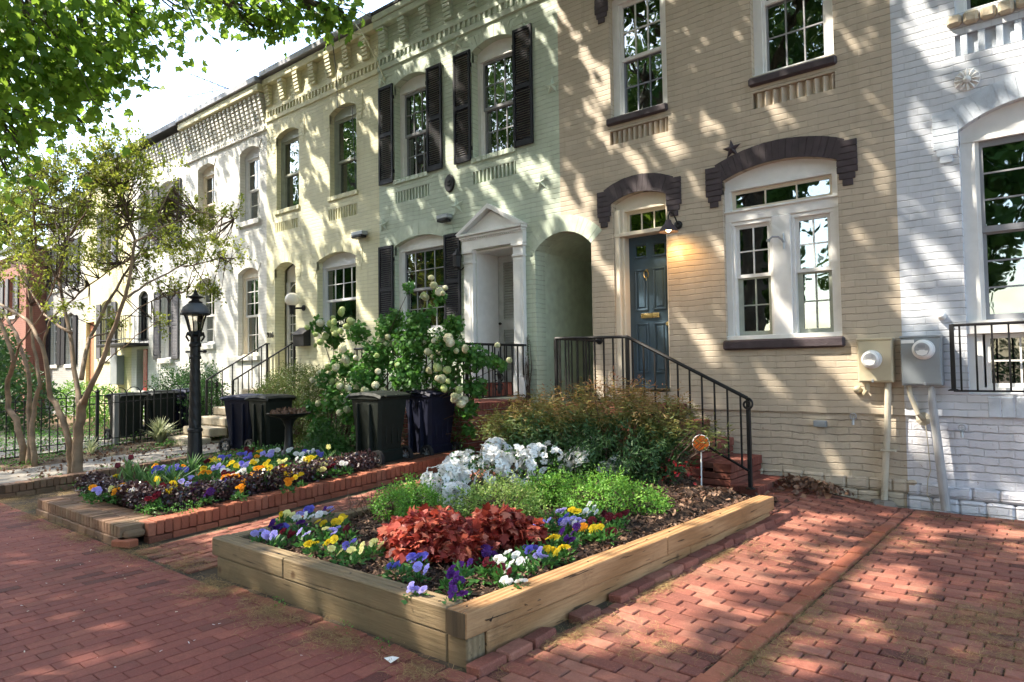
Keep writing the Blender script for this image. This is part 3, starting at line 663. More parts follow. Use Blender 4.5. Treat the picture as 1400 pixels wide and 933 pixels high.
# ---- cream house -------------------------------------------------------------------------------------------------
XC0 = -13.58
cream = thing('row_house', 'cream yellow row house with a number by its glazed iron-grille door', 'house', (-11.6, 0, 0), 'painted row houses')
Hs = [opening(-13.18, -12.33, 4.92, 6.51, .11), opening(-11.26, -10.41, 4.88, 6.53, .11), opening(-11.70, -10.45, 2.24, 3.65, .13), opening(-13.25, -12.46, 1.15, 3.66, .12), opening(-13.22, -12.36, 4.46, 4.66, 0), opening(-11.3, -10.4, 4.42, 4.64, 0)]
wall(cream, [(XC0, -.4), (XG0, -.4), (XG0, 7.9), (XC0, 7.9)], Hs, M['cream']); body(cream, XC0, XG0, 7.95, M['cream_trim'])
for x0, x1, zs, rs in ((-13.18, -12.33, 6.51, .11), (-11.26, -10.41, 6.53, .11), (-11.7, -10.45, 3.65, .13), (-13.25, -12.46, 3.66, .12)): voussoirs(cream, x0, x1, zs, rs, .2, M['cream_trim'], .007, legs=(.2,))
window(cream, -13.18, -12.33, 4.92, 6.51, .11, fw=.04, fm='gsash', sm='gsash', top=(1, 1), bot=(1, 1), zt=6.46, rec=.12)
window(cream, -11.26, -10.41, 4.88, 6.53, .11, fw=.04, fm='gsash', sm='gsash', top=(1, 1), bot=(1, 1), zt=6.46, rec=.12, meet=.45, curtain='right')
window(cream, -11.70, -10.45, 2.24, 3.65, .13, fw=.05, fm='sashw', sm='sashw', top=(4, 2), bot=(1, 1), zt=3.56, rec=.14, meet=.47)
for a, b, z in ((-13.24, -12.3, 4.83), (-11.32, -10.37, 4.80)): sill(cream, a, b, z, z+.09, M['cream_trim'], .03)
fins(cream, -13.22, -12.36, 4.46, 4.66, M['cream_trim'], 11, False); fins(cream, -11.3, -10.4, 4.42, 4.64, M['cream_trim'], 11, False)
brackets(cream, [-13.43, -12.88, -12.32, -11.76, -11.2, -10.64, -10.08], 7.28, 7.70, M['cream_trim']); dentils(cream, XC0, XG0, 7.03, 7.15, M['cream_trim'])
mb = MB(); mb.box(XC0, XG0, -.12, .1, 7.72, 7.86, .01); mb.build('cornice', M['cream_trim'], cream); MB().box(XC0, XG0, -.19, .3, 7.90, 8.03, .012).build('gutter', M['roof'], cream)
mb = MB(); x0, x1 = -13.25, -12.46; yy = .30
mb.prism([(x0, 3.4), (x1, 3.4)] + arcpts(x0, x1, 3.66, .12)[0][::-1], yy, yy+.05); mb.box(x0, x0+.09, yy-.02, yy+.06, 1.15, 3.4); mb.box(x1-.09, x1, yy-.02, yy+.06, 1.15, 3.4); mb.box(x0, x1, yy, yy+.08, 1.15, 1.32)
cd = mb.build('door', M['wpaint'], cream); mb = MB()
for i in range(5): xx = x0+.12+i*.1375; mb.tube([(xx, yy-.03, 1.3), (xx, yy-.03, 3.1)], .008, 5)
for i in range(10): zz = 1.4+i*.18; mb.tube([(x0+.1, yy-.032, zz), (x1-.1, yy-.032, zz)], .008, 5)
mb.tube([(x0+.12+.275*(1-math.cos(t)), yy-.03, 3.1+.25*math.sin(t)) for t in np.linspace(0, math.pi, 14)], .010, 5)
mb.build('grille', M['sashw'], cd); MB().box(x0+.09, x1-.09, yy+.02, yy+.023, 1.32, 3.4).build('pane', M['glass'], cd)

# ---- white house (first) --------------------------------------------------------------------------------------------
XW0 = -17.40
white = thing('row_house', 'sunlit white row house with stepped corbels under its eave, right of the balcony house', 'house', (-15.5, 0, 0), 'painted row houses')
Hs = [opening(-14.72, -13.88, 4.88, 6.46, .11), opening(-16.76, -15.92, 4.88, 6.48, .11), opening(-14.80, -13.92, 1.83, 3.70, .12), opening(-16.78, -15.9, 2.15, 3.66, .11)]
wall(white, [(XW0, -.4), (XC0, -.4), (XC0, 7.75), (XW0, 7.75)], Hs, M['white']); body(white, XW0, XC0, 7.8, M['white_trim'])
for x0, x1, zs, rs in ((-14.72, -13.88, 6.46, .11), (-16.76, -15.92, 6.48, .11), (-14.80, -13.92, 3.70, .12), (-16.78, -15.9, 3.66, .11)): voussoirs(white, x0, x1, zs, rs, .2, M['white_trim'], .012); sill(white, x0-.08, x1+.05, {6.46: 4.76, 6.48: 4.76, 3.70: 1.72, 3.66: 2.03}[zs], {6.46: 4.878, 6.48: 4.878, 3.70: 1.828, 3.66: 2.148}[zs], M['white_trim'], .06, False)
window(white, -14.72, -13.88, 4.88, 6.46, .11, fw=.06, fm='sashw', sm='wpaint', top=(2, 2), bot=(2, 2), rec=.14, zt=6.38); window(white, -16.76, -15.92, 4.88, 6.48, .11, fw=.06, fm='cpaint', sm='cpaint', top=(2, 2), bot=(2, 2), rec=.14, zt=6.38)
window(white, -14.80, -13.92, 1.83, 3.70, .12, fw=.07, fm='cpaint', sm='wpaint', top=(2, 3), bot=(2, 2), rec=.12, zt=3.64, curtain='full'); window(white, -16.78, -15.9, 2.15, 3.66, .11, fw=.06, fm='wpaint', sm='wpaint', top=(2, 2), bot=(2, 2), rec=.12, zt=3.58)
mb = MB()
for i in range(int((XC0-XW0)/.19)):
    xx = XW0+.06+i*.19
    for k in range(7): z0 = 7.02+k*.085; mb.box(xx, xx+.10, -.02-.022*(k+1)*.9, .02, z0, z0+.072, .003)
mb.box(XW0, XC0, -.05, .02, 6.78, 6.82, .004)
for i in range(int((XC0-XW0)/.1)): xx = XW0+.02+i*.1; mb.box(xx, xx+.045, -.028, .02, 6.83, 6.90, .002)
mb.build('corbel_table', M['white_trim'], white)
mb = MB(); mb.box(XW0, XC0-.0, -.22, .1, 7.62, 7.78, .01); mb.build('cornice', M['cream_trim'], white); MB().box(XW0, XC0, -.28, .3, 7.79, 7.93, .012).build('roof_edge', M['roof'], white)

# ---- white balcony house ---------------------------------------------------------------------------------------------
XB0 = -20.70
bal = thing('row_house', 'white row house with an iron balcony over its deep red door', 'house', (-19, 0, 0), 'painted row houses')
Hs = [opening(-18.95, -18.05, 4.85, 6.46, .11), opening(-20.3, -19.5, 4.85, 6.46, .11), opening(-18.79, -18.12, 1.85, 3.62, .0), opening(-20.25, -19.62, 2.35, 3.62, .14), opening(-20.35, -19.62, 1.0, 2.14, 0)]
wall(bal, [(XB0, -.4), (XW0, -.4), (XW0, 7.75), (XB0, 7.75)], Hs, M['white2']); body(bal, XB0, XW0, 7.8, M['white_trim'])
window(bal, -18.95, -18.05, 4.85, 6.46, .11, sm='wpaint', zt=6.38, rec=.12); window(bal, -20.3, -19.5, 4.85, 6.46, .11, sm='wpaint', zt=6.38, rec=.12); window(bal, -18.79, -18.12, 1.85, 3.62, 0, sm='gshutter', zt=3.6, rec=.1, top=(2, 1), bot=(2, 1), curtain='both'); window(bal, -20.25, -19.62, 2.35, 3.62, .14, fm='shutter', sm='shutter', zt=3.6, rec=.08, top=(2, 1), bot=None)
for a, b, c_, d_ in ((-19.35, -18.96, 4.83, 6.5), (-18.04, -17.64, 4.83, 6.5), (-19.18, -18.80, 1.83, 3.64), (-18.11, -17.74, 1.83, 3.64)): shutter(bal, a, b, c_, d_, 'gshutter')
sill(bal, -18.85, -18.05, 1.72, 1.848, M['white_trim'], .08, False)
mb = MB(); mb.box(-20.35, -19.62, .2, .24, 1.0, 2.14); rd = mb.build('door', M['shutter'], bal); MB().box(-19.86, -19.63, -.02, .0, 1.0, 2.13).build('open_leaf', M['reddoor'], rd)
mb = MB(); mb.box(-21.55, -19.55, -.62, .0, 2.22, 2.30, .01); bc = mb.build('balcony', M['iron'], bal)
mb = MB(); P0 = [(-21.53, 0), (-21.53, -.60), (-19.57, -.60), (-19.57, 0)]
for z in (2.40, 3.02): mb.tube([(x, y, z) for x, y in P0], .014, 5)
for (xa, ya), (xb, yb) in zip(P0[:-1], P0[1:]):
    n = int(math.hypot(xb-xa, yb-ya)/.11)
    for i in range(n+1): t = i/n; mb.tube([(xa+(xb-xa)*t, ya+(yb-ya)*t, 2.3), (xa+(xb-xa)*t, ya+(yb-ya)*t, 3.02)], .009, 4)
mb.build('railing', M['iron'], bc)
MB().box(XB0, XW0, -.26, .3, 7.76, 7.90, .01).build('roof_edge', M['roofdark'], bal)
mb = MB()
for i in range(int((XW0-XB0)/.19)):
    for k in range(6): mb.box(XB0+.05+i*.19, XB0+.15+i*.19, -.02-.02*(k+1), .02, 7.12+k*.085, 7.19+k*.085)
mb.build('corbel_table', M['white_trim'], bal)

# ---- far houses -----------------------------------------------------------------------------------------------------
def far_house(name_label, x0, x1, y, ztop, mat, trim, wins, shut='gshutter', doors=()):
    h = thing('row_house', name_label, 'house', ((x0+x1)/2, y, 0), 'painted row houses')
    hs = [opening(*w) for w in wins] + [opening(a, b, 1.0, 3.1, 0) for a, b, m_ in doors]
    mb = MB(); mb.prism([(x0, -.4), (x1, -.4), (x1, ztop), (x0, ztop)], y, y+.24, [o[::-1] for o in hs]); mb.build('wall', M[mat], h)
    mb = MB(); mb.box(x0+.003, x0+.12, y+.25, 8, -.3, ztop-.02); mb.box(x1-.12, x1-.003, y+.25, 8, -.3, ztop-.02); mb.box(x0+.12, x1-.12, 7.9, 8, -.3, ztop-.02); mb.build('side_walls', M[mat], h)
    MB().box(x0, x1, y-.25, 8.1, ztop, ztop+.14, .02).build('roof', M['roofdark'], h); MB().box(x0, x1, y-.18, y+.1, ztop-.2, ztop-.002, .02).build('cornice', M[trim], h)
    for (a, b, zb, zs, rs) in wins:
        mb = sash_mb(a, b, zb, zs, y+.1, 2, 4, .05, .04, .025); w = mb.build('window', M['wpaint'], h); MB().box(a, b, y+.12, y+.125, zb, zs+rs).build('pane', M['dglass'], w)
        if shut:
            MB().box(a-.36, a-.02, y-.05, y-.015, zb-.02, zs, .004).build('shutter', M[shut], h); MB().box(b+.02, b+.36, y-.05, y-.015, zb-.02, zs, .004).build('shutter', M[shut], h)
        MB().box(a-.06, b+.06, y-.05, y+.1, zb-.12, zb-.002, .01).build('sill', M['white_trim'], h)
    for a, b, m_ in doors: MB().box(a, b, y+.1, y+.15, 1.0, 3.1).build('door', M[m_], h)
    return h
far_house('pale yellow row house beyond the iron balcony, partly behind the crape myrtle', -24.4, XB0, 0, 7.7, 'yellow', 'cream_trim', [(-22.9, -22.1, 4.8, 6.4, .1), (-22.9, -22.1, 1.95, 3.6, .1)], doors=[(-24.2, -23.5, 'orangedoor')])
far_house('weathered grey row house between the yellow and the red brick houses', -28.0, -24.4, 0, 7.2, 'grey', 'white_trim', [(-27.5, -26.8, 4.4, 5.9, .1), (-25.9, -25.2, 4.4, 5.9, .1), (-27.5, -26.8, 1.8, 3.4, .1), (-26.0, -25.3, 1.8, 3.4, .1)], shut='shutter')
far_house('red brick row house with a dark eave at the far left end of the row', -34.5, -28.05, -.6, 5.9, 'red', 'white_trim', [(-33.6, -32.8, 3.6, 5.0, 0), (-31.8, -31.0, 3.6, 5.0, 0), (-30.0, -29.2, 3.6, 5.0, 0), (-33.6, -32.8, 1.2, 2.8, 0), (-31.8, -31.0, 1.2, 2.8, 0)])
far_house('plain white end house past the red brick row house', -45., -34.6, 0, 6.6, 'white2', 'white_trim', [(-38.6, -37.6, 3.8, 5.2, 0), (-36.6, -35.6, 3.8, 5.2, 0)])

# ---- pale blue-white house on the right --------------------------------------------------------------------------------
XR1 = 3.4
blue = thing('row_house', 'blue white painted brick house with a tall multi-pane window at the right edge', 'house', (0, 0, 0), 'painted row houses')
Hs = [opening(-.84, .46, 1.16, 3.77, .20), opening(-.83, .45, 4.94, 6.60, .14), opening(-.84, .46, 4.51, 4.72, 0)]
wall(blue, [(XT1, .93), (XR1, .93), (XR1, 8.2), (XT1, 8.2)], Hs, M['blue']); wall(blue, [(XT1, -.4), (XR1, -.4), (XR1, .928), (XT1, .928)], [], M['blue_base'], .022, .3, 'basement_wall'); body(blue, XT1, XR1, 8.3, M['blue_trim'])
voussoirs(blue, -.84, .46, 3.77, .20, .23, M['blue_trim'], .012, legs=(.22,), bwid=.08); voussoirs(blue, -.83, .45, 6.6, .14, .22, M['blue_trim'], .012, legs=(.2,))
mb = MB()
for k in range(2):
    for i in range(-1, 22):
        a = XT1+.002+i*.222+k*.11; mb.box(max(a, XT1+.002), a+.2205, -.035-U(0, .012), .03, -.3 if k == 0 else .125, .12+U(-.006, .006) if k == 0 else .245+U(-.012, .012), .022)
mb.build('plinth', M['blue_base'], blue)
mb = MB()
for i in range(10): a = -.90+i*.14; mb.box(a, a+.125, -.055-U(0, .012), .13, 4.80+U(-.01, .01), 4.925+U(-.008, .008), .025)
mb.build('sill', M['stone'], blue); fins(blue, -.84, .46, 4.51, 4.72, M['blue_trim'], 9, False, .045)
window(blue, -.83, .45, 4.94, 6.60, .14, fw=.07, fm='wpaint', sm='sash', top=(2, 3), bot=(2, 3), zt=6.5)
window(blue, -.84, .46, 1.84, 3.77, .20, fw=.12, fm='wpaint', sm='sash', top=(2, 3), bot=(2, 3), zt=3.68, rec=.08, sfw=.06)
mb = MB(); mb.box(-.84, -.72, .06, .2, 1.16, 1.84); mb.box(.34, .46, .06, .2, 1.16, 1.84); mb.box(-.86, .48, .02, .2, 1.74, 1.84, .006); mb.box(-.72, .34, .06, .2, 1.16, 1.22)
bw = mb.build('basement_window', M['wpaint'], blue); sash_mb(-.70, .32, 1.22, 1.735, .09, 4, 2, .04).build('sash', M['wpaint'], bw); MB().box(-.68, .3, .105, .108, 1.24, 1.72).build('pane', M['dglass'], bw)
mb = MB()
for i in range(24): a = XT1+.35+i*.107; mb.box(a+.36, a+.46, -.006-U(0, .004), .01, .935, 1.13, .006)
mb.build('soldier_course', M['blue_trim'], blue)
# ------------------------------------------------------------------ ground, paving
def grid(name, xs, ys, zf, mat):
    nx, ny = len(xs), len(ys); vs = [(x, y, zf(x, y)) for y in ys for x in xs]
    mb = MB(); mb.add(vs, [(j*nx+i, j*nx+i+1, (j+1)*nx+i+1, (j+1)*nx+i) for j in range(ny-1) for i in range(nx-1)]); return mb.build(name, mat)
m, nt, out = newmat('soil'); N = NT(nt); P = pos(N)
c = N.mix(N.rng(N.noise(P, 3, 6, .7), .3, .7, 0, 1), (.085, .055, .038), (.19, .135, .085)); c = N.mix(N.rng(N.noise(P, 1.2, 4), .52, .7, 0, .6), c, (.10, .12, .05)); c = N.mix(N.rng(N.noise(P, 60, 3, .8), .55, .75, 0, .7), c, (.30, .22, .13))
principled(N, out, c, .95, 0, .2, N.bump(N.noise(P, 30, 5, .75), .02)); M['soil'] = m
m, nt, out = newmat('mulch_base'); N = NT(nt); P = pos(N)
c = N.mix(N.rng(N.noise(P, 14, 6, .7), .35, .7, 0, 1), (.030, .019, .014), (.10, .062, .042)); principled(N, out, c, .95, 0, .2, N.bump(N.noise(P, 45, 5, .75), .03)); M['mulchbase'] = m
m, nt, out = newmat('joint_dirt'); N = NT(nt); P = pos(N)
c = N.mix(N.rng(N.noise(P, 2, 5, .7), .4, .65, 0, 1), (.055, .042, .032), (.11, .085, .055)); c = N.mix(N.rng(N.noise(P, 4.3, 4, .6), .55, .7, 0, .7), c, (.06, .085, .03)); principled(N, out, c, .95, 0, .2, N.bump(N.noise(P, 80, 4), .008)); M['joint'] = m

xs = sorted(set([-250, -120, -70, -45] + [round(v, 2) for v in np.arange(-34, 4.01, .5)] + [-1.5, 8, 20, 60, 150])); ys = sorted(set([-200, -90, -40, -20, -13, -9.75, -9.65] + [round(v, 2) for v in np.arange(-9.5, .51, .5)] + [3, 8, 30, 90, 200]))
struct(grid('ground', xs, ys, lambda x, y: (g(x, y) if y > -9.6 else -.16)-.055, M['soil']))
struct(grid('street', [-250, -60, 60, 150], [-19.5, -9.7], lambda x, y: -.13, M['asphalt']))
mb = MB()
for i in range(60): a = -50+i; mb.box(a+.004, a+.996, -9.68, -9.53, -.2, .0+U(-.004, .004), .02)
struct(mb.build('kerb', M['concrete']))
mb = MB()
for i in range(60): a = -50+i; mb.box(a+.004, a+.996, -19.65, -19.5, -.2, .0, .02)
struct(mb.build('far_kerb', M['concrete']))
def paving(name, x0, x1, y0, y1, along, mat, skip=None, zf=None, L=.2, W=.1, gap=.006, rough=1., bev=.005, tone=None, lift=0.):
    mb = MB(); zf = zf or g
    if along == 'x': rows = int((y1-y0)/W+.01)
    else: rows = int((x1-x0)/W+.01)
    for r in range(rows):
        off = (r % 2)*L/2 + U(-.012, .012)*rough; n = int(((x1-x0) if along == 'x' else (y1-y0))/L)+2
        for i in range(-1, n):
            if along == 'x': a, b = x0+off+i*L, y0+r*W; ex, ey = L, W
            else: a, b = x0+r*W, y0+off+i*L; ex, ey = W, L
            cx, cy = a+ex/2, b+ey/2
            ax0, ax1, ay0, ay1 = max(a, x0), min(a+ex, x1), max(b, y0), min(b+ey, y1)
            if ax1-ax0 < .02 or ay1-ay0 < .02: continue
            if skip and skip(cx, cy): continue
            z = zf(cx, cy); j = gap/2; d = U(-.0025, .0035)*rough + lift
            hx, hy = (ax1-ax0)/2, (ay1-ay0)/2; mx, my = (ax0+ax1)/2, (ay0+ay1)/2
            sl = (zf(cx, cy+.1)-zf(cx, cy-.1))/.2; slx = (zf(cx+.1, cy)-zf(cx-.1, cy))/.2
            Mx = Matrix.Translation((mx, my, z+d)) @ Matrix.Rotation(U(-.012, .012)*rough, 4, 'Z') @ Matrix.Rotation(math.atan(sl)+U(-.012, .012)*rough, 4, 'X') @ Matrix.Rotation(-math.atan(slx)+U(-.012, .012)*rough, 4, 'Y')
            t = RNG.random()*.97 if RNG.random() > .04 else 1.; t = tone(cx, cy, t) if tone else t
            mb.box(-hx+j, hx-j, -hy+j, hy-j, -.05, 0, bev, Mx, t)
    return struct(mb.build(name, mat))
# sidewalk (courses run away from the kerb), near bricks modelled one by one
paving('brick_sidewalk', -15.5, -.2, -8.6, -5.66, 'y', M['clay_walk'], rough=.45, gap=.003, bev=.0035)
mt, nt, out = newmat('sidewalk_far'); N = NT(nt); P = pos(N); br = N.n('TexBrick'); br.inputs['Scale'].default_value = 1; br.inputs['Brick Width'].default_value = .2; br.inputs['Row Height'].default_value = .1; br.inputs['Mortar Size'].default_value = .006
sw = N.n('SeparateXYZ'); N.l(P, sw.inputs[0]); cb = N.n('CombineXYZ'); N.l(sw.outputs[1], cb.inputs[0]); N.l(sw.outputs[0], cb.inputs[1]); N.l(cb.outputs[0], br.inputs['Vector'])
br.inputs['Color1'].default_value = (.14, .05, .05, 1); br.inputs['Color2'].default_value = (.18, .065, .055, 1); br.inputs['Mortar'].default_value = (.05, .03, .025, 1); principled(N, out, br.outputs['Color'], .85)
mb = MB()
for (a, b, c_, d_) in ((-60, -15.5, -9.5, -5.66), (-15.5, 12, -9.5, -8.6), (-.2, 12, -8.6, -5.66)): mb.add([(a, c_, 0), (b, c_, 0), (b, d_, 0), (a, d_, 0)], [(0, 1, 2, 3)])
struct(mb.build('far_sidewalk', mt))
struct(grid('paving_bed', sorted([-15.5, -6.3, -5.0, -2.4, -1.5, 3.3] + [-12, -9, -4, -3, 0, 1.5]), list(np.arange(-8.6, .01, .4))+[-.02], lambda x, y: g(x, y)-.014, M['joint']))
def tone_patio(x, y, t): return .55+.3*t if (y > -1.5 and x < -1.3) else t
paving('brick_patio', -2.26, -1.44, -5.62, -.04, 'x', M['clay_red'], rough=1.5, gap=.008, tone=None)
paving('brick_patio', -2.72, -2.27, -1.58, -.06, 'x', M['clay_red'], rough=1.5, gap=.008)
paving('brick_patio', -1.44, -1.325, -1.04, -.06, 'x', M['clay_red'], rough=1.5, gap=.008)
paving('brick_patio', -1.32, 3.3, -5.62, -.06, 'x', M['clay_red'], rough=1.5, gap=.009)
paving('brick_divider', -1.44, -1.325, -8.0, -1.05, 'y', M['clay_bright'], rough=2.5, gap=.012, W=.115, L=.205, lift=.014)
paving('brick_path', -6.12, -5.1, -5.62, -1.0, 'y', M['clay_red'], rough=1.6, gap=.010)
# edging bricks laid against the timbers
mb = MB()
for i in range(11):
    a = -4.55+i*.208; Mx = Matrix.Translation((a+.1, -5.60-U(0, .012), -.030+U(0, .012))) @ Matrix.Rotation(U(-.04, .04), 4, 'Z') @ Matrix.Rotation(U(-.06, .06), 4, 'Y'); mb.box(-.1, .1, -.05, .05, -.04, .028, .008, Mx, RNG.random())
for i in range(21):
    b = -5.55+i*.207
    if U(0, 1) < .06: continue
    xx = interp(b, [-5.5, -1.6], [-2.31, -2.16]); Mx = Matrix.Translation((xx, b+.1, g(xx, b)+.008)) @ Matrix.Rotation(U(-.09, .09), 4, 'Z') @ Matrix.Rotation(U(-.25, .05), 4, 'Y'); mb.box(-.05, .05, -.1, .1, -.04, .03, .008, Mx, RNG.random())
struct(mb.build('edging_bricks', M['clay_red']))
# concrete path
mb = MB()
for i in range(5):
    y0 = -5.6+i*.93; y1 = y0+.92; vs = []
    for (x, y) in ((-12.5, y0), (-11.15, y0), (-11.15, y1), (-12.5, y1)): vs += [(x, y, g(x, y)+.012)]
    vs += [(v[0], v[1], v[2]-.06) for v in vs]; mb.add(vs, [(0, 1, 2, 3), (0, 4, 5, 1), (1, 5, 6, 2), (2, 6, 7, 3), (3, 7, 4, 0)])
struct(mb.build('concrete_path', M['concretew']))
# paved yard behind the fence
struct(grid('yard_paving', [-24, -20, -16, -14.3], [-5.0, -4, -3, -2.4], lambda x, y: g(x, y)+.01, M['concretew']))

# ------------------------------------------------------------------ timber planter
pl = thing('raised_planter', 'long rectangular planter bed edged with stacked timbers, wrapped round the front corner', 'planter', (-3.6, -5.4, 0))
PT = .262; PR0, PR1 = -2.38, -2.20      # right side x at the near and far end
def tb(x0, x1, y0, y1, z0, z1, mat, b=.007, sub=2):
    mb = MB(); return mb.box(x0, x1, y0, y1, z0, z1, b).build('timber', mat, pl)
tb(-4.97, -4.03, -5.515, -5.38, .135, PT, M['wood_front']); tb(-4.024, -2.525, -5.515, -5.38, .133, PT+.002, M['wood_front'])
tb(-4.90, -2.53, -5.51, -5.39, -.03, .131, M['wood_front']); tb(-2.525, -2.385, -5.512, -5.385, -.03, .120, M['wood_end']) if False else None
# side timbers as skewed boxes
def skew(y0, y1, z0, z1, mat, w=.135, dx=0.):
    xa = interp(y0, [-5.52, -1.65], [PR0, PR1])+dx; xb = interp(y1, [-5.52, -1.65], [PR0, PR1])+dx; b = .006
    mb = MB(); mb.box(0, w, 0, y1-y0, z0, z1, b); mb.v = [(v[0]-w+xa+(xb-xa)*v[1]/(y1-y0), v[1]+y0, v[2]) for v in mb.v]; return mb.build('timber', mat, pl)
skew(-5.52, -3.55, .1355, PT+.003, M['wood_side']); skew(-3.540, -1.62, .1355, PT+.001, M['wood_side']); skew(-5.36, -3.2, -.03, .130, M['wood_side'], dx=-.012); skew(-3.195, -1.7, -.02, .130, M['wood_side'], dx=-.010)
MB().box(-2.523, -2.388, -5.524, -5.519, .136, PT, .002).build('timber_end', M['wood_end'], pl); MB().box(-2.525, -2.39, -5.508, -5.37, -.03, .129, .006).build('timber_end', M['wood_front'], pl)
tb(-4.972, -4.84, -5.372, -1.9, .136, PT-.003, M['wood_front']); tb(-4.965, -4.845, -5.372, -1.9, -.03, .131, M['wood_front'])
nl = MB()
for (x, y) in [(-4.6, -5.42), (-4.15, -5.47), (-3.95, -5.43), (-3.4, -5.45), (-2.95, -5.44), (-2.62, -5.47), (-2.45, -5.44), (-2.43, -5.1), (-2.40, -4.4), (-2.37, -3.7), (-2.35, -3.4), (-2.30, -2.6)]: nl.lathe([(.007, PT+.0015), (.007, PT+.0045)], (x, y, 0), 8)
nl.build('nails', M['iron'], pl)
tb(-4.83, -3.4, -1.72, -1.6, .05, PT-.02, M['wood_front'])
def soilz(x, y):                                   # mulch level inside the planter
    t = sm((y+5.3)/3.4); b = .205+.10*t; 
    return b+.03*math.sin(x*2.1)*math.sin(y*1.7)
def soil2(x, y):
    h = soilz(x, y) if x < -2.5 else min(soilz(x, y), .235); t = sm((x+3.45)/.4)*sm((y+1.85)/.45)
    return h*(1-t)+(g(x, y)+.012)*t
o = grid('planter_soil', list(np.linspace(-4.85, -2.36, 22)), list(np.linspace(-5.39, -1.0, 34)), soil2, M['mulchbase']); struct(o, 'structure')
o = grid('mulch_bed', list(np.linspace(-6.1, -2.5, 20)), list(np.linspace(-1.62, -.02, 12)), lambda x, y: (lambda t: (.26+.02*math.sin(x*3))*(1-t)+(g(x, y)-.03)*t)(sm((x+3.6)/.4)), M['mulchbase']); struct(o)
def scatter(name, n, fx, fy, fz, size, shape, mat, tilt=.5, keep=None, lift=.006, dirn=None):
    x = fx(n); y = fy(n); 
    if keep is not None: k = keep(x, y); x = x[k]; y = y[k]
    z = np.array([fz(a, b) for a, b in zip(x, y)])+lift*RNG.random(len(x)); n = len(x)
    D = RNG.normal(size=(n, 3)); D[:, 2] *= tilt*.6; Nn = np.tile([0, 0, 1.], (n, 1))+RNG.normal(size=(n, 3))*tilt
    o = leafcloud(name, np.stack([x, y, z], 1), D, Nn, size[0]+(size[1]-size[0])*RNG.random(n), shape, mat); o['kind'] = 'stuff'; return o
uni = lambda a, b: (lambda n: a+(b-a)*RNG.random(n))
scatter('bark_mulch', 19000, uni(-4.83, -2.36), uni(-5.38, -1.05), soil2, (.018, .055), 'chip', M['l_mulch'], .5, lift=.015)
scatter('dead_leaves', 1100, uni(-3.6, -2.35), uni(-4.4, -1.05), soil2, (.03, .065), 'curl', M['l_dead'], .6, keep=lambda x, y: RNG.random(len(x)) < np.clip((y+3.4)/1.6, .10, 1), lift=.03)
def litz(x, y): return g(x, y)+.015+.05*max(0, 1-((x+2.5)/.75)**2)*max(0, 1-((y+.15)/.75)**2)
scatter('dead_leaves', 420, lambda n: RNG.normal(-2.40, .24, n), lambda n: -.05-abs(RNG.normal(0, .28, n)), litz, (.035, .08), 'curl', M['l_dead'], .6, keep=lambda x, y: (x > -2.57) & (x < -1.75) & (y > -1.1), lift=.04)

# loose catkins drifting against the edges
def drift(segs, n, spread, size=(.02, .05)):
    P = []; 
    for (xa, ya, xb, yb, k, sp) in segs:
        m_ = int(n*k); t = RNG.random(m_); x = xa+(xb-xa)*t+RNG.normal(0, sp, m_); y = ya+(yb-ya)*t+RNG.normal(0, sp, m_)
        # clumping
        c_ = np.sin(x*9+ya*3)*np.sin(y*7+xa) + .6*np.sin(x*23)*np.sin(y*19); k_ = RNG.random(m_) < np.clip(.45+.5*c_, .04, 1); P.append(np.stack([x[k_], y[k_]], 1))
    P = np.concatenate(P); z = np.array([g(a, b) for a, b in P])+.004+.012*RNG.random(len(P)); n = len(P)
    D = RNG.normal(size=(n, 3)); D[:, 2] *= .12; Nn = np.tile([0, 0, 1.], (n, 1))+RNG.normal(size=(n, 3))*.3
    o = leafcloud('fallen_catkins', np.column_stack([P, z]), D, Nn, size[0]+(size[1]-size[0])*RNG.random(n), 'strand', M['l_straw']); o['kind'] = 'stuff'
drift([(-4.9, -5.66, -2.4, -5.70, 1.6, .06), (-4.9, -5.75, -3.2, -5.80, .7, .10), (-8.6, -5.72, -6.2, -5.72, 1.3, .07), (-6.2, -5.6, -5.1, -5.5, 1., .12), (-10, -5.75, -8.8, -5.5, 1.2, .2), (-9.9, -5.4, -8.9, -4.5, 1.2, .3),
       (-1.30, -5.5, -1.30, -1.0, .7, .04), (-1.28, -5.0, -1.28, -3.6, .6, .07), (-2.2, -5.5, -2.12, -2.4, 1.2, .05), (-2.1, -4.9, -1.6, -4.6, .3, .15), (-.6, -4.0, -.1, -2.6, 2.2, .22), (-.3, -3.2, .6, -2.9, 1.4, .22), (-1.3, -1.6, -.2, -1.3, .6, .2),
       (-1.2, -4.2, -.6, -3.4, .5, .25), (-1.9, -3, -1.6, -2, .3, .2), (-1.3, -.4, 1, -.3, .8, .15), (.2, -2.2, 1.5, -1.6, .8, .3), (-12.8, -4.5, -10.8, -5.2, .7, .3), (-5.9, -5.2, -5.2, -3, .5, .2)], 5200, 0)
scatter('fallen_petals', 130, uni(-8, -1.5), uni(-7.4, -5.8), lambda x, y: .004, (.008, .02), 'chip', M['p_white'], .2, lift=.004)
drift([(-8, -7, -1.5, -5.9, .25, .5), (-2.2, -5, 1.5, -1, .9, .8)], 900, 0, (.01, .03))
for k_, (px, py) in enumerate(((535, 902),)):
    p = gp(px, py, .006); mb = MB(); mb.add([(p[0]-.035, p[1]-.02, .012), (p[0]+.03, p[1]-.03, .006), (p[0]+.04, p[1]+.02, .02), (p[0]-.02, p[1]+.025, .01), (p[0], p[1], .022)], [(0, 1, 4), (1, 2, 4), (2, 3, 4), (3, 0, 4)]); tag(mb.build('paper_scrap', M['paper'], org=(p[0], p[1], 0)), 'small white scrap of paper lying on the brick sidewalk', 'litter')

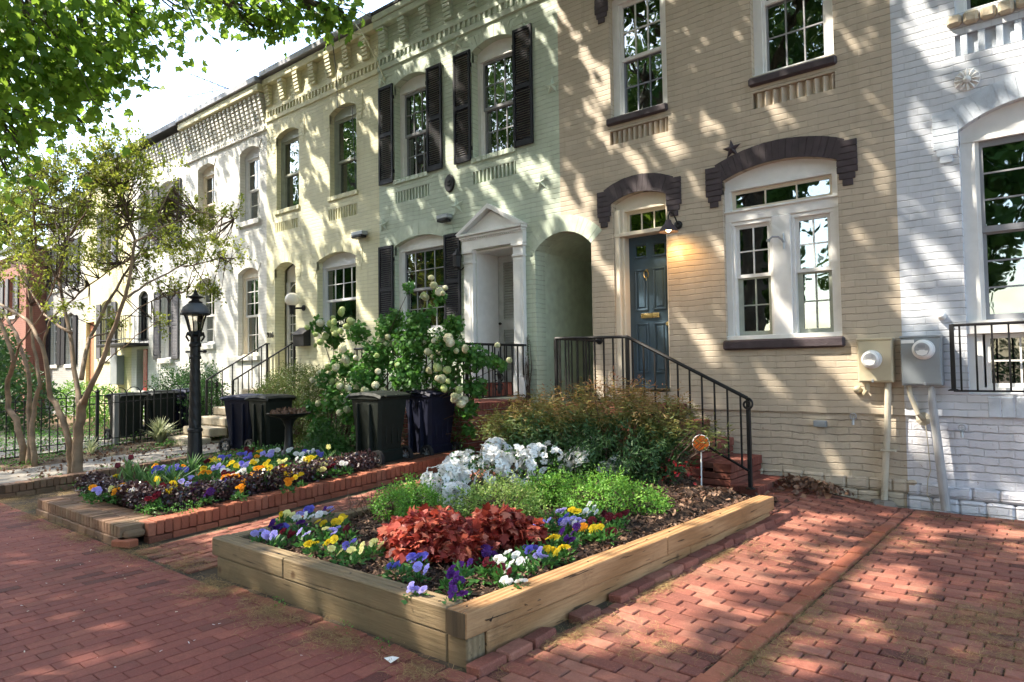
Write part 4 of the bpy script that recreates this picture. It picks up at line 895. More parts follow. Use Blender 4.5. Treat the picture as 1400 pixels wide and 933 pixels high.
# ------------------------------------------------------------------ brick beds on the left
b1 = thing('brick_bed_wall', 'low red brick wall edging the pansy bed round the lamp post, one brick loose at its corner', 'garden wall', (-7.4, -5.6, 0))
mb = MB(); bx0, bx1 = -8.55, -6.30
def bz(y): return .03+g(-6.3, y)
n = int((bx1-bx0-.02)/.068)
for i in range(n):
    a = bx0+i*(bx1-bx0)/n; 
    if a > bx1-.10: continue
    mb.box(a+.003, a+(bx1-bx0)/n-.003, -5.62, -5.43, .065, .165+U(-.004, .004), .006, tint=RNG.random())
    mb.box(a+.003, a+(bx1-bx0)/n-.003, -5.425, -5.24, .065, .163+U(-.004, .004), .006, tint=RNG.random())
for i in range(11): a = bx0+i*.205; mb.box(a+.003, min(bx1-.02, a+.202), -5.635, -5.53, -.03, .062, .006, tint=RNG.random())
mb.build('front_course', M['clay_mossy'], b1)
mb = MB()
n = int(4.2/.072)
for i in range(n):
    y = -5.42+i*.072; z = g(-6.3, y)
    if -5.42 <= y: mb.box(bx1-.20, bx1, y+.003, y+.069, z+.045, z+.165+U(-.004, .004), .006, tint=RNG.random())
for i in range(20): y = -5.42+i*.21; z = g(-6.3, y); mb.box(bx1-.1, bx1+.012, y+.003, y+.207, z-.05, z+.042, .006, tint=RNG.random())
mb.build('side_course', M['clay_bright'], b1)
mb = MB(); mb.box(bx1-.19, bx1-.01, -5.60, -5.43, .06, .125, .02, tint=.5); mb.build('broken_corner', M['clay_mossy'], b1)
tag(MB().box(-.1, .1, -.05, .05, 0, .062, .008, Matrix.Translation((bx1-.02, -5.60, 0)) @ Matrix.Rotation(.42, 4, 'Z'), .5).build('loose_brick', M['clay_bright'], org=(bx1-.02, -5.6, 0)), 'loose orange brick at the corner of the low brick bed wall', 'brick')
b2 = thing('brick_bed_wall', 'low brown brick wall beside the crape myrtle trunks', 'garden wall', (-10.1, -5.1, 0))
mb = MB()
for i in range(34):
    y = -5.62+i*.072; mb.box(-10.2, -10.0, y+.003, y+.069, g(-10, y)+.055, g(-10, y)+.155+U(-.004, .004), .006, tint=RNG.random())
for i in range(12): y = -5.65+i*.207; mb.box(-10.12, -9.985, y+.003, y+.204, g(-10, y)-.05, g(-10, y)+.052, .006, tint=RNG.random())
for i in range(20): a = -14.0+i*.205; 
mb.build('coping', M['clay_mossy'], b2)
mb = MB()
for i in range(18): a = -13.95+i*.208; mb.box(a, a+.204, -5.63, -5.53, -.03, .05, .006, tint=RNG.random()); mb.box(a+.1, a+.304, -5.62, -5.52, .053, .14, .006, tint=RNG.random())
mb.build('front_course', M['clay_mossy'], b2)
def bedz(x, y): return g(x, y)+.12+.05*sm((x+10)/2)
o = grid('flower_bed_soil', list(np.linspace(-9.9, -6.49, 16)), list(np.linspace(-5.25, -1.3, 16)), lambda x, y: bedz(x, y) if x > interp(y, [-5.25, -3.2, -1.3], [-8.7, -9.7, -9.9])+.3 else g(x, y)-.05, M['mulchbase']); struct(o)
o = grid('tree_bed_soil', list(np.linspace(-13.95, -10.2, 10)), list(np.linspace(-5.52, -3.9, 8)), lambda x, y: g(x, y)+.02 if not (-12.55 < x < -11.1) else g(x, y)-.03, M['soil']); struct(o)

# ------------------------------------------------------------------ steps, porches, railings
def bar(mb, p, q, w=.022): mb.tube([p, q], w/2*1.2, 4)
steps = thing('front_steps', 'red brick steps rising along the tan house to its landing', 'steps', (-3.8, -.5, 0))
tops = [(-2.60, .20), (-2.88, .42), (-3.21, .61), (-3.50, .81), (-3.80, 1.0)]
for i, (xe, zt) in enumerate(tops):
    xl = tops[i+1][0]-.02 if i+1 < len(tops) else -5.10
    mb = MB(); yf = -.92
    nb = int(.92/.072)
    for k in range(nb):
        y = yf+k*.92/nb; mb.box(xe-.205, xe, y+.0025, y+.92/nb-.0025, zt-.095, zt+U(-.002, .002), .006, tint=RNG.random())
    if xe-.207 > xl: 
        for k in range(int(.92/.1)): 
            mb.box(xl, xe-.209, yf+k*.1022+.002, yf+k*.1022+.1, zt-.06, zt+U(-.002, .002), .004, tint=RNG.random())
    zb = .0 if i == 0 else tops[i-1][1]-.02
    z = zt-.10
    while z > (tops[i-1][1]-.08 if i else -.02):
        for k in range(5): mb.box(xe-.12-(k % 1), xe-.012, yf+.01+k*.182, yf+.188+k*.182, z-.066, z-.004, .005, tint=RNG.random())
        mb.box(xl-.2, xe-.0125, yf+.012, yf+.11, z-.066, z-.004, .005, tint=RNG.random()); z -= .072
    mb.box(xl-.05, xe-.12, yf+.11, -.02, -.1, zt-.097, 0, tint=.3)
    mb.build('step', M['clay_porch'], steps)
mb = MB(); mb.box(-5.12, -3.8, -1.05, -.92, -.1, .995, .004, tint=.4); mb.box(-5.12, -4.02, -.92, 0, -.1, .9, 0, tint=.3); mb.build('landing', M['clay_porch'], steps)

def railing(name, label, path, balu, z0off, mat='iron', rail_w=.04, posts=(), bottom=True, group=None, bal_w=.016, scroll=False, base=(0, 0, 0)):
    """path: list of (x,y,ztop,zbottom)"""
    r = thing(name, label, 'railing', base, group)
    mb = MB(); mb.tube([(p[0], p[1], p[2]) for p in path], rail_w/2, 6)
    if scroll:
        e = path[-1]; d = Vector((path[-1][0]-path[-2][0], path[-1][1]-path[-2][1], 0)).normalized(); pts = []
        for t in np.linspace(0, 2.6*math.pi, 30): rr = .065*(1-t/(3.4*math.pi)); pts.append((e[0]+d.x*(rr*math.sin(t)+.0), e[1], e[2]-.065+rr*math.cos(t)))
        mb.tube(pts, .012, 6)
    mb.build('top_rail', M[mat], r)
    if bottom: MB().tube([(p[0], p[1], p[3]) for p in path], .013, 4).build('bottom_rail', M[mat], r)
    for a, b in zip(path[:-1], path[1:]):
        L = math.hypot(b[0]-a[0], b[1]-a[1]); n = max(1, round(L/balu))
        for i in range(n):
            t = (i+.5)/n; x, y = a[0]+(b[0]-a[0])*t, a[1]+(b[1]-a[1])*t; zt = a[2]+(b[2]-a[2])*t; zb = a[3]+(b[3]-a[3])*t
            MB().box(x-bal_w/2, x+bal_w/2, y-bal_w/2, y+bal_w/2, zb, zt).build('baluster', M[mat], r)
    for (x, y, zb, zt) in posts:
        MB().box(x-.019, x+.019, y-.019, y+.019, zb, zt, .002).lathe([(.05, zb), (.05, zb+.008), (.025, zb+.02)], (x, y, 0), 10).build('post', M[mat], r)
    return r
rl = railing('stair_railing', 'black iron railing with a scrolled end along the tan house steps', [(-5.09, -.03, 1.83, 1.08), (-5.09, -1.0, 1.84, 1.08), (-4.06, -1.0, 1.82, 1.08), (-2.66, -1.0, 1.13, .38)], .135, 0, posts=[(-5.09, -1.0, 1.0, 1.83), (-4.06, -1.0, 1.0, 1.82), (-2.66, -.97, .19, 1.12)], scroll=True, base=(-4, -1, 1.0))
MB().lathe([(.05, 0), (.05, .012), (.02, .02)], (-5.07, 0, 1.83), 12, axis='y').build('wall_rosette', M['iron'], rl)
# porch of the green house
po = thing('brick_porch', 'dark red brick porch in front of the white pedimented doorway', 'porch', (-7.3, -.6, 0))
mb = MB(); px1, px0, pyf = -6.35, -8.9, -1.30
z = 1.0; k = 0
for k in range(int(1.3/.072)): y = pyf+k*1.3/18; mb.box(px1-.2, px1, y+.003, y+.069, .905, 1.0+U(-.002, .002), .005, tint=RNG.random())
z = .9; r = 0
while z > .1:
    for i in range(-1, 7):
        y0 = max(pyf, pyf+i*.2+(r % 2)*.1); y1 = min(-.001, pyf+i*.2+(r % 2)*.1+.2)
        if y1-y0 > .03: mb.box(px1-.1, px1-.012+(.012 if r > 4 else 0)*0, y0+.004, y1-.004, z-.066, z-.004, .004, tint=RNG.random())
    for i in range(-1, 13):
        x0 = max(px0, px0+i*.2+(r % 2)*.1); x1 = min(px1-.101, px0+i*.2+(r % 2)*.1+.2)
        if x1-x0 > .03: mb.box(x0+.004, x1-.004, pyf+.012, pyf+.1, z-.066, z-.004, .004, tint=RNG.random())
    z -= .072; r += 1
mb.build('brick_facing', M['clay_porch'], po)
mb = MB()
for i in range(int((px1-.2-px0)/.205)):
    for k in range(13): mb.box(px0+i*.205+.002, px0+i*.205+.203, pyf+k*.1+.002, pyf+k*.1+.098, .94, .995+U(-.002, .002), .004, tint=RNG.random())
mb.build('floor_bricks', M['clay_porch'], po)
MB().box(px0+.01, px1-.03, pyf+.03, -.0, -.2, .938).build('core', M['concrete'], po)
rg = railing('porch_railing', 'black iron railing round the red brick porch with a scrollwork panel', [(-6.36, -.02, 1.81, 1.07), (-6.40, -1.26, 1.81, 1.07), (-8.85, -1.26, 1.81, 1.07)], .125, 0, posts=[(-6.40, -1.26, 1.0, 1.83)], base=(-6.4, -1.2, 1.0))
mb = MB(); yc = -.62; zc = 1.38; xx = -6.38
for s_ in (1, -1):
    for zz, rr in ((1.2, .06), (1.33, .07), (1.46, .07), (1.58, .055)):
        mb.tube([(xx, yc+s_*(.055-rr*.8*math.cos(t)*(1-t/9)), zz+rr*math.sin(t)*(1-t/9)) for t in np.linspace(0, 5.2, 18)], .008, 4)
for s_ in (1, -1): mb.tube([(xx, yc+s_*.13, 1.07), (xx, yc+s_*.13, 1.8)], .009, 4)
mb.lathe([(.01, 1.1), (.028, 1.16), (.01, 1.3), (.03, 1.4), (.01, 1.5), (.02, 1.62), (.004, 1.72)], (xx, yc, 0), 8); mb.build('scroll_panel', M['iron'], rg)
# cream house stair
cs = thing('stone_steps', 'pale stone steps between iron rails up to the glazed door of the cream house', 'steps', (-12.9, -1, 0))
for i in range(6):
    zt = 1.12-i*.17; y1 = -.35-i*.30
    MB().box(-13.45+U(-.02, .02), -12.35, y1-.32, (0 if i == 0 else y1+.02), max(zt-.16, .0), zt, .02).build('step', M['stone'], cs)
MB().box(-13.4, -12.4, -.7, -.01, -.1, .95).box(-13.4, -12.4, -1.3, -.7, -.1, .55).box(-13.4, -12.4, -1.9, -1.3, -.1, .2).build('core', M['stone'], cs)
railing('stair_railing', 'left of the two thin iron handrails on the pale stone steps', [(-13.43, -.02, 2.07, 1.2), (-13.43, -.1, 2.07, 1.2), (-13.43, -1.4, 1.32, .5)], .2, 0, posts=[(-13.43, -.08, 1.12, 2.07), (-13.43, -1.4, .3, 1.32)], rail_w=.032, group='handrails of the stone steps', base=(-13.43, -1, .9))
railing('stair_railing', 'right of the two thin iron handrails on the pale stone steps, ending by the mailbox', [(-12.40, -.02, 2.05, 1.2), (-12.40, -.1, 2.05, 1.2), (-12.40, -1.4, 1.31, .5)], .2, 0, posts=[(-12.40, -.08, 1.12, 2.05), (-12.40, -1.4, .3, 1.31)], rail_w=.032, group='handrails of the stone steps', base=(-12.4, -1, .9))
# low window railing of the blue house
railing('window_railing', 'black iron railing in front of the low basement window at the right edge', [(-.95, -.12, 1.83, 1.19), (.60, -.12, 1.83, 1.19)], .128, 0, rail_w=.03, posts=[(-.95, -.12, 1.19, 1.84), (.60, -.12, 1.19, 1.84)], base=(-.2, -.12, 1.19))

# ------------------------------------------------------------------ hooped fence
def fence(label, path, balu, zr=(.16, .82, .97), hoop=.13, base=None):
    f_ = thing('iron_fence', label, 'fence', base or (path[0][0], path[0][1], 0), 'hooped iron fences')
    for zz in zr: MB().tube([(x, y, g(x, y)+zz) for x, y in path], .011, 4).build('rail', M['iron'], f_)
    for (xa, ya), (xb, yb) in zip(path[:-1], path[1:]):
        L = math.hypot(xb-xa, yb-ya); n = int(L/balu); n -= n % 2
        for i in range(n+1):
            t = i/n; x, y = xa+(xb-xa)*t, ya+(yb-ya)*t; z = g(x, y)
            MB().box(x-.008, x+.008, y-.008, y+.008, z+.0, z+zr[-1]).build('picket', M['iron'], f_)
            if i % 2 == 0 and i < n:
                dx, dy = (xb-xa)/n*2, (yb-ya)/n*2; MB().tube([(x+dx*(.5-.5*math.cos(q)), y+dy*(.5-.5*math.cos(q)), z+zr[-1]+hoop*math.sin(q)) for q in np.linspace(0, math.pi, 11)], .009, 4, False).build('hoop', M['iron'], f_)
        for (x, y) in ((xa, ya), (xb, yb), ((xa+xb)/2, (ya+yb)/2)): MB().box(x-.025, x+.025, y-.025, y+.025, g(x, y)-.05, g(x, y)+1.02, .004).lathe([(.03, 1.02), (.035, 1.05), (.012, 1.09), (0.004, 1.12)], (x, y, g(x, y)), 8).build('post', M['iron'], f_)
    return f_
fence('black iron fence with hooped top running back beside the concrete path', [(-14, -5.45), (-14, -.9)], .126)
fence('black iron fence with hooped top along the sidewalk past the crape myrtles', [(-14.06, -5.45), (-21, -5.45)], .14)
# ------------------------------------------------------------------ street furniture and fittings
lx, ly = -9.15, -3.66; lz = bedz(lx, ly)
lamp = thing('lamp_post', 'black spiral-fluted lamp post with a glass lantern standing in the pansy bed', 'lamp post', (lx, ly, lz))
tw = lambda a, z: .055*math.sin(6*(a+z*7.))
mb = MB(); mb.lathe([(.115, 0), (.115, .06), (.098, .09), (.090, .34), (.086, .46), (.096, .47), (.096, .50), (.084, .52)], (lx, ly, lz), 20); mb.build('base', M['iron'], lamp)
pf = [(.078-.018*i/34, .52+i*.027) for i in range(35)]
smooth_by_angle(MB().lathe(pf, (lx, ly, lz), 48, tw).build('shaft', M['iron'], lamp), 60)
mb = MB(); zt = .52+34*.027; mb.lathe([(.078, zt), (.078, zt+.03), (.066, zt+.05), (.064, zt+.16), (.078, zt+.17), (.078, zt+.20), (.062, zt+.23), (.062, zt+.30), (.105, zt+.325), (.088, zt+.35), (.070, zt+.37)], (lx, ly, lz), 16)
for a in range(8):
    t = a*math.pi/4; mb.tube([(lx+.08*math.cos(t), ly+.08*math.sin(t), lz+zt+.24), (lx+.12*math.cos(t), ly+.12*math.sin(t), lz+zt+.30), (lx+.10*math.cos(t), ly+.10*math.sin(t), lz+zt+.36)], .012, 5)
mb.tube([(lx-.16, ly-.05, lz+zt+.10), (lx+.16, ly+.05, lz+zt+.10)], .014, 6); mb.lathe([(.02, -.02), (.03, 0), (.02, .02)], (lx+.16, ly+.05, lz+zt+.10), 8); mb.build('collar', M['iron'], lamp)
z0 = zt+.36; z1 = z0+.235
lan = MB(); 
for a in range(6):
    t = a*math.pi/3+.35; prof = [(.068, z0), (.085, z0+.04), (.110, z0+.14), (.140, z1)]
    lan.tube([(lx+r*math.cos(t), ly+r*math.sin(t), lz+z) for r, z in prof], .0085, 5)
lan.lathe([(.085, z0-.005), (.09, z0), (.085, z0+.012)], (lx, ly, lz), 12)
lan = lan.build('lantern_frame', M['iron'], lamp)
mb = MB()
for a in range(6):
    t = a*math.pi/3+.35; t2 = t+math.pi/3
    pr = [(.065, z0), (.082, z0+.04), (.106, z0+.14), (.136, z1)]
    vs = [(lx+r*math.cos(q), ly+r*math.sin(q), lz+z) for r, z in pr for q in (t, t2)]; mb.add(vs, [(2*i, 2*i+1, 2*i+3, 2*i+2) for i in range(3)])
mb.build('pane', M['lglass'], lan); smooth_by_angle(MB().lathe([(.012, z0), (.028, z0+.03), (.030, z0+.09), (.022, z0+.14), (.006, z0+.17)], (lx, ly, lz), 12).build('bulb', M['milk'], lan))
rib = lambda a, z: .03*abs(math.sin(6*a))
smooth_by_angle(MB().lathe([(.160, z1+.015), (.176, z1+.035), (.170, z1+.065), (.152, z1+.105), (.11, z1+.145), (.07, z1+.165)], (lx, ly, lz), 48, lambda a, z: .035*abs(math.sin(8*a))-.02).build('dome', M['slate'], lamp), 50)
mb = MB(); mb.lathe([(.172, z1-.002), (.186, z1+.004), (.182, z1+.022), (.155, z1+.028)], (lx, ly, lz), 48, lambda a, z: .03*math.sin(16*a)); mb.lathe([(.085, z1+.155), (.09, z1+.175), (.05, z1+.195), (.045, z1+.215), (.11, z1+.24), (.10, z1+.25), (.045, z1+.265), (.03, z1+.29), (.012, z1+.335), (.002, z1+.35)], (lx, ly, lz), 16); mb.build('finial', M['iron'], lamp)

def make_bin(label, group, matb, matl, wheel_mat='rubber'):
    r = thing('wheelie_bin', label, 'bin', (0, 0, 0), group)
    # local: wheels/handle side at +x, width along y
    mb = MB(); prof = [(.0, .22, .19, .06), (.0, .235, .205, .35), (.0, .27, .235, .70), (.0, .285, .245, .88)]
    rings = []
    for (cx, hx, hy, z) in prof:
        b = .04; pts = [(-hx+b, -hy), (hx-b, -hy), (hx, -hy+b), (hx, hy-b), (hx-b, hy), (-hx+b, hy), (-hx, hy-b), (-hx, -hy+b)]; rings.append([(p[0]+cx+.02*z, p[1], z) for p in pts])
    vs = [p for rg_ in rings for p in rg_]; mb.add(vs, [(i*8+k, i*8+(k+1) % 8, (i+1)*8+(k+1) % 8, (i+1)*8+k) for i in range(3) for k in range(8)] + [tuple(range(8))[::-1]])
    mb.box(-.28, .31, -.262, .262, .845, .885, .012)
    for yy in (-.10, .0, .10): mb.box(.20, .265, yy-.012, yy+.012, .30, .82, .006)
    for xx in (-.12, .10): mb.box(xx-.02, xx+.02, -.262, -.2, .12, .80, .006)
    for xx in (-.12, .10): mb.box(xx-.02, xx+.02, .2, .262, .12, .80, .006)
    mb.box(.10, .26, -.19, .19, .06, .22, .02); mb.build('body', M[matb], r)
    mb = MB(); L = [(-.32, .89), (-.25, .925), (.0, .945), (.22, .93), (.33, .90)]; vs = []
    for x, z in L: vs += [(x, -.275, z-.035), (x, -.255, z), (x, 0, z+.012), (x, .255, z), (x, .275, z-.035)]
    mb.add(vs, [(i*5+k, (i+1)*5+k, (i+1)*5+k+1, i*5+k+1) for i in range(4) for k in range(4)]); mb.box(-.31, .32, -.265, .265, .872, .895, .01)
    mb.tube([(.33, -.2, .90), (.36, -.2, .895), (.36, .2, .895), (.33, .2, .90)], .014, 6); mb.build('lid', M[matl], r)
    for s_ in (-1, 1):
        wb = MB(); n = 20
        vs = []
        for (yy, rr) in ((0, .115), (.05, .115)): vs += [(rr*math.cos(2*math.pi*k/n), yy, rr*math.sin(2*math.pi*k/n)) for k in range(n)]
        vs += [(.085*math.cos(2*math.pi*k/n), 0, .085*math.sin(2*math.pi*k/n)) for k in range(n)] + [(.085*math.cos(2*math.pi*k/n), .05, .085*math.sin(2*math.pi*k/n)) for k in range(n)]
        fs = [(k, (k+1) % n, n+(k+1) % n, n+k) for k in range(n)] + [(k, 2*n+k, 2*n+(k+1) % n, (k+1) % n) for k in range(n)] + [(n+k, n+(k+1) % n, 3*n+(k+1) % n, 3*n+k) for k in range(n)] + [(2*n+k, 3*n+k, 3*n+(k+1) % n, 2*n+(k+1) % n) for k in range(n)]
        y0 = -.27 if s_ < 0 else .22; wb.add([(v[0]+.235, v[1]+y0, v[2]+.118) for v in vs], fs); w = wb.build('wheel', M['rubber'], r)
        hb = MB(); 
        for k in range(8): t = k*math.pi/4; hb.tube([(.235, y0+.025, .118), (.235+.09*math.cos(t), y0+.025, .118+.09*math.sin(t))], .009, 5)
        hb.lathe([(.025, -.03), (.028, 0), (.02, .03)], (.235, y0+.025, .118), 10, axis='y'); hb.build('hub', M['bingrey'], w)
    MB().tube([(.235, -.25, .118), (.235, .25, .118)], .012, 6).build('axle', M['steel'], r)
    return r
bG = make_bin('dark green wheelie bin, wheels toward the brick path, left of the navy one', 'wheelie bins', 'binG', 'binG'); 
bB = make_bin('navy wheelie bin standing against the dark red brick porch', 'wheelie bins', 'binB', 'binB')
bG.location = (-6.92, -2.36, .255); bG.rotation_euler.z = R(3); bB.location = (-6.80, -1.58, .255); bB.rotation_euler.z = R(-4)
for i, (x, y, rz, lab, src) in enumerate(((*gp(338, 616, .17)[:2], 200, 'blue lidded wheelie bin behind the pansies, left of the dark green one', bB), (*gp(371, 619, .17)[:2], 182, 'dark green wheelie bin behind the pansies, beside the bird bath', bG),
        (-14.85, -2.35, 185, 'leftmost of the dark wheelie bins behind the hooped fence', bG), (-14.72, -1.75, 178, 'middle of the dark wheelie bins behind the hooped fence', bG), (-14.68, -1.15, 184, 'navy wheelie bin behind the hooped fence, nearest the houses', bB))):
    c_ = copy_tree(src); c_.location = (x, y, g(x, y)+.01); c_.rotation_euler.z = R(rz); c_['label'] = lab
    if i in (0, 4):
        for ch in c_.children:
            if ch.name.startswith('lid'): ch.data = ch.data.copy(); ch.data.materials[0] = M['binlidB']
for i, (x, y) in enumerate(((-14.35, -2.72),)):
    tag(MB().box(x-.05, x+.05, y-.05, y+.05, g(x, y), g(x, y)+.95, .01).build('gate_post', M['bingrey'], org=(x, y, g(x, y))), 'square grey post just behind the hooped fence beside the bins', 'post')

# bird bath with dry leaves
bx, by = -8.35, -2.75; bzz = bedz(bx, by)
bb = thing('bird_bath', 'dark cast bird bath on a slim pedestal behind the pansies', 'bird bath', (bx, by, bzz))
smooth_by_angle(MB().lathe([(.17, 0), (.17, .03), (.12, .06), (.07, .12), (.055, .25), (.05, .42), (.08, .50), (.12, .545)], (bx, by, bzz), 20).build('pedestal', M['iron'], bb))
smooth_by_angle(MB().lathe([(.10, .545), (.20, .56), (.29, .60), (.30, .615), (.28, .615), (.19, .585), (.02, .575)], (bx, by, bzz), 28).build('bowl', M['iron'], bb))
n = 150; a = RNG.random(n)*6.28; rr = .24*np.sqrt(RNG.random(n)); P = np.stack([bx+rr*np.cos(a), by+rr*np.sin(a), bzz+.60+.10*RNG.random(n)*(1-rr/.3)], 1)
o = leafcloud('dry_leaves', P, rdir(n, .3), rdir(n, .6), .04+.04*RNG.random(n), 'curl', M['l_dead']); tag(o, 'heap of dry brown leaves lying in the bowl of the bird bath', 'leaves'); o['kind'] = 'stuff'

# electric meters
def meter(name_label, x0, x1, z0, z1, mat, dx, dz, rr, depth=.13):
    t = thing('electric_meter', name_label, 'electric meter', ((x0+x1)/2, -depth, z0), 'electric meters on the wall')
    mb = MB(); mb.box(x0, x1, -depth, -.002, z0, z1, .006); mb.box(x0-.006, x1+.006, -depth-.012, .0, z1-.012, z1+.012, .005); mb.box(x0+.01, x1-.01, -depth-.008, -depth+.01, z0+.015, z1-.02, .004); mb.build('enclosure', M[mat], t)
    smooth_by_angle(MB().lathe([(rr+.012, .0), (rr+.012, .03), (rr, .035), (rr-.002, .095), (rr-.02, .11)], (dx, -depth, dz), 32, axis='y').build('dial_ring', M['whiteplastic'], t))
    dl = MB().lathe([(rr-.021, .1105), (rr-.022, .114)], (dx, -depth, dz), 32, axis='y').build('dial', M['dialface'], t)
    MB().box(dx-.035, dx+.030, -depth-.118, -depth-.114, dz+.015, dz+.050).build('display', M['sash'], dl)
    MB().prism([(dx-.055, dz-.012), (dx-.03, dz-.012), (dx-.02, dz-.004), (dx+.02, dz-.004), (dx+.03, dz-.012), (dx+.055, dz-.012), (dx+.04, dz-.05), (dx, dz-.062), (dx-.04, dz-.05)], -depth-.117, -depth-.113).build('name_plate', M['whiteplastic'], dl)
    MB().box(dx-.01, dx+.01, -depth-.014, -depth-.006, z0+.0, z0+.035, .003).build('hasp', M['steel'], t)
    return t
meter('tan electric meter box with a round white dial, left of the grey one', -1.80, -1.47, 1.27, 1.72, 'tanbox', -1.66, 1.51, .085)
m2 = meter('larger blue grey electric meter box with its dial near the top', -1.395, -1.04, 1.24, 1.73, 'greybox', -1.19, 1.60, .088)
MB().box(-1.385, -1.27, -.146, -.143, 1.665, 1.70).build('sticker', M['paper'], m2)
mb = MB(); mb.tube([(-1.53, -.07, 1.27), (-1.55, -.07, .8), (-1.59, -.065, .3), (-1.605, -.06, .05)], [.031, .031, .031, .031], 12)
for i in range(70): z = .06+i*.017; x = interp(z, [.05, .3, .8, 1.27], [-1.605, -1.59, -1.55, -1.53]); mb.lathe([(.028, z), (.0345, z+.004), (.028, z+.009)], (x, -.065, 0), 12)
mb.box(-1.62, -1.48, -.10, -.0, .555, .575, .004); tag(mb.build('conduit_pipe', M['conduit'], org=(-1.6, -.06, .05)), 'ribbed tan conduit running from the tan meter down to the brick paving', 'pipe')
mb = MB(); P = []
for i in range(14):
    a = 2*math.pi*i/14; r_ = 1+U(-.2, .2); P.append((.13*r_*math.cos(a), .085*r_*math.sin(a)))
vs = [(-1.61+p[0], -.10+p[1]*1.1, .0) for p in P] + [(-1.61+p[0]*.8, -.10+p[1]*.85, .055) for p in P]; mb.add(vs, [(i, (i+1) % 14, 14+(i+1) % 14, 14+i) for i in range(14)] + [tuple(range(14, 28))])
tag(mb.build('cement_pad', M['concretew'], org=(-1.61, -.1, 0)), 'rough pale cement lump at the foot of the tan conduit', 'cement pad')
mb = MB(); mb.tube([(-1.14, -.09, 1.24), (-1.14, -.10, 1.1), (-1.10, -.11, .6), (-1.055, -.11, .02)], [.02, .036, .040, .042], 12); mb.tube([(-1.14, -.09, 1.20), (-1.14, -.10, 1.10)], .03, 10); tag(mb.build('conduit_pipe', M['gconduit'], org=(-1.06, -.1, 0)), 'smooth grey slanting conduit from the grey meter to the ground', 'pipe')
mb = MB(); mb.tube([(-1.345, -.07, 1.24), (-1.33, -.07, 1.13), (-1.27, -.06, .95), (-1.235, -.02, .90)], .024, 8); mb.lathe([(.0, -.02), (.06, 0), (.07, .01), (.03, .03)], (-1.235, -.0, .90), 9, axis='y'); mb.tube([(-1.22, -.012, .88), (-1.20, -.012, .6), (-1.19, -.012, .38), (-1.21, -.05, .3), (-1.22, -.06, .15), (-1.17, -.06, .05)], .005, 5)
tag(mb.build('service_pipe', M['conduit'], org=(-1.3, -.05, .9)), 'short bent pipe with a crumbling sealant patch below the grey meter', 'pipe')
mb = MB(); mb.tube([(-1.73, -.07, 1.27), (-1.73, -.06, 1.19), (-1.76, -.04, 1.15), (-1.76, .01, 1.15)], .026, 8); tag(mb.build('service_pipe', M['tanbox'], org=(-1.74, -.05, 1.2)), 'short tan elbow pipe under the tan meter', 'pipe')
def knob(x, z, lab, mat='whiteplastic', r_=.04, n='vent_cap', cat='vent cap'):
    tag(smooth_by_angle(MB().lathe([(r_, 0), (r_, .03), (r_*.9, .05), (r_*.5, .07), (.002, .075)], (x, 0, z), 14, axis='y').build(n, M[mat], org=(x, 0, z))), lab, cat)
knob(-1.835, 1.19, 'small tan cap on the wall left of the tan elbow pipe', 'tanbox'); knob(-1.04, 1.93, 'small white cap on the blue white wall above the grey meter')
tag(MB().box(-2.29, -2.16, -.045, .03, .775, .845, .006).build('outlet_box', M['greybox'], org=(-2.22, 0, .8)), 'small grey outlet box low on the tan basement wall', 'outlet box')
def spigot(x, z, lab):
    t = thing('water_spigot', lab, 'spigot', (x, 0, z)); mb = MB(); mb.tube([(x, .03, z), (x, -.07, z), (x, -.10, z-.02), (x, -.105, z-.06)], .013, 8); mb.build('pipe', M['steel'], t)
    mb = MB(); mb.tube([(x+.03*math.cos(a), -.085, z+.03+.03*math.sin(a)) for a in np.linspace(0, 2*math.pi, 13)], .006, 5); mb.tube([(x-.03, -.085, z+.03), (x+.03, -.085, z+.03)], .004, 4); mb.tube([(x, -.085, z), (x, -.085, z+.05)], .004, 4); mb.build('valve_wheel', M['steel'], t)
spigot(-1.87, .88, 'small metal water tap on the tan basement wall'); spigot(-.90, .80, 'water tap with a round valve on the blue white basement wall')
# rosette and stars
t = thing('wall_rosette', 'white round flower rosette on the blue white wall above the arch', 'rosette', (-.75, -.01, 4.25)); mb = MB(); mb.lathe([(.035, 0), (.035, .02), (.015, .035), (.005, .04)], (-.75, -.02, 4.25), 12, axis='y')
for k in range(12):
    a = k*math.pi/6; c_, s_ = math.cos(a), math.sin(a); mb.add([(-.75+.03*c_, -.03, 4.25+.03*s_), (-.75+.08*c_-.022*s_, -.012, 4.25+.08*s_+.022*c_), (-.75+.115*c_, -.02, 4.25+.115*s_), (-.75+.08*c_+.022*s_, -.012, 4.25+.08*s_-.022*c_), (-.75+.07*c_, -.038, 4.25+.07*s_)], [(0, 1, 4), (1, 2, 4), (2, 3, 4), (3, 0, 4)])
mb.lathe([(.11, 0), (.105, .012)], (-.75, 0, 4.25), 24, axis='y'); mb.build('petals', M['whiteplastic'], t)
def star(x, z, r_, mat, lab, rot=0., grp='stars on the green wall'):
    mb = MB(); vs = [(x, -.05, z)]
    for k in range(10): a = math.pi/2+k*math.pi/5+rot; q = r_ if k % 2 == 0 else r_*.40; vs.append((x+q*math.cos(a), -.006, z+q*math.sin(a)))
    mb.add(vs, [(0, 1+k, 1+(k+1) % 10) for k in range(10)] + [tuple(range(1, 11))]); tag(mb.build('wall_star', mat, org=(x, 0, z)), lab, 'star', grp)
star(-3.14, 4.08, .12, M['plum'], 'dark plum metal star between the two plum arches', .1, None) if False else None
star(-3.14, 4.08, .12, M['plum'], 'dark plum metal star left of the large plum arch', .08, 'wall stars')
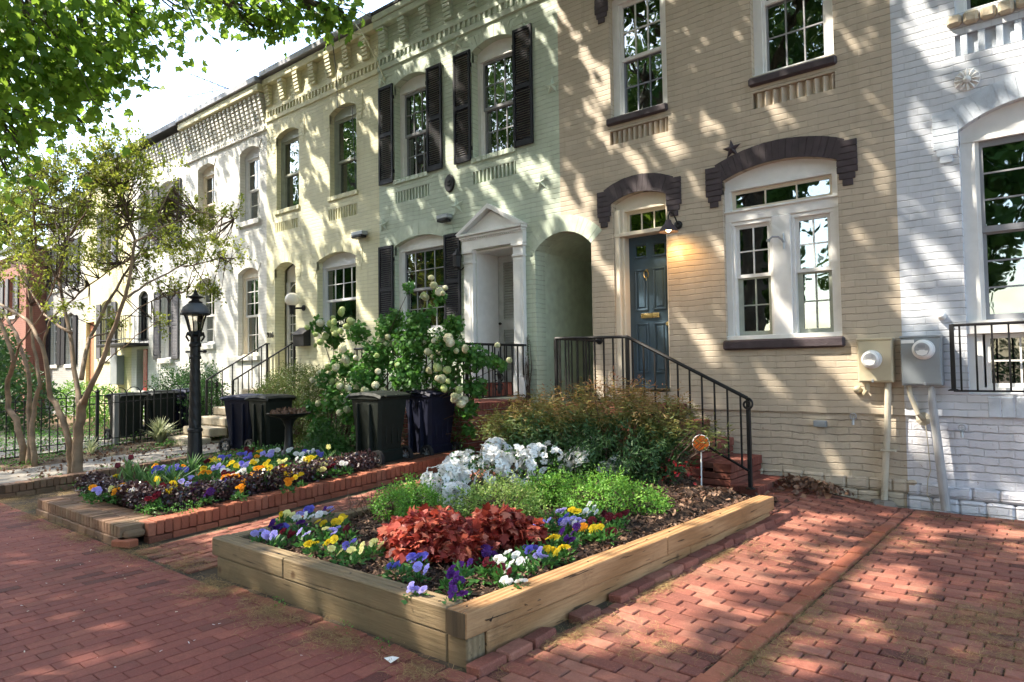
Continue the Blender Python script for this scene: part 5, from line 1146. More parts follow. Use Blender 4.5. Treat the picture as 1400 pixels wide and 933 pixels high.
for (x, z, r_, lab) in ((-7.71, 6.86, .17, 'pale star high between the two upper windows of the green house'), (-5.80, 5.60, .15, 'pale star beside the right upper shutter, at the green house edge'), (-6.03, 4.21, .14, 'pale star above and right of the white pediment'),
        (-7.77, 4.14, .17, 'pale star above and left of the white pediment'), (-9.61, 6.77, .15, 'pale star above the leftmost black shutter'), (-9.63, 4.10, .14, 'pale star above the lower left black shutter')): star(x, z, r_, M['green_trim'], lab, U(-.2, .2), 'wall stars')
mb = MB(); vs = []; nn = 24
for q, yy in ((1, 0), (1, -.02), (.85, -.03)): vs += [(-7.93+.11*q*math.cos(2*math.pi*k/nn), yy, 4.55+.15*q*math.sin(2*math.pi*k/nn)) for k in range(nn)]
mb.add(vs, [(i*nn+k, i*nn+(k+1) % nn, (i+1)*nn+(k+1) % nn, (i+1)*nn+k) for i in range(2) for k in range(nn)] + [tuple(range(2*nn, 3*nn))[::-1]]); mb.box(-7.97, -7.89, -.045, -.02, 4.51, 4.54, .004); mb.box(-7.96, -7.90, -.045, -.02, 4.56, 4.60, .008)
tag(mb.build('oval_plaque', M['iron'], org=(-7.93, 0, 4.55)), 'black oval plaque between the two upper windows of the green house', 'plaque')
# gooseneck lamp, lit
t = thing('wall_lamp', 'dark gooseneck wall lamp glowing beside the slate blue door', 'wall lamp', (-3.93, 0, 3.3))
mb = MB(); mb.lathe([(.055, 0), (.055, .015), (.03, .03)], (-3.86, 0, 3.26), 14, axis='y'); mb.tube([(-3.86, -.02, 3.26), (-3.86, -.07, 3.32), (-3.87, -.12, 3.39), (-3.885, -.18, 3.40), (-3.89, -.22, 3.34), (-3.89, -.22, 3.29)], .010, 8); mb.build('arm', M['iron'], t)
smooth_by_angle(MB().lathe([(.02, 3.30), (.035, 3.29), (.045, 3.25), (.075, 3.22), (.11, 3.17), (.125, 3.145), (.122, 3.144), (.07, 3.21), (.03, 3.245)], (-3.89, -.22, 0), 24).build('shade', M['plum'], t)); smooth_by_angle(MB().lathe([(.015, 3.225), (.03, 3.20), (.032, 3.17), (.02, 3.15), (.003, 3.145)], (-3.89, -.22, 0), 12).build('bulb', M['lit'], t))
ld = bpy.data.lights.new('door_lamp_glow', 'SPOT'); ld.energy = 4.5; ld.color = (1, .52, .16); ld.shadow_soft_size = .03; ld.spot_size = R(150); ld.spot_blend = .6; lo = bpy.data.objects.new('door_lamp_glow', ld); COL.objects.link(lo); lo.location = (-3.89, -.22, 3.125)
# globe lamp, mailbox, number, lights
gx, gz = -12.28, 2.93
t = thing('wall_lamp', 'white globe wall lamp on the cream house beside its door', 'wall lamp', (gx, 0, gz)); mb = MB(); mb.lathe([(.06, 0), (.06, .02)], (gx+.12, 0, gz-.17), 12, axis='y'); mb.tube([(gx+.12, 0, gz-.17), (gx+.06, -.12, gz-.18), (gx, -.20, gz-.18)], .02, 8); mb.lathe([(.05, gz-.30), (.055, gz-.20), (.07, gz-.12), (.05, gz-.11)], (gx, -.2, 0), 12); mb.build('bracket', M['iron'], t)
smooth_by_angle(MB().lathe([(.14*math.sin(a), gz+.0-.14*math.cos(a)) for a in np.linspace(.15, math.pi-.02, 14)], (gx, -.2, 0), 24).build('globe', M['milk'], t))
t = thing('mailbox', 'black wall mailbox with a sloping lid left of the cream house window', 'mailbox', (-12.05, 0, 2.0)); mx = -12.12
mb = MB(); mb.add([(mx-.19, -.16, 1.98), (mx+.19, -.16, 1.98), (mx+.19, 0, 1.98), (mx-.19, 0, 1.98), (mx-.19, -.17, 2.22), (mx+.19, -.17, 2.22), (mx+.19, 0, 2.33), (mx-.19, 0, 2.33)], [(0, 1, 2, 3), (0, 4, 5, 1), (1, 5, 6, 2), (3, 7, 4, 0), (4, 7, 6, 5)]); mb.build('box', M['iron'], t); MB().add([(mx-.2, -.19, 2.20), (mx+.2, -.19, 2.20), (mx+.2, 0, 2.345), (mx-.2, 0, 2.345), (mx-.2, -.19, 2.215), (mx+.2, -.19, 2.215), (mx+.2, 0, 2.36), (mx-.2, 0, 2.36)], [(0, 1, 2, 3), (4, 7, 6, 5), (0, 4, 5, 1), (1, 5, 6, 2), (3, 7, 4, 0)]).build('lid', M['iron'], t)
cu = bpy.data.curves.new('house_number', 'FONT'); cu.body = '916'; cu.size = .17; cu.extrude = .006; cu.align_x = 'CENTER'; no = bpy.data.objects.new('house_number', cu); COL.objects.link(no); no.rotation_euler = (R(90), 0, 0); bpy.context.view_layer.update(); me = bpy.data.meshes.new_from_object(no); bpy.data.objects.remove(no); me.materials.clear(); me.materials.append(M['iron']); no = bpy.data.objects.new('house_number', me); COL.objects.link(no); no.location = (-13.42, -.012, 2.2); no.rotation_euler = (R(90), 0, 0); tag(no, 'black house number 916 on the cream wall left of the glazed door', 'house number')
def flood(x, z, lab, w=.17):
    t = thing('flood_light', lab, 'flood light', (x, 0, z), 'flood lights'); MB().box(x-w, x+w, -.14, -.0, z, z+.075, .012).build('housing', M['steel'], t); MB().box(x-w+.02, x+w-.02, -.15, -.02, z-.045, z-.002, .01).build('lens', M['iron'], t)
flood(-10.25, 3.98, 'boxy flood light on the cream house above its ground floor window'); flood(-8.0, 3.95, 'boxy flood light above the black shutter left of the white doorway', .13)
t = thing('wall_lantern', 'small black carriage lantern left of the white pilaster', 'wall lantern', (-7.64, 0, 3.2)); mb = MB(); mb.lathe([(.05, 3.09), (.06, 3.11), (.075, 3.28), (.085, 3.29), (.05, 3.34), (.01, 3.40)], (-7.63, -.16, 0), 6); mb.build('lantern', M['iron'], t); MB().tube([(-7.63, 0, 3.12), (-7.63, -.08, 3.06), (-7.63, -.16, 3.09)], .012, 6).build('arm', M['iron'], t)
t = thing('flag_bracket', 'small white flag bracket between the two sashes of the large window', 'flag bracket', (-2.6, .04, 2.85)); mb = MB(); mb.tube([(-2.575, .04, 2.88), (-2.575, -.02, 2.90), (-2.60, -.07, 2.93), (-2.65, -.12, 2.93), (-2.68, -.14, 2.90)], .012, 6); mb.tube([(-2.575, .03, 2.80), (-2.575, .03, 2.98)], .010, 6); mb.lathe([(.018, 0), (.02, .03), (.014, .05)], (-2.69, -.12, 2.89), 8, axis='y'); mb.build('bracket', M['steel'], t)
t = thing('wall_lamp', 'small white shaded lamp on the white house behind the lamp post', 'wall lamp', (-16.0, 0, 1.7)); p = at(278, 485, 0); mb = MB(); mb.lathe([(.02, p[2]), (.06, p[2]-.03), (.15, p[2]-.09)], (p[0], -.2, 0), 14); mb.build('shade', M['whiteplastic'], t); MB().tube([(p[0], -.2, p[2]), (p[0]+.05, -.2, p[2]+.1), (p[0]+.1, -.1, p[2]+.1), (p[0]+.1, 0, p[2])], .012, 6).build('arm', M['whiteplastic'], t)
t = thing('utility_box', 'grey utility box on the pale yellow house left of the red door', 'utility box', (-21.4, 0, 1.6)); MB().box(-21.7, -21.2, -.2, 0, 1.15, 2.0, .01).build('housing', M['greybox'], t)
# reflector sign in the mulch
_d = at(957, 606, -1.68); sx_, sy_ = float(_d[0]), -1.68
t = thing('reflector_stake', 'orange round reflector on a thin white stake beside the brick steps', 'reflector', (sx_, sy_, .25)); MB().tube([(sx_, sy_, .12), (sx_+.01, sy_, _d[2]-.09)], .008, 6).build('stake', M['whiteplastic'], t)
mb = MB(); d = Vector((sx_, sy_, .7))-Vector((0, -8, .7)); rz = math.atan2(d.x, -d.y)*-1
mb.lathe([(.074, 0), (.078, .004), (.074, .008)], (0, 0, 0), 28, axis='y'); Mx = Matrix.Translation((sx_+.01, sy_, float(_d[2]))) @ Matrix.Rotation(math.atan2(-(0-sx_), (-8-sy_)*-1)*-1, 4, 'Z'); mb.v = [tuple(Mx @ Vector(v)) for v in mb.v]; mb.build('disc', M['orange'], t)
mb = MB(); mb.lathe([(.077, -.001), (.083, .004), (.077, .010)], (0, 0, 0), 28, axis='y'); mb.v = [tuple(Mx @ (Vector(v)+Vector((0, .004, 0)))) for v in mb.v]; mb.build('rim', M['whiteplastic'], t)
# cable hanging over the facades
p = [at(*q, -.25) for q in ((436, 30), (438, 100), (440, 160), (452, 200))]
mb = MB(); mb.tube([(-10.9, -.2, 7.95), (-10.95, -.06, 7.3), (-10.95, -.03, 6.6), (-10.5, -.03, 6.5), (-10.42, -.03, 5.4), (-10.40, -.03, 4.9)], .008, 5); tag(mb.build('hanging_cable', M['iron'], org=(-10.9, -.2, 7.9)), 'thin black cable hanging down the cream facade past the upper window', 'cable')
mb = MB(); mb.tube([(-10.5, -.3, 7.98), (-10.0, -.35, 7.85), (-9.75, -.30, 7.5), (-9.70, -.06, 7.1), (-9.6, -.05, 6.9), (-9.5, -.06, 6.72)], .011, 5); tag(mb.build('hanging_cable', M['cream_trim'], org=(-10.5, -.3, 7.9)), 'pale cable looping from the roof edge down to the leftmost star', 'cable')
# antenna and chimney
a0 = atx(290, 140, -16.3) ; ax_, az_ = -17.3, 8.0
t = thing('tv_antenna', 'thin television aerial on the roof of the white house', 'antenna', (-17.0, .9, 8.1)); A = at(291, 104, .9); B = at(291, 140, .9)
mb = MB(); mb.tube([(A[0], .9, A[2]), (A[0], .9, 8.0)], .012, 5); mb.build('mast', M['steel'], t); mb = MB()
for (q1, q2) in (((257, 100), (313, 122)), ((255, 133), (314, 120))):
    c1, c2 = at(*q1, .9), at(*q2, .9); mb.tube([c1, c2], .010, 4)
    for k in range(6): m_ = c1+(c2-c1)*(k+.5)/6; mb.tube([m_+np.array([0, -.22, 0]), m_+np.array([0, .22, 0])], .006, 4)
mb.build('elements', M['iron'], t)
C_ = at(150, 203, 1.2); t = thing('chimney', 'grey chimney with a flat cap rising above the roofs at the left', 'chimney', (C_[0], 1.2, 7.7)); MB().box(C_[0]-.32, C_[0]+.32, .95, 1.55, 7.3, 8.75, .01).build('stack', M['grey'], t); MB().box(C_[0]-.45, C_[0]+.45, .85, 1.65, 8.95, 9.03, .01).box(C_[0]-.25, C_[0]-.2, 1.0, 1.05, 8.7, 8.96).box(C_[0]+.2, C_[0]+.25, 1.0, 1.05, 8.7, 8.96).build('cap', M['roofdark'], t)
# ------------------------------------------------------------------ planting
def bush(name, label, cat, blobs, per, size, shape, mat, tw=6, base=None, up=.4, inner=.5, group=None, zmin=None, twmat='twig', clump=0):
    c0 = np.mean([b[0] for b in blobs], axis=0); base = base if base is not None else (c0[0], c0[1], min(b[0][2]-b[1][2] for b in blobs))
    t = thing(name, label, cat, tuple(map(float, base)), group)
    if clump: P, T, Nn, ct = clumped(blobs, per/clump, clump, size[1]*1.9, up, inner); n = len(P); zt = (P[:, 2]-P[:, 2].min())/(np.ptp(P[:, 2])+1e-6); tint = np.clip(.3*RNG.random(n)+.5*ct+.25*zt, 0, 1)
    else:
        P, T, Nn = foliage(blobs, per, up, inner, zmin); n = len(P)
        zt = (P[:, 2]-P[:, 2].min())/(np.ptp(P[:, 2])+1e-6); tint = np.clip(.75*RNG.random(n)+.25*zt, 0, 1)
    leafcloud('foliage', P, T, Nn, size[0]+(size[1]-size[0])*RNG.random(n), shape, mat, t, tint)
    mb = MB()
    for b in blobs:
        for k in range(tw):
            e = np.array(b[0])+rdir(1, .3)[0]*np.array(b[1])*.8; s_ = np.array(base)+RNG.normal(size=3)*[.04, .04, 0]; m_ = (s_+e)/2+RNG.normal(size=3)*.03+[0, 0, .03]
            mb.tube([s_, m_, e], [.009, .006, .002], 4, False)
    mb.build('stems', M[twmat], t)
    return t
# viburnum
vb = thing('snowball_viburnum', 'large viburnum covered in round greenish white flower heads behind the bins', 'shrub', (-8.6, -1.75, .25))
VP = [(455, 462, -1.9, .17), (490, 455, -1.9, .16), (530, 450, -1.8, .2), (470, 500, -2.0, .2), (520, 485, -1.9, .26), (565, 465, -1.8, .28), (610, 475, -1.7, .26), (560, 510, -1.8, .28), (610, 515, -1.6, .22), (500, 520, -2.0, .26), (460, 545, -2.1, .22), (645, 490, -1.6, .2), (650, 530, -1.5, .15), (640, 560, -1.5, .13), (570, 440, -1.8, .18), (620, 445, -1.7, .14), (672, 495, -1.5, .10), (480, 560, -2.1, .2), (425, 560, -2.2, .13), (440, 590, -2.2, .2), (460, 615, -2.2, .2), (600, 405, -1.7, .09), (560, 395, -1.8, .08), (590, 425, -1.7, .08), (540, 435, -1.8, .12), (445, 520, -2.1, .15), (685, 500, -1.5, .07), (640, 590, -1.45, .1), (640, 620, -1.45, .08), (435, 445, -2., .12), (500, 590, -2.35, .2), (450, 640, -2.35, .2)]
bl = [(at(x, y, Y), (r_*1.1, r_*.9, r_)) for x, y, Y, r_ in VP]
P, T, Nn = foliage(bl, 820, .5, .15); n = len(P); leafcloud('foliage', P, T, Nn, .034+.034*RNG.random(n), 'maple', M['l_vib'], vb, np.clip(RNG.random(n)*.8+.2*(P[:, 2]-1)/1.2, 0, 1))
mb = MB(); root = np.array([-8.5, -1.9, .2])
for c_, r_ in bl:
    m_ = root*.45+c_*.55+np.array([U(-.12, .12), U(-.1, .1), U(-.05, .15)]); mb.tube([root+RNG.normal(size=3)*[.08, .08, 0], (root+m_)/2+RNG.normal(size=3)*.04, m_, c_], [.020, .013, .008, .003], 5, False)
mb.build('stems', M['twig'], vb)
# one snowball = many small petals
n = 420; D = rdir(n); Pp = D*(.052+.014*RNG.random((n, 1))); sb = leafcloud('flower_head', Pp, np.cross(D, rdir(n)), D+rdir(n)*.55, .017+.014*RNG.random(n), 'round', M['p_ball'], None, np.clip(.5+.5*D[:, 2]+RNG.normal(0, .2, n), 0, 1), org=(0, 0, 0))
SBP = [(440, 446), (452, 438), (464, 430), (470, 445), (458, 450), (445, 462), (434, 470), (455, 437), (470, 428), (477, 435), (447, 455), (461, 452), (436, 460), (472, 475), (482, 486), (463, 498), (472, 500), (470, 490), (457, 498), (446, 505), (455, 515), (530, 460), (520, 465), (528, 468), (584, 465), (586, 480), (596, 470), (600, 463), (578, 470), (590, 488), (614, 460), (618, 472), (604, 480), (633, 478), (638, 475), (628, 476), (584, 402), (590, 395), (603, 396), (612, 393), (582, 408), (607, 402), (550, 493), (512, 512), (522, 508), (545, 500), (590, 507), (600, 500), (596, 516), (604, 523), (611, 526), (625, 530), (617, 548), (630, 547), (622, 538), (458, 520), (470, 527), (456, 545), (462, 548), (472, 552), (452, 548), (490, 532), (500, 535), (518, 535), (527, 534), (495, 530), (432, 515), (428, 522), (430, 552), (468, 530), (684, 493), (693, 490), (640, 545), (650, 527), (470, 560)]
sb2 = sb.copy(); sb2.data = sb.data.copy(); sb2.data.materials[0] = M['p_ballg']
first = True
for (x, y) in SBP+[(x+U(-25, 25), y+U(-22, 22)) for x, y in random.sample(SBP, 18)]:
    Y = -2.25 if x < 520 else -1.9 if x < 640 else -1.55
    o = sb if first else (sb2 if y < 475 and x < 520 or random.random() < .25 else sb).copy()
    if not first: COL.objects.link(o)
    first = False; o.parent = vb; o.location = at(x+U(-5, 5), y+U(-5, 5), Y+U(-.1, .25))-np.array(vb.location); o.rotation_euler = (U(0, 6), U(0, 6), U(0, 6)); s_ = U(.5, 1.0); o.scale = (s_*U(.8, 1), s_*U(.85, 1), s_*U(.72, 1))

# fern-like bush below it
bush('leafy_shrub', 'dense green leafy shrub between the bird bath and the green bin', 'shrub', [((-8.3, -2.1, .45), (.5, .35, .33)), ((-7.9, -2.4, .4), (.42, .3, .28)), ((-7.6, -1.8, .5), (.35, .4, .4)), ((-8.9, -1.7, .5), (.4, .3, .35))], 900, (.03, .06), 'slim', M['l_dark'], 5)
bush('barberry_shrub', 'broad shrub with olive and bronze leaves in front of the cream house window', 'shrub', [((-10.9, -1.0, 1.05), (.95, .5, .5)), ((-11.5, -1.0, .85), (.6, .5, .5)), ((-10.2, -.9, 1.0), (.7, .5, .5)), ((-10.6, -1.2, .6), (1.0, .5, .5)), ((-9.6, -.9, .8), (.5, .4, .5)), ((-11.0, -.95, 1.35), (.5, .35, .25)), ((-12.0, -.9, .9), (.3, .35, .4))], 1400, (.02, .045), 'oval', M['l_barb'], 10, clump=12)
bush('hedge_shrub', 'dark glossy shrub filling the corner left of the stone steps', 'shrub', [((-14.6, -.9, .85), (.7, .5, .55)), ((-15.6, -.8, .9), (.8, .55, .6)), ((-13.9, -1.2, .75), (.3, .35, .5)), ((-16.4, -.8, 1.0), (.5, .45, .6)), ((-15.0, -.8, 1.35), (.55, .4, .3))], 700, (.035, .07), 'oval', M['l_dark'], 8, clump=9)
bush('hedge_shrub', 'low green shrub beneath the iron balcony', 'shrub', [((-19.5, -1.2, .7), (1.1, .5, .5)), ((-21.2, -1.2, .8), (1.0, .5, .55)), ((-18.2, -1.0, .6), (.6, .5, .4))], 350, (.05, .09), 'oval', M['l_box'], 6)
bush('evergreen_shrub', 'big dark evergreen bush behind the fence at the left edge', 'shrub', [((-20.5, -3.3, 1.2), (1.5, .9, 1.2)), ((-22.5, -3.2, 1.4), (1.5, 1., 1.3)), ((-18.9, -3.0, .8), (.9, .7, .8)), ((-24.5, -3.0, 1.4), (1.5, 1., 1.3)), ((-20.0, -3.4, 2.1), (.7, .6, .6))], 220, (.07, .12), 'oval', M['l_dark'], 8)
bush('climbing_plant', 'thin leafy climber on the corner of the white doorway', 'climber', [((-6.30, -.04, 1.85), (.05, .04, .14)), ((-6.31, -.04, 1.55), (.05, .04, .22)), ((-6.30, -.04, 1.25), (.05, .04, .2))], 500, (.015, .03), 'oval', M['l_dark'], 4, base=(-6.3, -.03, 1.0))
bush('climbing_plant', 'leafy vine hanging beside the brick porch corner behind the navy bin', 'climber', [((-6.45, -1.37, .75), (.12, .06, .22)), ((-6.5, -1.36, .45), (.14, .07, .2))], 400, (.03, .05), 'oval', M['l_vib'], 4, base=(-6.5, -1.36, .25))
def blades(name, label, cat, x, y, z, n, L, mat, spread=.9, wscale=1.):
    a = RNG.random(n)*6.283; e = RNG.random(n)*spread+.15; D = np.stack([np.cos(a)*np.sin(e), np.sin(a)*np.sin(e), np.cos(e)], 1); Nn = np.stack([np.cos(a), np.sin(a), np.full(n, .2)], 1)*-1
    P = np.array([x, y, z])+np.stack([np.cos(a), np.sin(a), 0*a], 1)*.04*RNG.random(n)[:, None]
    return tag(leafcloud(name, P, D, Nn, L*(.6+.4*RNG.random(n)), 'blade', mat, org=(x, y, z)), label, cat)
blades('striped_grass', 'tuft of pale striped grass at the foot of the hooped fence', 'grass plant', -13.55, -2.25, g(-13.5, -2.2), 150, .55, M['l_varblade'], 1.1)
blades('striped_grass', 'smaller pale striped tuft nearer the sidewalk along the fence', 'grass plant', -13.3, -3.5, g(-13.5, -3.5), 60, .32, M['l_varblade'], 1.3)
def cover(name, n, x0, x1, y0, y1, h, size, mat, shape='oval', keep=None, dz=0):
    x = x0+(x1-x0)*RNG.random(n); y = y0+(y1-y0)*RNG.random(n); k = (np.sin(x*5+1)*np.sin(y*6)+np.sin(x*11)*np.sin(y*13)*.5+RNG.random(n)) > .2
    if keep: k &= np.array([keep(a, b) for a, b in zip(x, y)])
    x = x[k]; y = y[k]; m_ = len(x); z = np.array([g(a, b) for a, b in zip(x, y)])+h*RNG.random(m_)+dz
    o = leafcloud(name, np.stack([x, y, z], 1), rdir(m_, .3), rdir(m_, .8), size[0]+(size[1]-size[0])*RNG.random(m_), shape, mat); o['kind'] = 'stuff'
cover('ground_cover', 3500, -13.9, -12.6, -5.4, -1.0, .09, (.02, .05), M['l_cover'], keep=lambda a, b: math.sin(a*3+b*2) > -.2)
cover('ground_cover', 5500, -19, -14.2, -5.2, -1.2, .16, (.03, .06), M['l_cover']); cover('ground_cover', 2600, -11.1, -9.9, -5.0, -2.0, .07, (.02, .04), M['l_cover'], keep=lambda a, b: RNG.random() < .6)
cover('leaf_litter', 1500, -14, -9.2, -5.0, -1.6, .02, (.03, .06), M['l_dead'], 'curl', dz=.0); cover('leaf_litter', 700, -18, -14.1, -5.2, -1.6, .02, (.03, .06), M['l_dead'], 'curl')
# weeds at the timber foot and loose corner plant
for i, (x, y, lab) in enumerate(((-3.92, -5.60, 'tiny green weed at the foot of the front timber, nearer its left end'), (-3.25, -5.61, 'tiny green weed in the crack by the front timber, nearer the corner'), (-2.9, -5.61, 'tiny green weed closest to the timber corner'))):
    P, T, Nn = foliage([((x, y, .03), (.07, .03, .035))], 900, .8); tag(leafcloud('weed', P, T, Nn, .018, 'oval', M['l_cover'], org=(x, y, 0)), lab, 'weed', 'weeds along the timber')
P, T, Nn = foliage([((-6.62, -5.20, .21), (.16, .12, .05)), ((-6.45, -5.02, .22), (.16, .14, .05)), ((-6.8, -5.26, .20), (.12, .08, .04))], 900, .6); tag(leafcloud('creeping_plant', P, T, Nn, .022, 'oval', M['l_cover'], org=(-6.5, -5.1, .2)), 'bright green creeping plant spilling over the brick bed corner', 'plant')

# dark edging hedge
def hedge_run(name, label, pts, w, h):
    segs = []
    for (xa, ya), (xb, yb) in zip(pts[:-1], pts[1:]):
        L = math.hypot(xb-xa, yb-ya); k = int(L/.12)
        for i in range(k): t = (i+.5)/k; x, y = xa+(xb-xa)*t+U(-.02, .02), ya+(yb-ya)*t+U(-.02, .02); segs.append(((x, y, bedz(x, y)+h*.38), (w*U(.85, 1.1), w*U(.85, 1.1), h*U(.5, .68))))
    return bush(name, label, 'hedge', segs, 1500, (.018, .036), 'round', M['l_mondo'], 1, up=.5, inner=.35)
hedge_run('edging_hedge', 'low purple black edging plants behind the brick bed wall', [(-8.62, -4.95), (-8.5, -5.15), (-6.85, -5.15), (-6.60, -4.85), (-6.60, -2.75)], .145, .22)

# planter shrubs
def sp(x, y, z, w, h, d=None): return ((x, y, z), (w, d or w*.9, h))
SG = 'clipped green shrubs in the timber planter'
def gs(px, py, z, w, h): p = gp(px, py, z); return ((p[0], p[1], z-.02), (w*1.03, w*.9, h*1.3))
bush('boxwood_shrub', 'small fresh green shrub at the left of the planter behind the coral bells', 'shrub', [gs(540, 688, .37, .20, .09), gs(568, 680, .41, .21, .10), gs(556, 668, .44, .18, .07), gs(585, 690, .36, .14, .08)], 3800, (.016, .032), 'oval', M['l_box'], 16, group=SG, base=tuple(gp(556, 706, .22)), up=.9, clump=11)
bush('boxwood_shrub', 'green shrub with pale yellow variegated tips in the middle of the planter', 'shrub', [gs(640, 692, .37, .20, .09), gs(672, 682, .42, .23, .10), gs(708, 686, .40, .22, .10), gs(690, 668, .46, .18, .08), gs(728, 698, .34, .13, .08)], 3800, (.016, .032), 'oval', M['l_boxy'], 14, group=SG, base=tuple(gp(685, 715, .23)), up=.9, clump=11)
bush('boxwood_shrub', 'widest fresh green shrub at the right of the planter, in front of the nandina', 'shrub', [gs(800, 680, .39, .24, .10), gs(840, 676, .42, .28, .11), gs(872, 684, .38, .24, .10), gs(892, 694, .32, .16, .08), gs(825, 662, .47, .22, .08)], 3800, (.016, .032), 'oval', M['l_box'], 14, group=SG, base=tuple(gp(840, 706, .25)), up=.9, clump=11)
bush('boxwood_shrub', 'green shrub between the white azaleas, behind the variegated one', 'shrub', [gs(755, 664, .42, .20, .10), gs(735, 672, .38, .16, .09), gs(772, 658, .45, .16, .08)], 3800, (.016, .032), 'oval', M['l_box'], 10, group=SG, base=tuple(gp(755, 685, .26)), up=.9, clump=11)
P_ = np.array([-4.75, -4.18, .21]); n = 90; tag(leafcloud('dry_twigs', P_+RNG.normal(size=(n, 3))*[.12, .10, .02], rdir(n, .9), rdir(n), .12+.12*RNG.random(n), 'strand', M['l_dead'], org=tuple(P_)), 'clump of dry brown twigs beside the leftmost green shrub', 'twigs')
# azaleas
def azalea_flower():
    V = []; Fs = []; T = []
    mb = MB()
    for k in range(5):
        a = k*2*math.pi/5; c_, s_ = math.cos(a), math.sin(a); q = lambda r, t, z: (r*c_-t*s_, r*s_+t*c_, z)
        mb.add([q(.004, 0, 0), q(.020, -.016, .010), q(.040, -.018, .014), q(.052, 0, .008), q(.040, .018, .014), q(.020, .016, .010)], [(0, 1, 2, 3, 4, 5)], tint=.4+.5*RNG.random())
    return mb
def azalea(label, blobs, nfl, zlift=0):
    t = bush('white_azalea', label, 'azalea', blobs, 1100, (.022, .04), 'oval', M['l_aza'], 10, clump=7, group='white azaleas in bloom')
    base = MB(); first = None; cs = []
    for k in range(nfl):
        b = blobs[k % len(blobs)]; d = rdir(1, .55)[0]; d[1] -= .25; d /= np.linalg.norm(d); p = np.array(b[0])+d*np.array(b[1])*U(.92, 1.08)
        if first is None:
            mb = MB()
            for j in range(4):                     # a truss of several blooms
                f = azalea_flower(); dd = rdir(1, .5)[0]; Mx = Matrix.Translation(Vector(dd)*.048) @ Vector((0, 0, 1)).rotation_difference(Vector(dd)).to_matrix().to_4x4()
                f.v = [tuple(Mx @ Vector(v)) for v in f.v]; mb.add(f.v, f.f); mb.tint = (mb.tint or [])[:len(mb.f)-len(f.f)]+f.tint
            first = mb.build('flower_truss', M['p_white'], t, org=(0, 0, 0)); o = first
        else: o = first.copy(); COL.objects.link(o)
        o.parent = t; o.location = p-np.array(t.location); o.rotation_euler = (U(-.5, .5), U(-.5, .5), U(0, 6)); s_ = U(.8, 1.15); o.scale = (s_,)*3
    return t
azalea('leftmost white azalea, its blooms massed behind the coral bells', [gs(608, 668, .40, .17, .14), gs(640, 652, .46, .22, .17), gs(672, 640, .50, .20, .15), gs(628, 684, .34, .12, .09)], 84)
azalea('white azalea in the middle, in front of the brick porch', [gs(705, 638, .48, .22, .15), gs(742, 632, .48, .22, .14), gs(680, 622, .50, .16, .12)], 62)
azalea('rightmost white azalea, sparse blooms reaching up into the nandina', [gs(800, 634, .46, .22, .14), gs(810, 606, .56, .18, .16), gs(848, 640, .42, .12, .08), gs(775, 618, .5, .14, .12), gs(828, 622, .5, .14, .12)], 62)
# nandina
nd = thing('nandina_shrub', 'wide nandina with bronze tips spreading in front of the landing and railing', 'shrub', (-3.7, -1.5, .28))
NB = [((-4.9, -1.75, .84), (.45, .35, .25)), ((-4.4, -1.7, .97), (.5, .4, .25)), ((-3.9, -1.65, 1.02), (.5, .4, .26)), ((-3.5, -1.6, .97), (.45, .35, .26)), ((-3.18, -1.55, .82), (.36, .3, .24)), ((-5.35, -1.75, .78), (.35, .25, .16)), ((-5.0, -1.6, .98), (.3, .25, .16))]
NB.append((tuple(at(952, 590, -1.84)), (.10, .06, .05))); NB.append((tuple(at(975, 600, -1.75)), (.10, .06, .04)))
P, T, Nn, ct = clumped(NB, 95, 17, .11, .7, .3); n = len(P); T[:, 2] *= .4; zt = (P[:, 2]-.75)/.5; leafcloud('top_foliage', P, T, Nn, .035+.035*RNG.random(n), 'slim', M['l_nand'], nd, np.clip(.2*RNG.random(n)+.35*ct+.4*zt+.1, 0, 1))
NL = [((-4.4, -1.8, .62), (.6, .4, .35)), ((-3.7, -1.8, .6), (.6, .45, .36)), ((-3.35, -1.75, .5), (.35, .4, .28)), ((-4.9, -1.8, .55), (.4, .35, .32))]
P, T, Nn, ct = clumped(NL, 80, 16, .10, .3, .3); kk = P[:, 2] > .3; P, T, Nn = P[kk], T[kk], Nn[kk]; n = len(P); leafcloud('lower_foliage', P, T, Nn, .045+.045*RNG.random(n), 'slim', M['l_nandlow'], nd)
mb = MB()
for b in NB+NL:
    for k in range(6): e = np.array(b[0])+rdir(1, .5)[0]*np.array(b[1])*.9; s_ = np.array([interp(b[0][0], [-5.4, -2.9], [-4.5, -3.3])+U(-.15, .15), -1.75+U(-.1, .1), .22]); mb.tube([s_, s_*.5+e*.5+[0, 0, .08], e], [.008, .006, .002], 4, False)
mb.build('stems', M['twig'], nd)
n = 40; P = np.array([[-3.1+U(-.25, .5)*.5, -1.8+U(-.2, .1), U(.35, .6)] for _ in range(n)]); leafcloud('red_leaves', P, rdir(n), rdir(n, .4), .05, 'oval', leafmat('red_leaf', [(.18, .01, .015), (.3, .02, .02)], .2), nd)
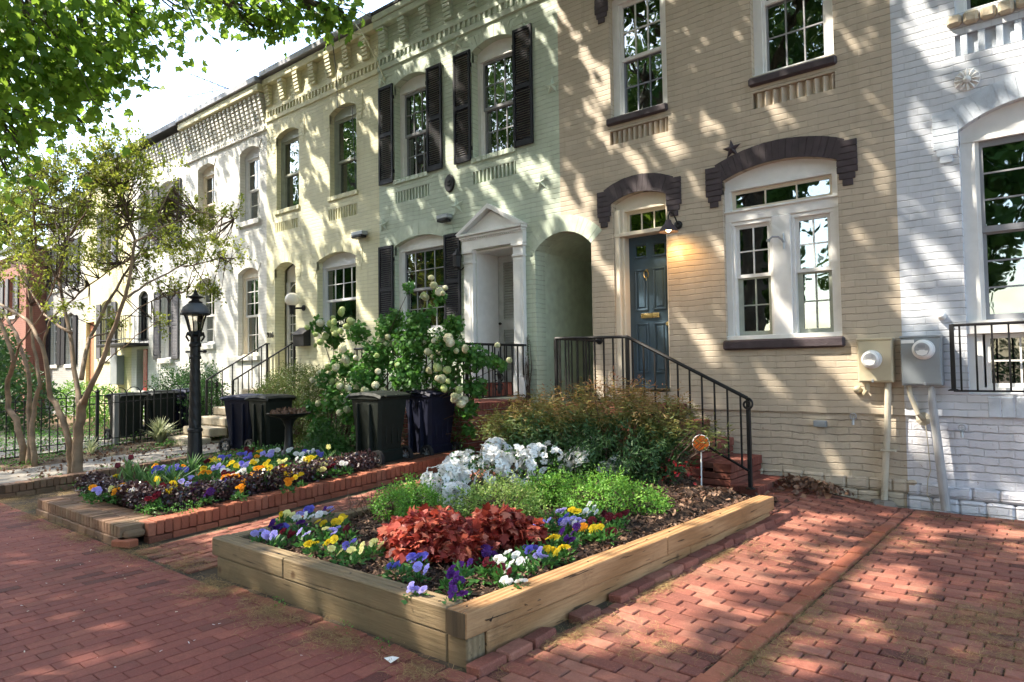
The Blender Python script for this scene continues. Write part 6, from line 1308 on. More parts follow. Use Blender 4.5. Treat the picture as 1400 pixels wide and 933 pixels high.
# coral bells
def heuchera(label, blobs):
    c0 = blobs[0][0]; t = thing('coral_bells', label, 'coral bells', (c0[0], c0[1], .21), 'coral bells in the planter')
    P = []; D = []
    for c_, r_ in blobs:
        d = rdir(int(760*r_[0]*r_[1]/.06), .7); d[:, 2] = np.abs(d[:, 2]); d /= np.linalg.norm(d, axis=1, keepdims=True); P.append(np.array(c_)+d*np.array(r_)*(.70+.35*RNG.random((len(d), 1)))); D.append(d)
    P = np.concatenate(P); D = np.concatenate(D); n = len(P); T = D*[1, 1, -.2]+rdir(n)*.8; zt = (P[:, 2]-.22)/.3
    leafcloud('foliage', P, T, D*.65+[0, 0, .6]+rdir(n)*.6, .035+.05*RNG.random(n), 'maple', M['l_heuch'], t, RNG.random(n)**.9)
    mb = MB()
    for p in P[::5]: mb.tube([(c0[0]+U(-.05, .05), c0[1]+U(-.05, .05), .2), p-D[0]*0], [.004, .002], 3, False)
    mb.build('stalks', simple('red_stalk', (.25, .05, .04)), t); return t
def gh(px, py, z, r, h): p = gp(px, py, z); return ((p[0], p[1], .25), (r, r*.9, h))
heuchera('left and larger clump of coral red bells in the planter', [gh(585, 738, .33, .25, .28), gh(628, 750, .30, .20, .22), gh(548, 738, .30, .15, .19), gh(606, 722, .36, .18, .24)])
heuchera('right clump of coral red bells, against the variegated shrub', [gh(692, 728, .32, .20, .23), gh(720, 734, .30, .13, .16), gh(664, 724, .34, .15, .22)])
# ------------------------------------------------------------------ pansies
def pansy_flower_mesh():
    mb = MB(); 
    def petal(a, r_, w, z, tilt, eye):
        c_, s_ = math.cos(a), math.sin(a); q = lambda r, t, zz: (r*c_-t*s_, zz, r*s_+t*c_)
        n = 7; rim = [(r_*(.55+.45*math.sin(math.pi*i/(n-1)))*1.0, (i/(n-1)-.5)*2*w) for i in range(n)]
        pts = [q(.002, 0, z)] + [q(rr, tt, z-tilt*rr/r_+.0025*math.sin(i*2.1)) for i, (rr, tt) in enumerate(rim)]
        mb.add(pts, [(0, i, i+1) for i in range(1, n)], tint=.55+.3*RNG.random())
        if eye: mb.add([q(.001, 0, z-.002)] + [q(rr*.45, tt*.5, z-.0028-tilt*.4) for rr, tt in rim], [(0, i, i+1) for i in range(1, n)], tint=.0)
    petal(R(62), .026, .017, .003, .002, False); petal(R(118), .026, .017, .0045, .002, False)
    petal(R(10), .027, .017, 0, .001, True); petal(R(170), .027, .017, .001, .001, True); petal(R(270), .029, .022, -.0015, .004, True)
    return mb
PF = {}
def pansy_proto(col):
    mb = pansy_flower_mesh(); o = mb.build('flower', M['p_'+col], None, org=(0, 0, 0)); return o.data, o
leafP = []
def clump_mesh(seed):
    n = 46; d = rdir(n, .5); d[:, 2] = np.abs(d[:, 2]); Pp = d*[.06, .06, .055]*(.3+.7*RNG.random((n, 1)))
    o = leafcloud('foliage', Pp+[0, 0, .012], d+rdir(n)*.4, rdir(n, 1.), .028+.02*RNG.random(n), 'oval', M['l_pansy'], None, org=(0, 0, 0)); me = o.data; bpy.data.objects.remove(o); return me
CL = [clump_mesh(i) for i in range(4)]
for c_ in PC:
    mb = pansy_flower_mesh(); me = mb.build('flower', M['p_'+c_], None, org=(0, 0, 0)); PF[c_] = me.data; bpy.data.objects.remove(me)
def pansy(px, py, col, bed, nf=3, zf=None, h=.10):
    zs = .235 if bed == 'planter' else .235
    for _ in range(3):
        p = gp(px, py, zs+h+.02); zs = soilz(p[0], p[1]) if bed == 'planter' else bedz(p[0], p[1])
    lab = {'planter': '%s pansies in bloom inside the timber planter', 'bed': '%s pansies in bloom in the brick edged bed round the lamp post'}[bed] % col
    t = thing('pansy', lab, 'pansy', (float(p[0]), float(p[1]), float(zs)), '%s pansies in the %s' % (col, 'timber planter' if bed == 'planter' else 'brick edged bed'))
    o = bpy.data.objects.new('foliage', random.choice(CL)); COL.objects.link(o); o.parent = t; o.rotation_euler.z = U(0, 6); s_ = U(.9, 1.35); o.scale = (s_, s_, s_*1.1)
    for k in range(nf):
        o = bpy.data.objects.new('flower', PF[col]); COL.objects.link(o); o.parent = t
        r_ = 0 if k == 0 else U(.03, .065); a = U(0, 6.28); o.location = (r_*math.cos(a), r_*math.sin(a), h+U(-.02, .02)); s_ = U(1.05, 1.5); o.scale = (s_, s_, s_)
        o.rotation_euler = (R(-25+U(-25, 25)), U(-.3, .3), math.atan2(p[0]-0, -(p[1]+8))*-.75*-1+U(-.6, .6))
L1 = [(371, 712, 'violet'), (382, 716, 'violet'), (359, 726, 'lavender'), (374, 731, 'lavender'), (390, 715, 'blue'), (396, 724, 'maroon'), (409, 700, 'lavender'), (411, 713, 'violet'), (400, 700, 'pale yellow'), (386, 702, 'yellow'), (419, 727, 'lavender'), (425, 693, 'blue'), (438, 696, 'violet'), (444, 698, 'white'), (453, 695, 'lavender'), (442, 710, 'yellow'), (457, 711, 'yellow'), (468, 703, 'yellow'), (445, 722, 'pale yellow'), (455, 721, 'lavender'), (475, 719, 'maroon'), (430, 737, 'yellow'), (457, 737, 'yellow'), (465, 747, 'pale yellow'), (480, 751, 'pale yellow'), (495, 743, 'pale yellow'), (511, 739, 'pale yellow'), (483, 738, 'blue'), (404, 706, 'white'), (418, 704, 'white'),
      (541, 769, 'blue'), (572, 756, 'blue'), (571, 773, 'lavender'), (568, 797, 'lavender'), (616, 784, 'violet'), (629, 788, 'violet'), (629, 770, 'violet'), (619, 807, 'violet'), (680, 760, 'white'), (694, 752, 'white'), (691, 769, 'white'), (718, 761, 'white'), (695, 788, 'white'), (709, 790, 'white'), (664, 768, 'maroon'), (685, 773, 'maroon'), (663, 749, 'violet'), (674, 750, 'violet'), (721, 743, 'blue'), (754, 748, 'yellow'), (752, 732, 'yellow'), (772, 744, 'yellow'), (742, 754, 'lavender'), (740, 714, 'lavender'), (750, 709, 'lavender'), (767, 706, 'blue'), (774, 711, 'lavender'), (785, 709, 'white'), (796, 711, 'lavender'), (769, 724, 'violet'), (785, 721, 'violet'), (780, 731, 'violet'), (781, 695, 'yellow'), (797, 717, 'orange'), (811, 718, 'yellow'), (806, 689, 'white'), (798, 699, 'white'), (815, 698, 'white'), (830, 697, 'maroon'), (849, 697, 'maroon'), (831, 720, 'maroon'), (845, 706, 'maroon'), (820, 712, 'maroon'), (765, 693, 'lavender')]
for (x, y, c_) in L1: pansy(x, y, c_, 'planter', 2 if c_ in ('white', 'pale yellow') else random.choice((2, 2, 3)))
L2 = [(125, 665, 'orange'), (129, 669, 'lavender'), (138, 658, 'lavender'), (147, 656, 'lavender'), (154, 651, 'yellow'), (154, 661, 'yellow'), (151, 667, 'pale yellow'), (161, 668, 'orange'), (167, 663, 'orange'), (183, 668, 'pale yellow'), (190, 670, 'white'), (180, 664, 'yellow'), (213, 634, 'orange'), (217, 639, 'blue'), (210, 641, 'blue'), (222, 637, 'lavender'), (234, 637, 'blue'), (231, 641, 'blue'), (241, 636, 'lavender'), (251, 635, 'orange'), (246, 638, 'blue'), (238, 651, 'yellow'), (235, 661, 'yellow'), (249, 657, 'lavender'), (233, 671, 'yellow'), (211, 677, 'maroon'), (217, 675, 'maroon'), (264, 666, 'violet'), (271, 662, 'violet'), (283, 670, 'violet'), (279, 644, 'orange'), (277, 639, 'yellow'), (293, 627, 'yellow'), (299, 628, 'yellow'), (291, 639, 'lavender'), (299, 636, 'lavender'), (307, 650, 'orange'), (312, 645, 'maroon'), (297, 657, 'white'), (306, 656, 'blue'), (284, 629, 'maroon'), (316, 652, 'maroon'),
      (310, 651, 'orange'), (320, 650, 'orange'), (325, 665, 'orange'), (334, 649, 'maroon'), (331, 655, 'maroon'), (328, 643, 'white'), (322, 647, 'white'), (323, 635, 'yellow'), (317, 632, 'yellow'), (330, 620, 'blue'), (336, 623, 'blue'), (342, 621, 'blue'), (338, 632, 'blue'), (332, 635, 'lavender'), (344, 616, 'maroon'), (353, 614, 'yellow'), (350, 622, 'orange'), (344, 629, 'pale yellow'), (349, 630, 'yellow'), (352, 643, 'orange'), (354, 638, 'orange'), (350, 647, 'orange'), (356, 650, 'orange'), (364, 637, 'yellow'), (362, 642, 'yellow'), (367, 630, 'yellow'), (369, 621, 'lavender'), (375, 614, 'white'), (372, 617, 'lavender'), (385, 637, 'maroon'), (382, 642, 'maroon'), (377, 644, 'yellow'), (385, 628, 'pale yellow'), (392, 636, 'yellow'), (394, 645, 'yellow'), (412, 648, 'yellow'), (412, 625, 'white'), (410, 619, 'white'), (415, 627, 'white'), (415, 614, 'blue'), (420, 615, 'blue'), (437, 620, 'blue'), (435, 617, 'lavender'), (421, 627, 'yellow'), (427, 624, 'yellow'), (433, 635, 'pale yellow'), (436, 638, 'pale yellow'), (440, 629, 'pale yellow'), (442, 635, 'pale yellow'), (456, 627, 'orange'), (474, 626, 'yellow'), (470, 627, 'white'), (473, 632, 'white'), (455, 635, 'maroon'), (417, 638, 'maroon'), (393, 655, 'orange'), (398, 613, 'white'), (424, 615, 'white'), (260, 650, 'lavender'), (342, 612, 'maroon'), (305, 640, 'white'), (327, 658, 'orange'), (222, 662, 'maroon'), (200, 660, 'maroon'), (310, 622, 'blue'), (303, 623, 'blue'), (360, 618, 'lavender')]
for (x, y, c_) in L2: pansy(x, y, c_, 'bed', random.choice((2, 3, 3, 4)), h=.13)
x_, y_ = [], []
for (x, y, c_) in L2:
    for _ in range(5): p = gp(x+U(-8, 8), y+U(-4, 7), .30); x_.append(p[0]); y_.append(p[1])
x_ = np.array(x_); y_ = np.array(y_); rep = 9; X_ = np.repeat(x_, rep)+RNG.normal(0, .05, len(x_)*rep); Y_ = np.repeat(y_, rep)+RNG.normal(0, .05, len(x_)*rep); z = np.array([bedz(a, b) for a, b in zip(X_, Y_)])+.01+.08*RNG.random(len(X_))
o = leafcloud('bed_foliage', np.stack([X_, Y_, z], 1), rdir(len(z), .5), rdir(len(z), .7), .03+.03*RNG.random(len(z)), 'oval', M['l_pansy']); o['kind'] = 'stuff'
# tulips
def tulip(px, py, col, lab, h=.24, bed=True):
    zs = .25
    for _ in range(3): p = gp(px, py, zs+h); zs = bedz(p[0], p[1])
    t = thing('tulip', lab, 'tulip', (float(p[0]), float(p[1]), float(zs))); x, y = p[0], p[1]
    MB().tube([(x, y, zs), (x+.01, y, zs+h*.5), (x, y, zs+h-.03)], .004, 5).build('stem', M['l_blade'], t)
    mb = MB()
    for k in range(6):
        a = k*math.pi/3; c_, s_ = math.cos(a), math.sin(a); q = lambda r, tt, zz: (x+r*c_-tt*s_, y+r*s_+tt*c_, zs+h+zz); mb.add([q(.004, 0, -.03), q(.026, -.018, -.01), q(.024, -.014, .02), q(.016, 0, .038), q(.024, .014, .02), q(.026, .018, -.01)], [(0, 1, 2, 3, 4, 5)], tint=.5+.4*RNG.random())
    mb.build('bloom', M['p_'+col], t)
    n = 7; a = RNG.random(n)*6.28; leafcloud('leaves', np.tile([x, y, zs], (n, 1)), np.stack([np.cos(a)*.6, np.sin(a)*.6, np.ones(n)], 1), -np.stack([np.cos(a), np.sin(a), 0*a], 1), .22+.14*RNG.random(n), 'blade', M['l_blade'], t)
tulip(215, 656, 'yellow', 'single yellow tulip standing among the pansies'); tulip(179, 626, 'maroon', 'taller of the two dark maroon tulips at the left of the bed', .34); tulip(161, 637, 'maroon', 'lower dark maroon tulip at the left end of the bed', .30); tulip(449, 612, 'pale yellow', 'pale closed tulip bud near the bird bath', .26)
def tuft(px, py, lab, n=26, L=.35):
    zs = .25
    for _ in range(3): p = gp(px, py, zs+.03); zs = bedz(p[0], p[1])
    blades('bulb_leaves', lab, 'bulb leaves', float(p[0]), float(p[1]), float(zs), n, L, M['l_blade'], .7)
for i, (x, y, w) in enumerate(((190, 665, 'left of the yellow tulip'), (205, 672, 'just in front of the yellow tulip'), (236, 670, 'right of the yellow tulip'), (175, 655, 'under the dark maroon tulips'), (262, 650, 'touching the foot of the lamp post'), (300, 645, 'right of the lamp post'), (365, 665, 'behind the dark edging below the bird bath'), (446, 640, 'near the bird bath'))): tuft(x, y, 'strappy green bulb leaves '+w, 24 if i < 5 else 14, .34 if i < 5 else .26)

# ------------------------------------------------------------------ crape myrtles
def limb(mb, pts, r0, r1, n=7):
    pts = [np.array(p, float) for p in pts]; P = []
    for i in range(len(pts)-1):
        for k in range(3): P.append(pts[i]+(pts[i+1]-pts[i])*k/3+RNG.normal(size=3)*.008)
    P.append(pts[-1]); m_ = len(P); mb.tube(P, [r0+(r1-r0)*(i/(m_-1))**.8 for i in range(m_)], n, True); return P
def crape(label, limbs, Y, sprays, density=1., base=None):
    b = at(limbs[0][0][0][0], limbs[0][0][0][1], Y); t = thing('crape_myrtle', label, 'tree', (b[0], b[1], g(b[0], b[1])), 'crape myrtles by the fence')
    mb = MB(); nodes = []
    for pts, r0, r1, dy in limbs:
        W = [at(p[0], p[1], Y+dy*i/(len(pts)-1)) for i, p in enumerate(pts)]
        nodes += [(p, r1) for p in limb(mb, W, r0, r1)][4:]
    tr = mb.build('trunk', M['bark'], t, smooth=True)
    NP = np.array([n_[0] for n_ in nodes]); tb_ = MB(); P = []; T = []; Nn = []
    for (x, y, dy, r_, k) in sprays:
        c_ = at(x, y, Y+dy+(0 if x < 150 else min(1.6, (x-150)/60)))
        for _ in range(int(k*density*1.3)):
            s_ = c_+RNG.normal(size=3)*np.array([r_, r_*.8, r_*.55])*.62
            j = np.argmin(((NP-s_)**2).sum(1)+RNG.random(len(NP))*.15); a = NP[j]; m_ = (a+s_)/2+RNG.normal(size=3)*.05+np.array([0, 0, -.04])
            tb_.tube([a, m_, s_], [.010, .006, .002], 4, False)
            d = (s_-a); d /= np.linalg.norm(d)+1e-6; sub = 3
            for q in range(sub):
                e = s_+(d*.5+rdir(1, .1)[0]*.8)*U(.12, .28); tb_.tube([s_, e], [.003, .001], 3, False)
                nl = 13; u = RNG.random(nl); pp = s_+(e-s_)*u[:, None]+RNG.normal(size=(nl, 3))*.018; P.append(pp); T.append(rdir(nl)*.8+(e-s_)[None, :]*2); N_ = rdir(nl)*.55; N_[:, 2] += .9; Nn.append(N_)
    tb_.build('twigs', M['twig'], t); P = np.concatenate(P); n = len(P)
    leafcloud('crown', P, np.concatenate(T), np.concatenate(Nn), .035+.03*RNG.random(n), 'oval', M['l_crape'], t, np.clip(RNG.beta(2, 3, n)+(RNG.random(n) < .04)*.6, 0, 1)); return t
LA = [([(106, 652), (105, 630), (107, 597), (111, 560), (114, 550)], .075, .058, .0), ([(99, 651), (96, 625), (95, 605), (86, 574), (69, 543), (66, 519), (58, 472), (37, 438), (0, 417), (-25, 395)], .055, .018, -.3),
      ([(112, 555), (108, 553), (102, 505), (96, 457), (81, 384), (90, 330), (70, 270), (60, 220)], .045, .010, .4), ([(114, 552), (135, 503), (150, 467), (173, 405), (185, 330), (165, 260), (150, 215)], .042, .009, .4), ([(110, 516), (123, 463), (147, 415), (180, 360), (215, 300), (235, 255)], .032, .008, 1.4),
      ([(66, 519), (75, 445), (58, 470)], .0, .0, 0) if False else ([(58, 472), (68, 440), (82, 425), (110, 400), (150, 370), (200, 345)], .02, .006, .4), ([(173, 405), (200, 390), (245, 365), (300, 355), (330, 350)], .018, .004, 1.7), ([(185, 330), (225, 310), (270, 290), (320, 300)], .014, .004, 1.7), ([(123, 463), (150, 455), (190, 420), (240, 400), (290, 398)], .014, .004, 1.6),
      ([(96, 457), (60, 430), (30, 380), (10, 320)], .022, .007, .5), ([(81, 384), (50, 340), (45, 290), (40, 240)], .02, .006, -.3), ([(90, 330), (120, 290), (130, 240), (140, 200)], .015, .005, .2), ([(135, 503), (150, 490), (175, 470), (215, 440)], .010, .004, .2)]
SA = [(90, 250, 0, .42, 26), (140, 240, 0, .45, 30), (190, 245, -.2, .42, 28), (110, 300, .3, .45, 28), (165, 300, 0, .45, 30), (215, 290, .2, .40, 28), (250, 290, 0, .34, 20), (280, 300, .2, .26, 13), (60, 300, 0, .4, 22), (30, 270, .3, .4, 18), (140, 205, 0, .30, 14), (180, 200, -.2, .24, 9), (300, 330, .1, .20, 7), (240, 330, -.2, .34, 15), (200, 340, 0, .35, 16), (150, 350, .2, .35, 14), (100, 350, 0, .35, 12), (60, 370, -.2, .3, 9), (270, 355, -.3, .22, 7), (310, 352, -.3, .18, 6), (240, 395, -.2, .22, 8), (285, 396, -.2, .18, 8), (200, 380, .2, .24, 7), (80, 210, .3, .35, 12), (30, 220, 0, .35, 12), (160, 440, .1, .14, 4), (95, 420, 0, .2, 5), (215, 440, .2, .14, 4), (250, 340, .3, .3, 10), (320, 290, .2, .15, 4)]
crape('multi-trunk crape myrtle with smooth tan bark, nearest the lamp post', LA, -4.62, SA)
LB = [([(33, 640), (32, 612), (22, 575), (12, 559), (10, 519), (19, 494), (4, 448), (-10, 415)], .06, .025, -.2), ([(40, 640), (41, 600), (40, 560), (39, 511), (23, 457), (2, 424), (-20, 400)], .05, .02, .2), ([(45, 638), (44, 590), (47, 554), (56, 527), (46, 473), (39, 392), (45, 300), (60, 230)], .048, .012, .3), ([(19, 494), (28, 470), (50, 440), (70, 400), (90, 350)], .02, .007, -.2), ([(39, 392), (20, 340), (5, 290)], .02, .007, .2)]
SB_ = [(20, 340, 0, .45, 16), (60, 320, .2, .45, 16), (0, 290, 0, .5, 18), (40, 260, .2, .5, 18), (80, 280, 0, .45, 14), (10, 390, 0, .35, 9), (-30, 330, 0, .5, 16), (60, 400, .3, .3, 7), (20, 430, .2, .25, 5)]
crape('slender crape myrtle at the left edge of the photo, trunks in front of the fence', LB, -4.55, SB_)

# ------------------------------------------------------------------ street trees
SUN = np.array([-1.25, -1.0, 1.9]); SUN = SUN/np.linalg.norm(SUN)
def tree_frame(mb, base, top, r0, crown, nb=16):
    base = np.array(base, float); top = np.array(top, float); limb(mb, [base, base*.6+top*.4+RNG.normal(size=3)*.1, top], r0, r0*.45, 12)
    for k in range(nb):
        a = base+(top-base)*U(.45, 1); e = crown[0]+rdir(1)[0]*np.array(crown[1])*.8
        m_ = (a+e)/2+np.array([U(-.4, .4), U(-.4, .4), U(0, .6)]); limb(mb, [a, m_, e], r0*.32, .02, 6)
# hanging maple boughs at the upper left (near tree, trunk left of the view)
mp = thing('maple_tree', 'maple whose lobed green leaves hang into the top left corner of the photo', 'tree', (-9.6, -9.1, 0))
mb = MB(); limb(mb, [(-9.6, -9.1, -.1), (-9.5, -9.05, 3), (-9.2, -8.9, 6.5), (-9, -8.5, 10)], .26, .12, 14)
CLU = [(10, 20, 9, .75, 150), (70, 20, 9, .8, 170), (130, 15, 9.5, .7, 150), (40, 70, 9, .7, 150), (100, 75, 9.2, .6, 130), (150, 60, 9.5, .45, 80), (20, 120, 9, .6, 110), (75, 115, 9.2, .5, 85), (130, 110, 9.5, .34, 46), (165, 95, 9.5, .25, 22), (185, 20, 9.5, .55, 90), (15, 170, 9, .45, 60), (55, 150, 9.2, .4, 44), (105, 130, 9.6, .22, 22), (240, 8, 9.2, .40, 50), (290, 4, 9, .35, 44), (330, 12, 8.6, .32, 42), (360, 14, 8.5, .30, 42), (395, 10, 8.4, .32, 50), (430, 8, 8.4, .30, 48), (465, 8, 8.4, .30, 44), (370, 36, 8.5, .18, 20), (445, 36, 8.4, .14, 14), (350, 40, 8.5, .10, 8), (200, 40, 9.5, .2, 16), (95, 152, 9.8, .16, 15), (110, 170, 9.8, .08, 6), (475, 25, 8.4, .14, 12), (30, 205, 9, .3, 22), (10, 240, 9, .3, 20), (60, 60, 9.5, .8, 90), (-40, 60, 9, .9, 120), (-40, 150, 9, .8, 90)]
P = []; T = []
for (x, y, d_, r_, k) in CLU:
    c_ = ad(x, y, d_); p = c_+RNG.normal(size=(int(k*1.75), 3))*r_*.5; P.append(p); T.append(np.tile([0, 0, -.75], (len(p), 1))+rdir(len(p))*.9)
    s_ = np.array([-9.1+U(-.2, .2), -8.6, U(6, 9)]); m_ = s_*.35+c_*.65+np.array([0, 0, U(.3, .8)]); limb(mb, [s_, m_, c_], .05, .008, 5)
    for q in range(7): e = c_+RNG.normal(size=3)*r_*.45; mb.tube([m_*.25+c_*.75, c_*.5+e*.5+[0, 0, .03], e], [.012, .006, .002], 4, False)
for pts in ([(60, 110), (95, 130), (125, 137), (140, 148), (160, 160)], [(60, 110), (110, 132), (148, 128)], [(250, 0), (268, 30), (285, 48), (305, 62)], [(235, 10), (240, 32), (255, 40)], [(400, 20), (372, 45), (360, 62)]): limb(mb, [ad(x, y, 9.3) for x, y in pts], .014, .003, 5)
P = np.concatenate(P); T = np.concatenate(T); n = len(P); Nn = rdir(n)*1.; Nn[:, 2] += .5
leafcloud('crown', P, T, Nn, .072+.048*RNG.random(n), 'maple', M['l_maple'], mp); mb.build('trunk', M['bark2'], mp, smooth=True)

# overhead canopy: leaves kept or thinned so that clumps and gaps throw the dapples seen in the photo
def vnoise(u, v, seed):
    r = np.random.default_rng(seed); G = r.random((64, 64)); iu = np.floor(u).astype(int); iv = np.floor(v).astype(int); fu = u-iu; fv = v-iv; fu = fu*fu*(3-2*fu); fv = fv*fv*(3-2*fv); q = lambda a, b: G[a % 64, b % 64]
    return (q(iu, iv)*(1-fu)+q(iu+1, iv)*fu)*(1-fv)+(q(iu, iv+1)*(1-fu)+q(iu+1, iv+1)*fu)*fv
def openness(P):
    """wanted share of sun where a leaf's shadow lands (facade or ground)"""
    t = P[:, 1]/SUN[1]; Lw = P-SUN*t[:, None]; onwall = Lw[:, 2] > 0
    tg = P[:, 2]/SUN[2]; Lg = P-SUN*tg[:, None]
    X = np.where(onwall, Lw[:, 0], Lg[:, 0]); Q = np.where(onwall, Lw[:, 2], Lg[:, 1])
    u = np.where(onwall, X*1.0+Q*.62, X); s_ = np.where(onwall, 2.6, 2.2); v_ = np.where(onwall, Q*.42, Q*1.3)
    n_ = .5*vnoise(u*s_*1.25+50, v_*s_*1.25+50, 3)+.5*vnoise(u*s_*2.7+90, v_*s_*2.7+70, 4)
    base = np.interp(X, [-40, -20, -17, -14.2, -13.2, -9, -5.5, -2, 0, 4], [.62, .62, .60, .54, .42, .38, .36, .40, .46, .48])
    gb = np.interp(X, [-30, -12, -10, -8, -6, -4.5, -2.5, -1.8, 0, 4], [.42, .40, .40, .42, .42, .50, .52, .42, .48, .46]); gb = gb+.24*np.exp(-((X+3.2)/1.0)**2-((Q+3.0)/1.2)**2); gb = np.where(Q < -5.6, np.interp(X, [-12, -9, -3, 3], [.20, .16, .14, .3]), gb)
    base = np.where(onwall, base, gb)
    return base, n_
cv = thing('street_tree', 'tall street tree at the kerb whose high crown shades the pavement and facades', 'tree', (-6.4, -9.2, 0), 'street trees at the kerb')
def canopy(t, N_, xr, yr, zr, leaf=.135, guard=True):
    P = np.stack([xr[0]+(xr[1]-xr[0])*RNG.random(N_), yr[0]+(yr[1]-yr[0])*RNG.random(N_), zr[0]+(zr[1]-zr[0])*RNG.random(N_)], 1)
    P = P[P[:, 1] < -.3]
    if guard: P = P[((P-CP) @ TOPN) > .35]
    b, n_ = openness(P); k = n_ < np.quantile(n_, 1-b*.98) if False else (n_ < (1.0-(.18+.62*b))+.02*RNG.normal(size=len(P)))
    P = P[k]; q = P-SUN*((P[:, 2]-5)/SUN[2])[:, None]; k = ((q[:, 0] > -10.5) & (q[:, 0] < -5) & (q[:, 1] > -7.8) & (q[:, 1] < -3.8) & (RNG.random(len(P)) < .88)); P = P[~k]
    q = P-SUN*((P[:, 2]-3.5)/SUN[2])[:, None]; k = ((q[:, 0] > -14) & (q[:, 0] < -8) & (q[:, 1] > -6) & (q[:, 1] < -2) & (RNG.random(len(P)) < .6)); P = P[~k]
    n = len(P); T = rdir(n); Nn = rdir(n); Nn[:, 2] += .5; return leafcloud('crown', P, T, Nn, leaf*(.7+.6*RNG.random(n)), 'round', M['l_canopy'], t)
mb = MB(); tree_frame(mb, (-6.4, -9.2, -.1), (-6.2, -8.9, 9.5), .30, ((-7, -7, 11), (5, 4, 1.5)), 18); mb.build('trunk', M['bark2'], cv, smooth=True)
canopy(cv, 122000, (-16, -1.5), (-14, -.3), (9.5, 12.5))
cv2 = thing('street_tree', 'second tall street tree, standing farther left along the kerb', 'tree', (-19, -9.2, 0), 'street trees at the kerb'); mb = MB(); tree_frame(mb, (-19, -9.2, -.1), (-18.8, -9, 9.5), .30, ((-20, -8, 12), (5, 4, 2)), 14); mb.build('trunk', M['bark2'], cv2, smooth=True)
canopy(cv2, 50000, (-30, -16), (-14, -1), (10., 15))
cv3 = thing('street_tree', 'third tall street tree, right of the viewpoint along the kerb', 'tree', (2.5, -9.3, 0), 'street trees at the kerb'); mb = MB(); tree_frame(mb, (2.5, -9.3, -.1), (2.3, -9.2, 8), .26, ((0, -8, 10), (3, 3, 1.5)), 10); mb.build('trunk', M['bark2'], cv3, smooth=True)
canopy(cv3, 45000, (-1.5, 5), (-14, -1.), (7.5, 12.5))
# trees across the street (they show in the window glass)
def round_tree(name, label, x, y, h, r_, n, size, mat='l_canopy', grp='trees across the street', low=False):
    t = thing(name, label, 'tree', (x, y, 0), grp); mb = MB(); tree_frame(mb, (x, y, -.2), (x, y, h*.6), .22, (np.array((x, y, h*.68)), (r_, r_, h*.3)), 10); mb.build('trunk', M['bark2'], t, smooth=True)
    bl = [((x+U(-.7, .7)*r_, y+U(-.6, .6)*r_, h*(.26 if low else .43)+h*(.68 if low else .5)*(q+.5)/16), (r_*U(.35, .5), r_*U(.35, .5), h*U(.10, .16))) for q in range(16)]; P = []
    for c_, rr in bl: P.append(blob_points(n//16, c_, rr, .5)[0])
    P = np.concatenate(P); leafcloud('crown', P, rdir(len(P)), rdir(len(P), .4), size, 'round', M[mat], t); return t
for i, (x, y, h, r_) in enumerate(((4, -22, 15, 4.6), (-4, -23, 16, 5), (-12, -22, 15, 4.8), (-20, -23, 16, 5), (-29, -22, 15, 4.8), (11, -23, 16, 5), (-38, -20, 15, 5), (-48, -16, 14, 5))):
    round_tree('shade_tree', ['leafy shade tree across the street, opposite the tan house', 'leafy shade tree across the street, opposite the green house', 'leafy shade tree across the street, opposite the cream house', 'leafy shade tree across the street, opposite the balcony house', 'leafy shade tree across the street, opposite the far end of the row', 'leafy shade tree across the street, right of the blue white house', 'shade tree across the street past the end of the row', 'shade tree standing farthest down the street'][i], x, y, h, r_, 14000, .34, low=True)
for i, x in enumerate((6, 1.5, -3, -8, -13, -18, -24)):
    lab = ['pale house', 'tan house', 'porch', 'cream house', 'white house', 'balcony house', 'far houses'][i]
    bush('garden_hedge', 'tall clipped hedge across the street, facing the '+lab, 'hedge', [((x+q*1.0, -20.9, 1.3), (1.0, .7, 1.5)) for q in (-1.6, -.5, .6, 1.7)], 60, (.12, .2), 'oval', M['l_dark'], 2, group='hedges across the street')
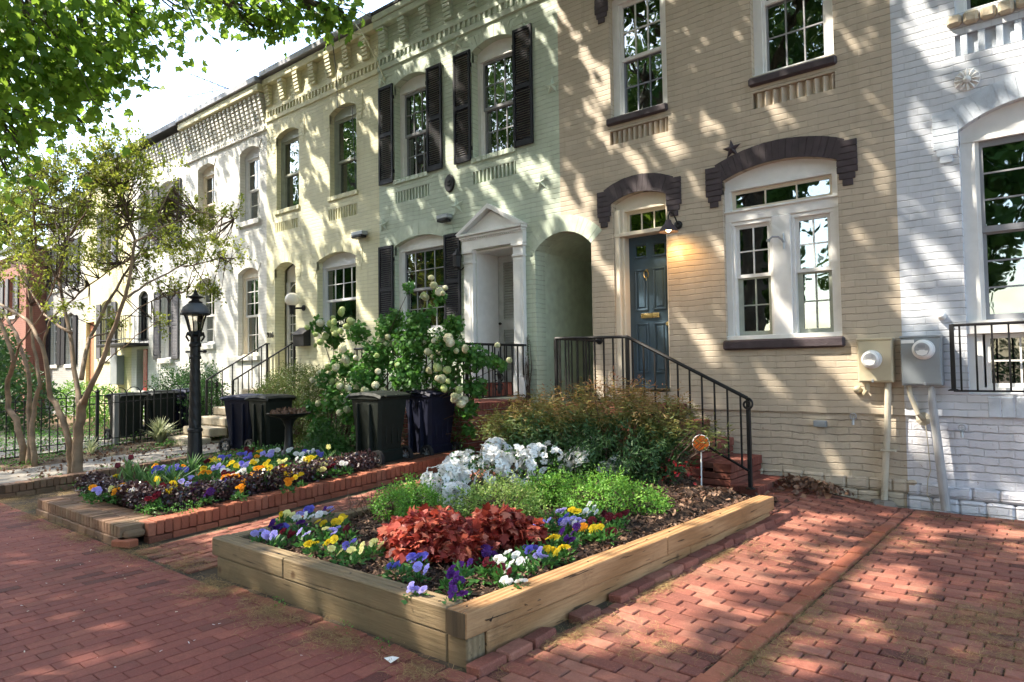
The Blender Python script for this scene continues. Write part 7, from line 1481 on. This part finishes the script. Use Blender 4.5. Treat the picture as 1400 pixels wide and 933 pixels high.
round_tree('garden_tree', 'yellow green tree beyond the roof of the red brick row house', -46, 1, 12, 5, 5000, .3, 'l_bg', 'trees beyond the row'); round_tree('garden_tree', 'yellow green tree rising at the end of the row past the white end house', -52, -4, 10, 5, 4500, .3, 'l_bg', 'trees beyond the row'); round_tree('garden_tree', 'leafy tree standing in a far front yard of the row', -30, -4.2, 6.5, 2.6, 4500, .16, 'l_bg', 'trees beyond the row')

# ------------------------------------------------------------------ camera, sun, sky
cam = bpy.data.cameras.new('camera'); co = bpy.data.objects.new('camera', cam); COL.objects.link(co); SC.camera = co
cam.sensor_width = 36; cam.lens = F/1400*36; cam.clip_end = 2000; cam.clip_start = .05
co.matrix_world = Matrix(((CR[0], CU[0], -CF[0], CP[0]), (CR[1], CU[1], -CF[1], CP[1]), (CR[2], CU[2], -CF[2], CP[2]), (0, 0, 0, 1)))
sl = bpy.data.lights.new('sun', 'SUN'); sl.energy = 2.7; sl.angle = R(.53); sl.color = (1, .90, .76); so = bpy.data.objects.new('sun', sl); COL.objects.link(so)
so.rotation_euler = Vector(tuple(SUN)).to_track_quat('Z', 'Y').to_euler()
w = bpy.data.worlds.new('World'); SC.world = w; w.use_nodes = True; nt = w.node_tree
for n_ in list(nt.nodes): nt.nodes.remove(n_)
N = NT(nt); sk = N.n('TexSky'); sk.sky_type = 'NISHITA'; sk.sun_disc = False; el = math.asin(SUN[2]); az = math.atan2(SUN[0], SUN[1]); sk.sun_elevation = el; sk.sun_rotation = az
sk.air_density = 1.2; sk.dust_density = 2; sk.ozone_density = 1.0
bg = N.n('Background'); N.l(sk.outputs[0], bg.inputs[0]); bg.inputs[1].default_value = .15; wo = N.n('OutputWorld'); N.l(bg.outputs[0], wo.inputs[0])
vs_ = SC.view_settings; vs_.view_transform = 'Standard'; vs_.look = 'None'; vs_.gamma = 1; vs_.use_curve_mapping = False; vs_.exposure = 2.45
SC.display_settings.display_device = 'sRGB'
cy = SC.cycles if hasattr(SC, 'cycles') else None
if cy:
    cy.max_bounces = 6; cy.diffuse_bounces = 3; cy.glossy_bounces = 3; cy.transmission_bounces = 3; cy.transparent_max_bounces = 8; cy.use_denoising = True; cy.sample_clamp_indirect = 6; cy.use_adaptive_sampling = True
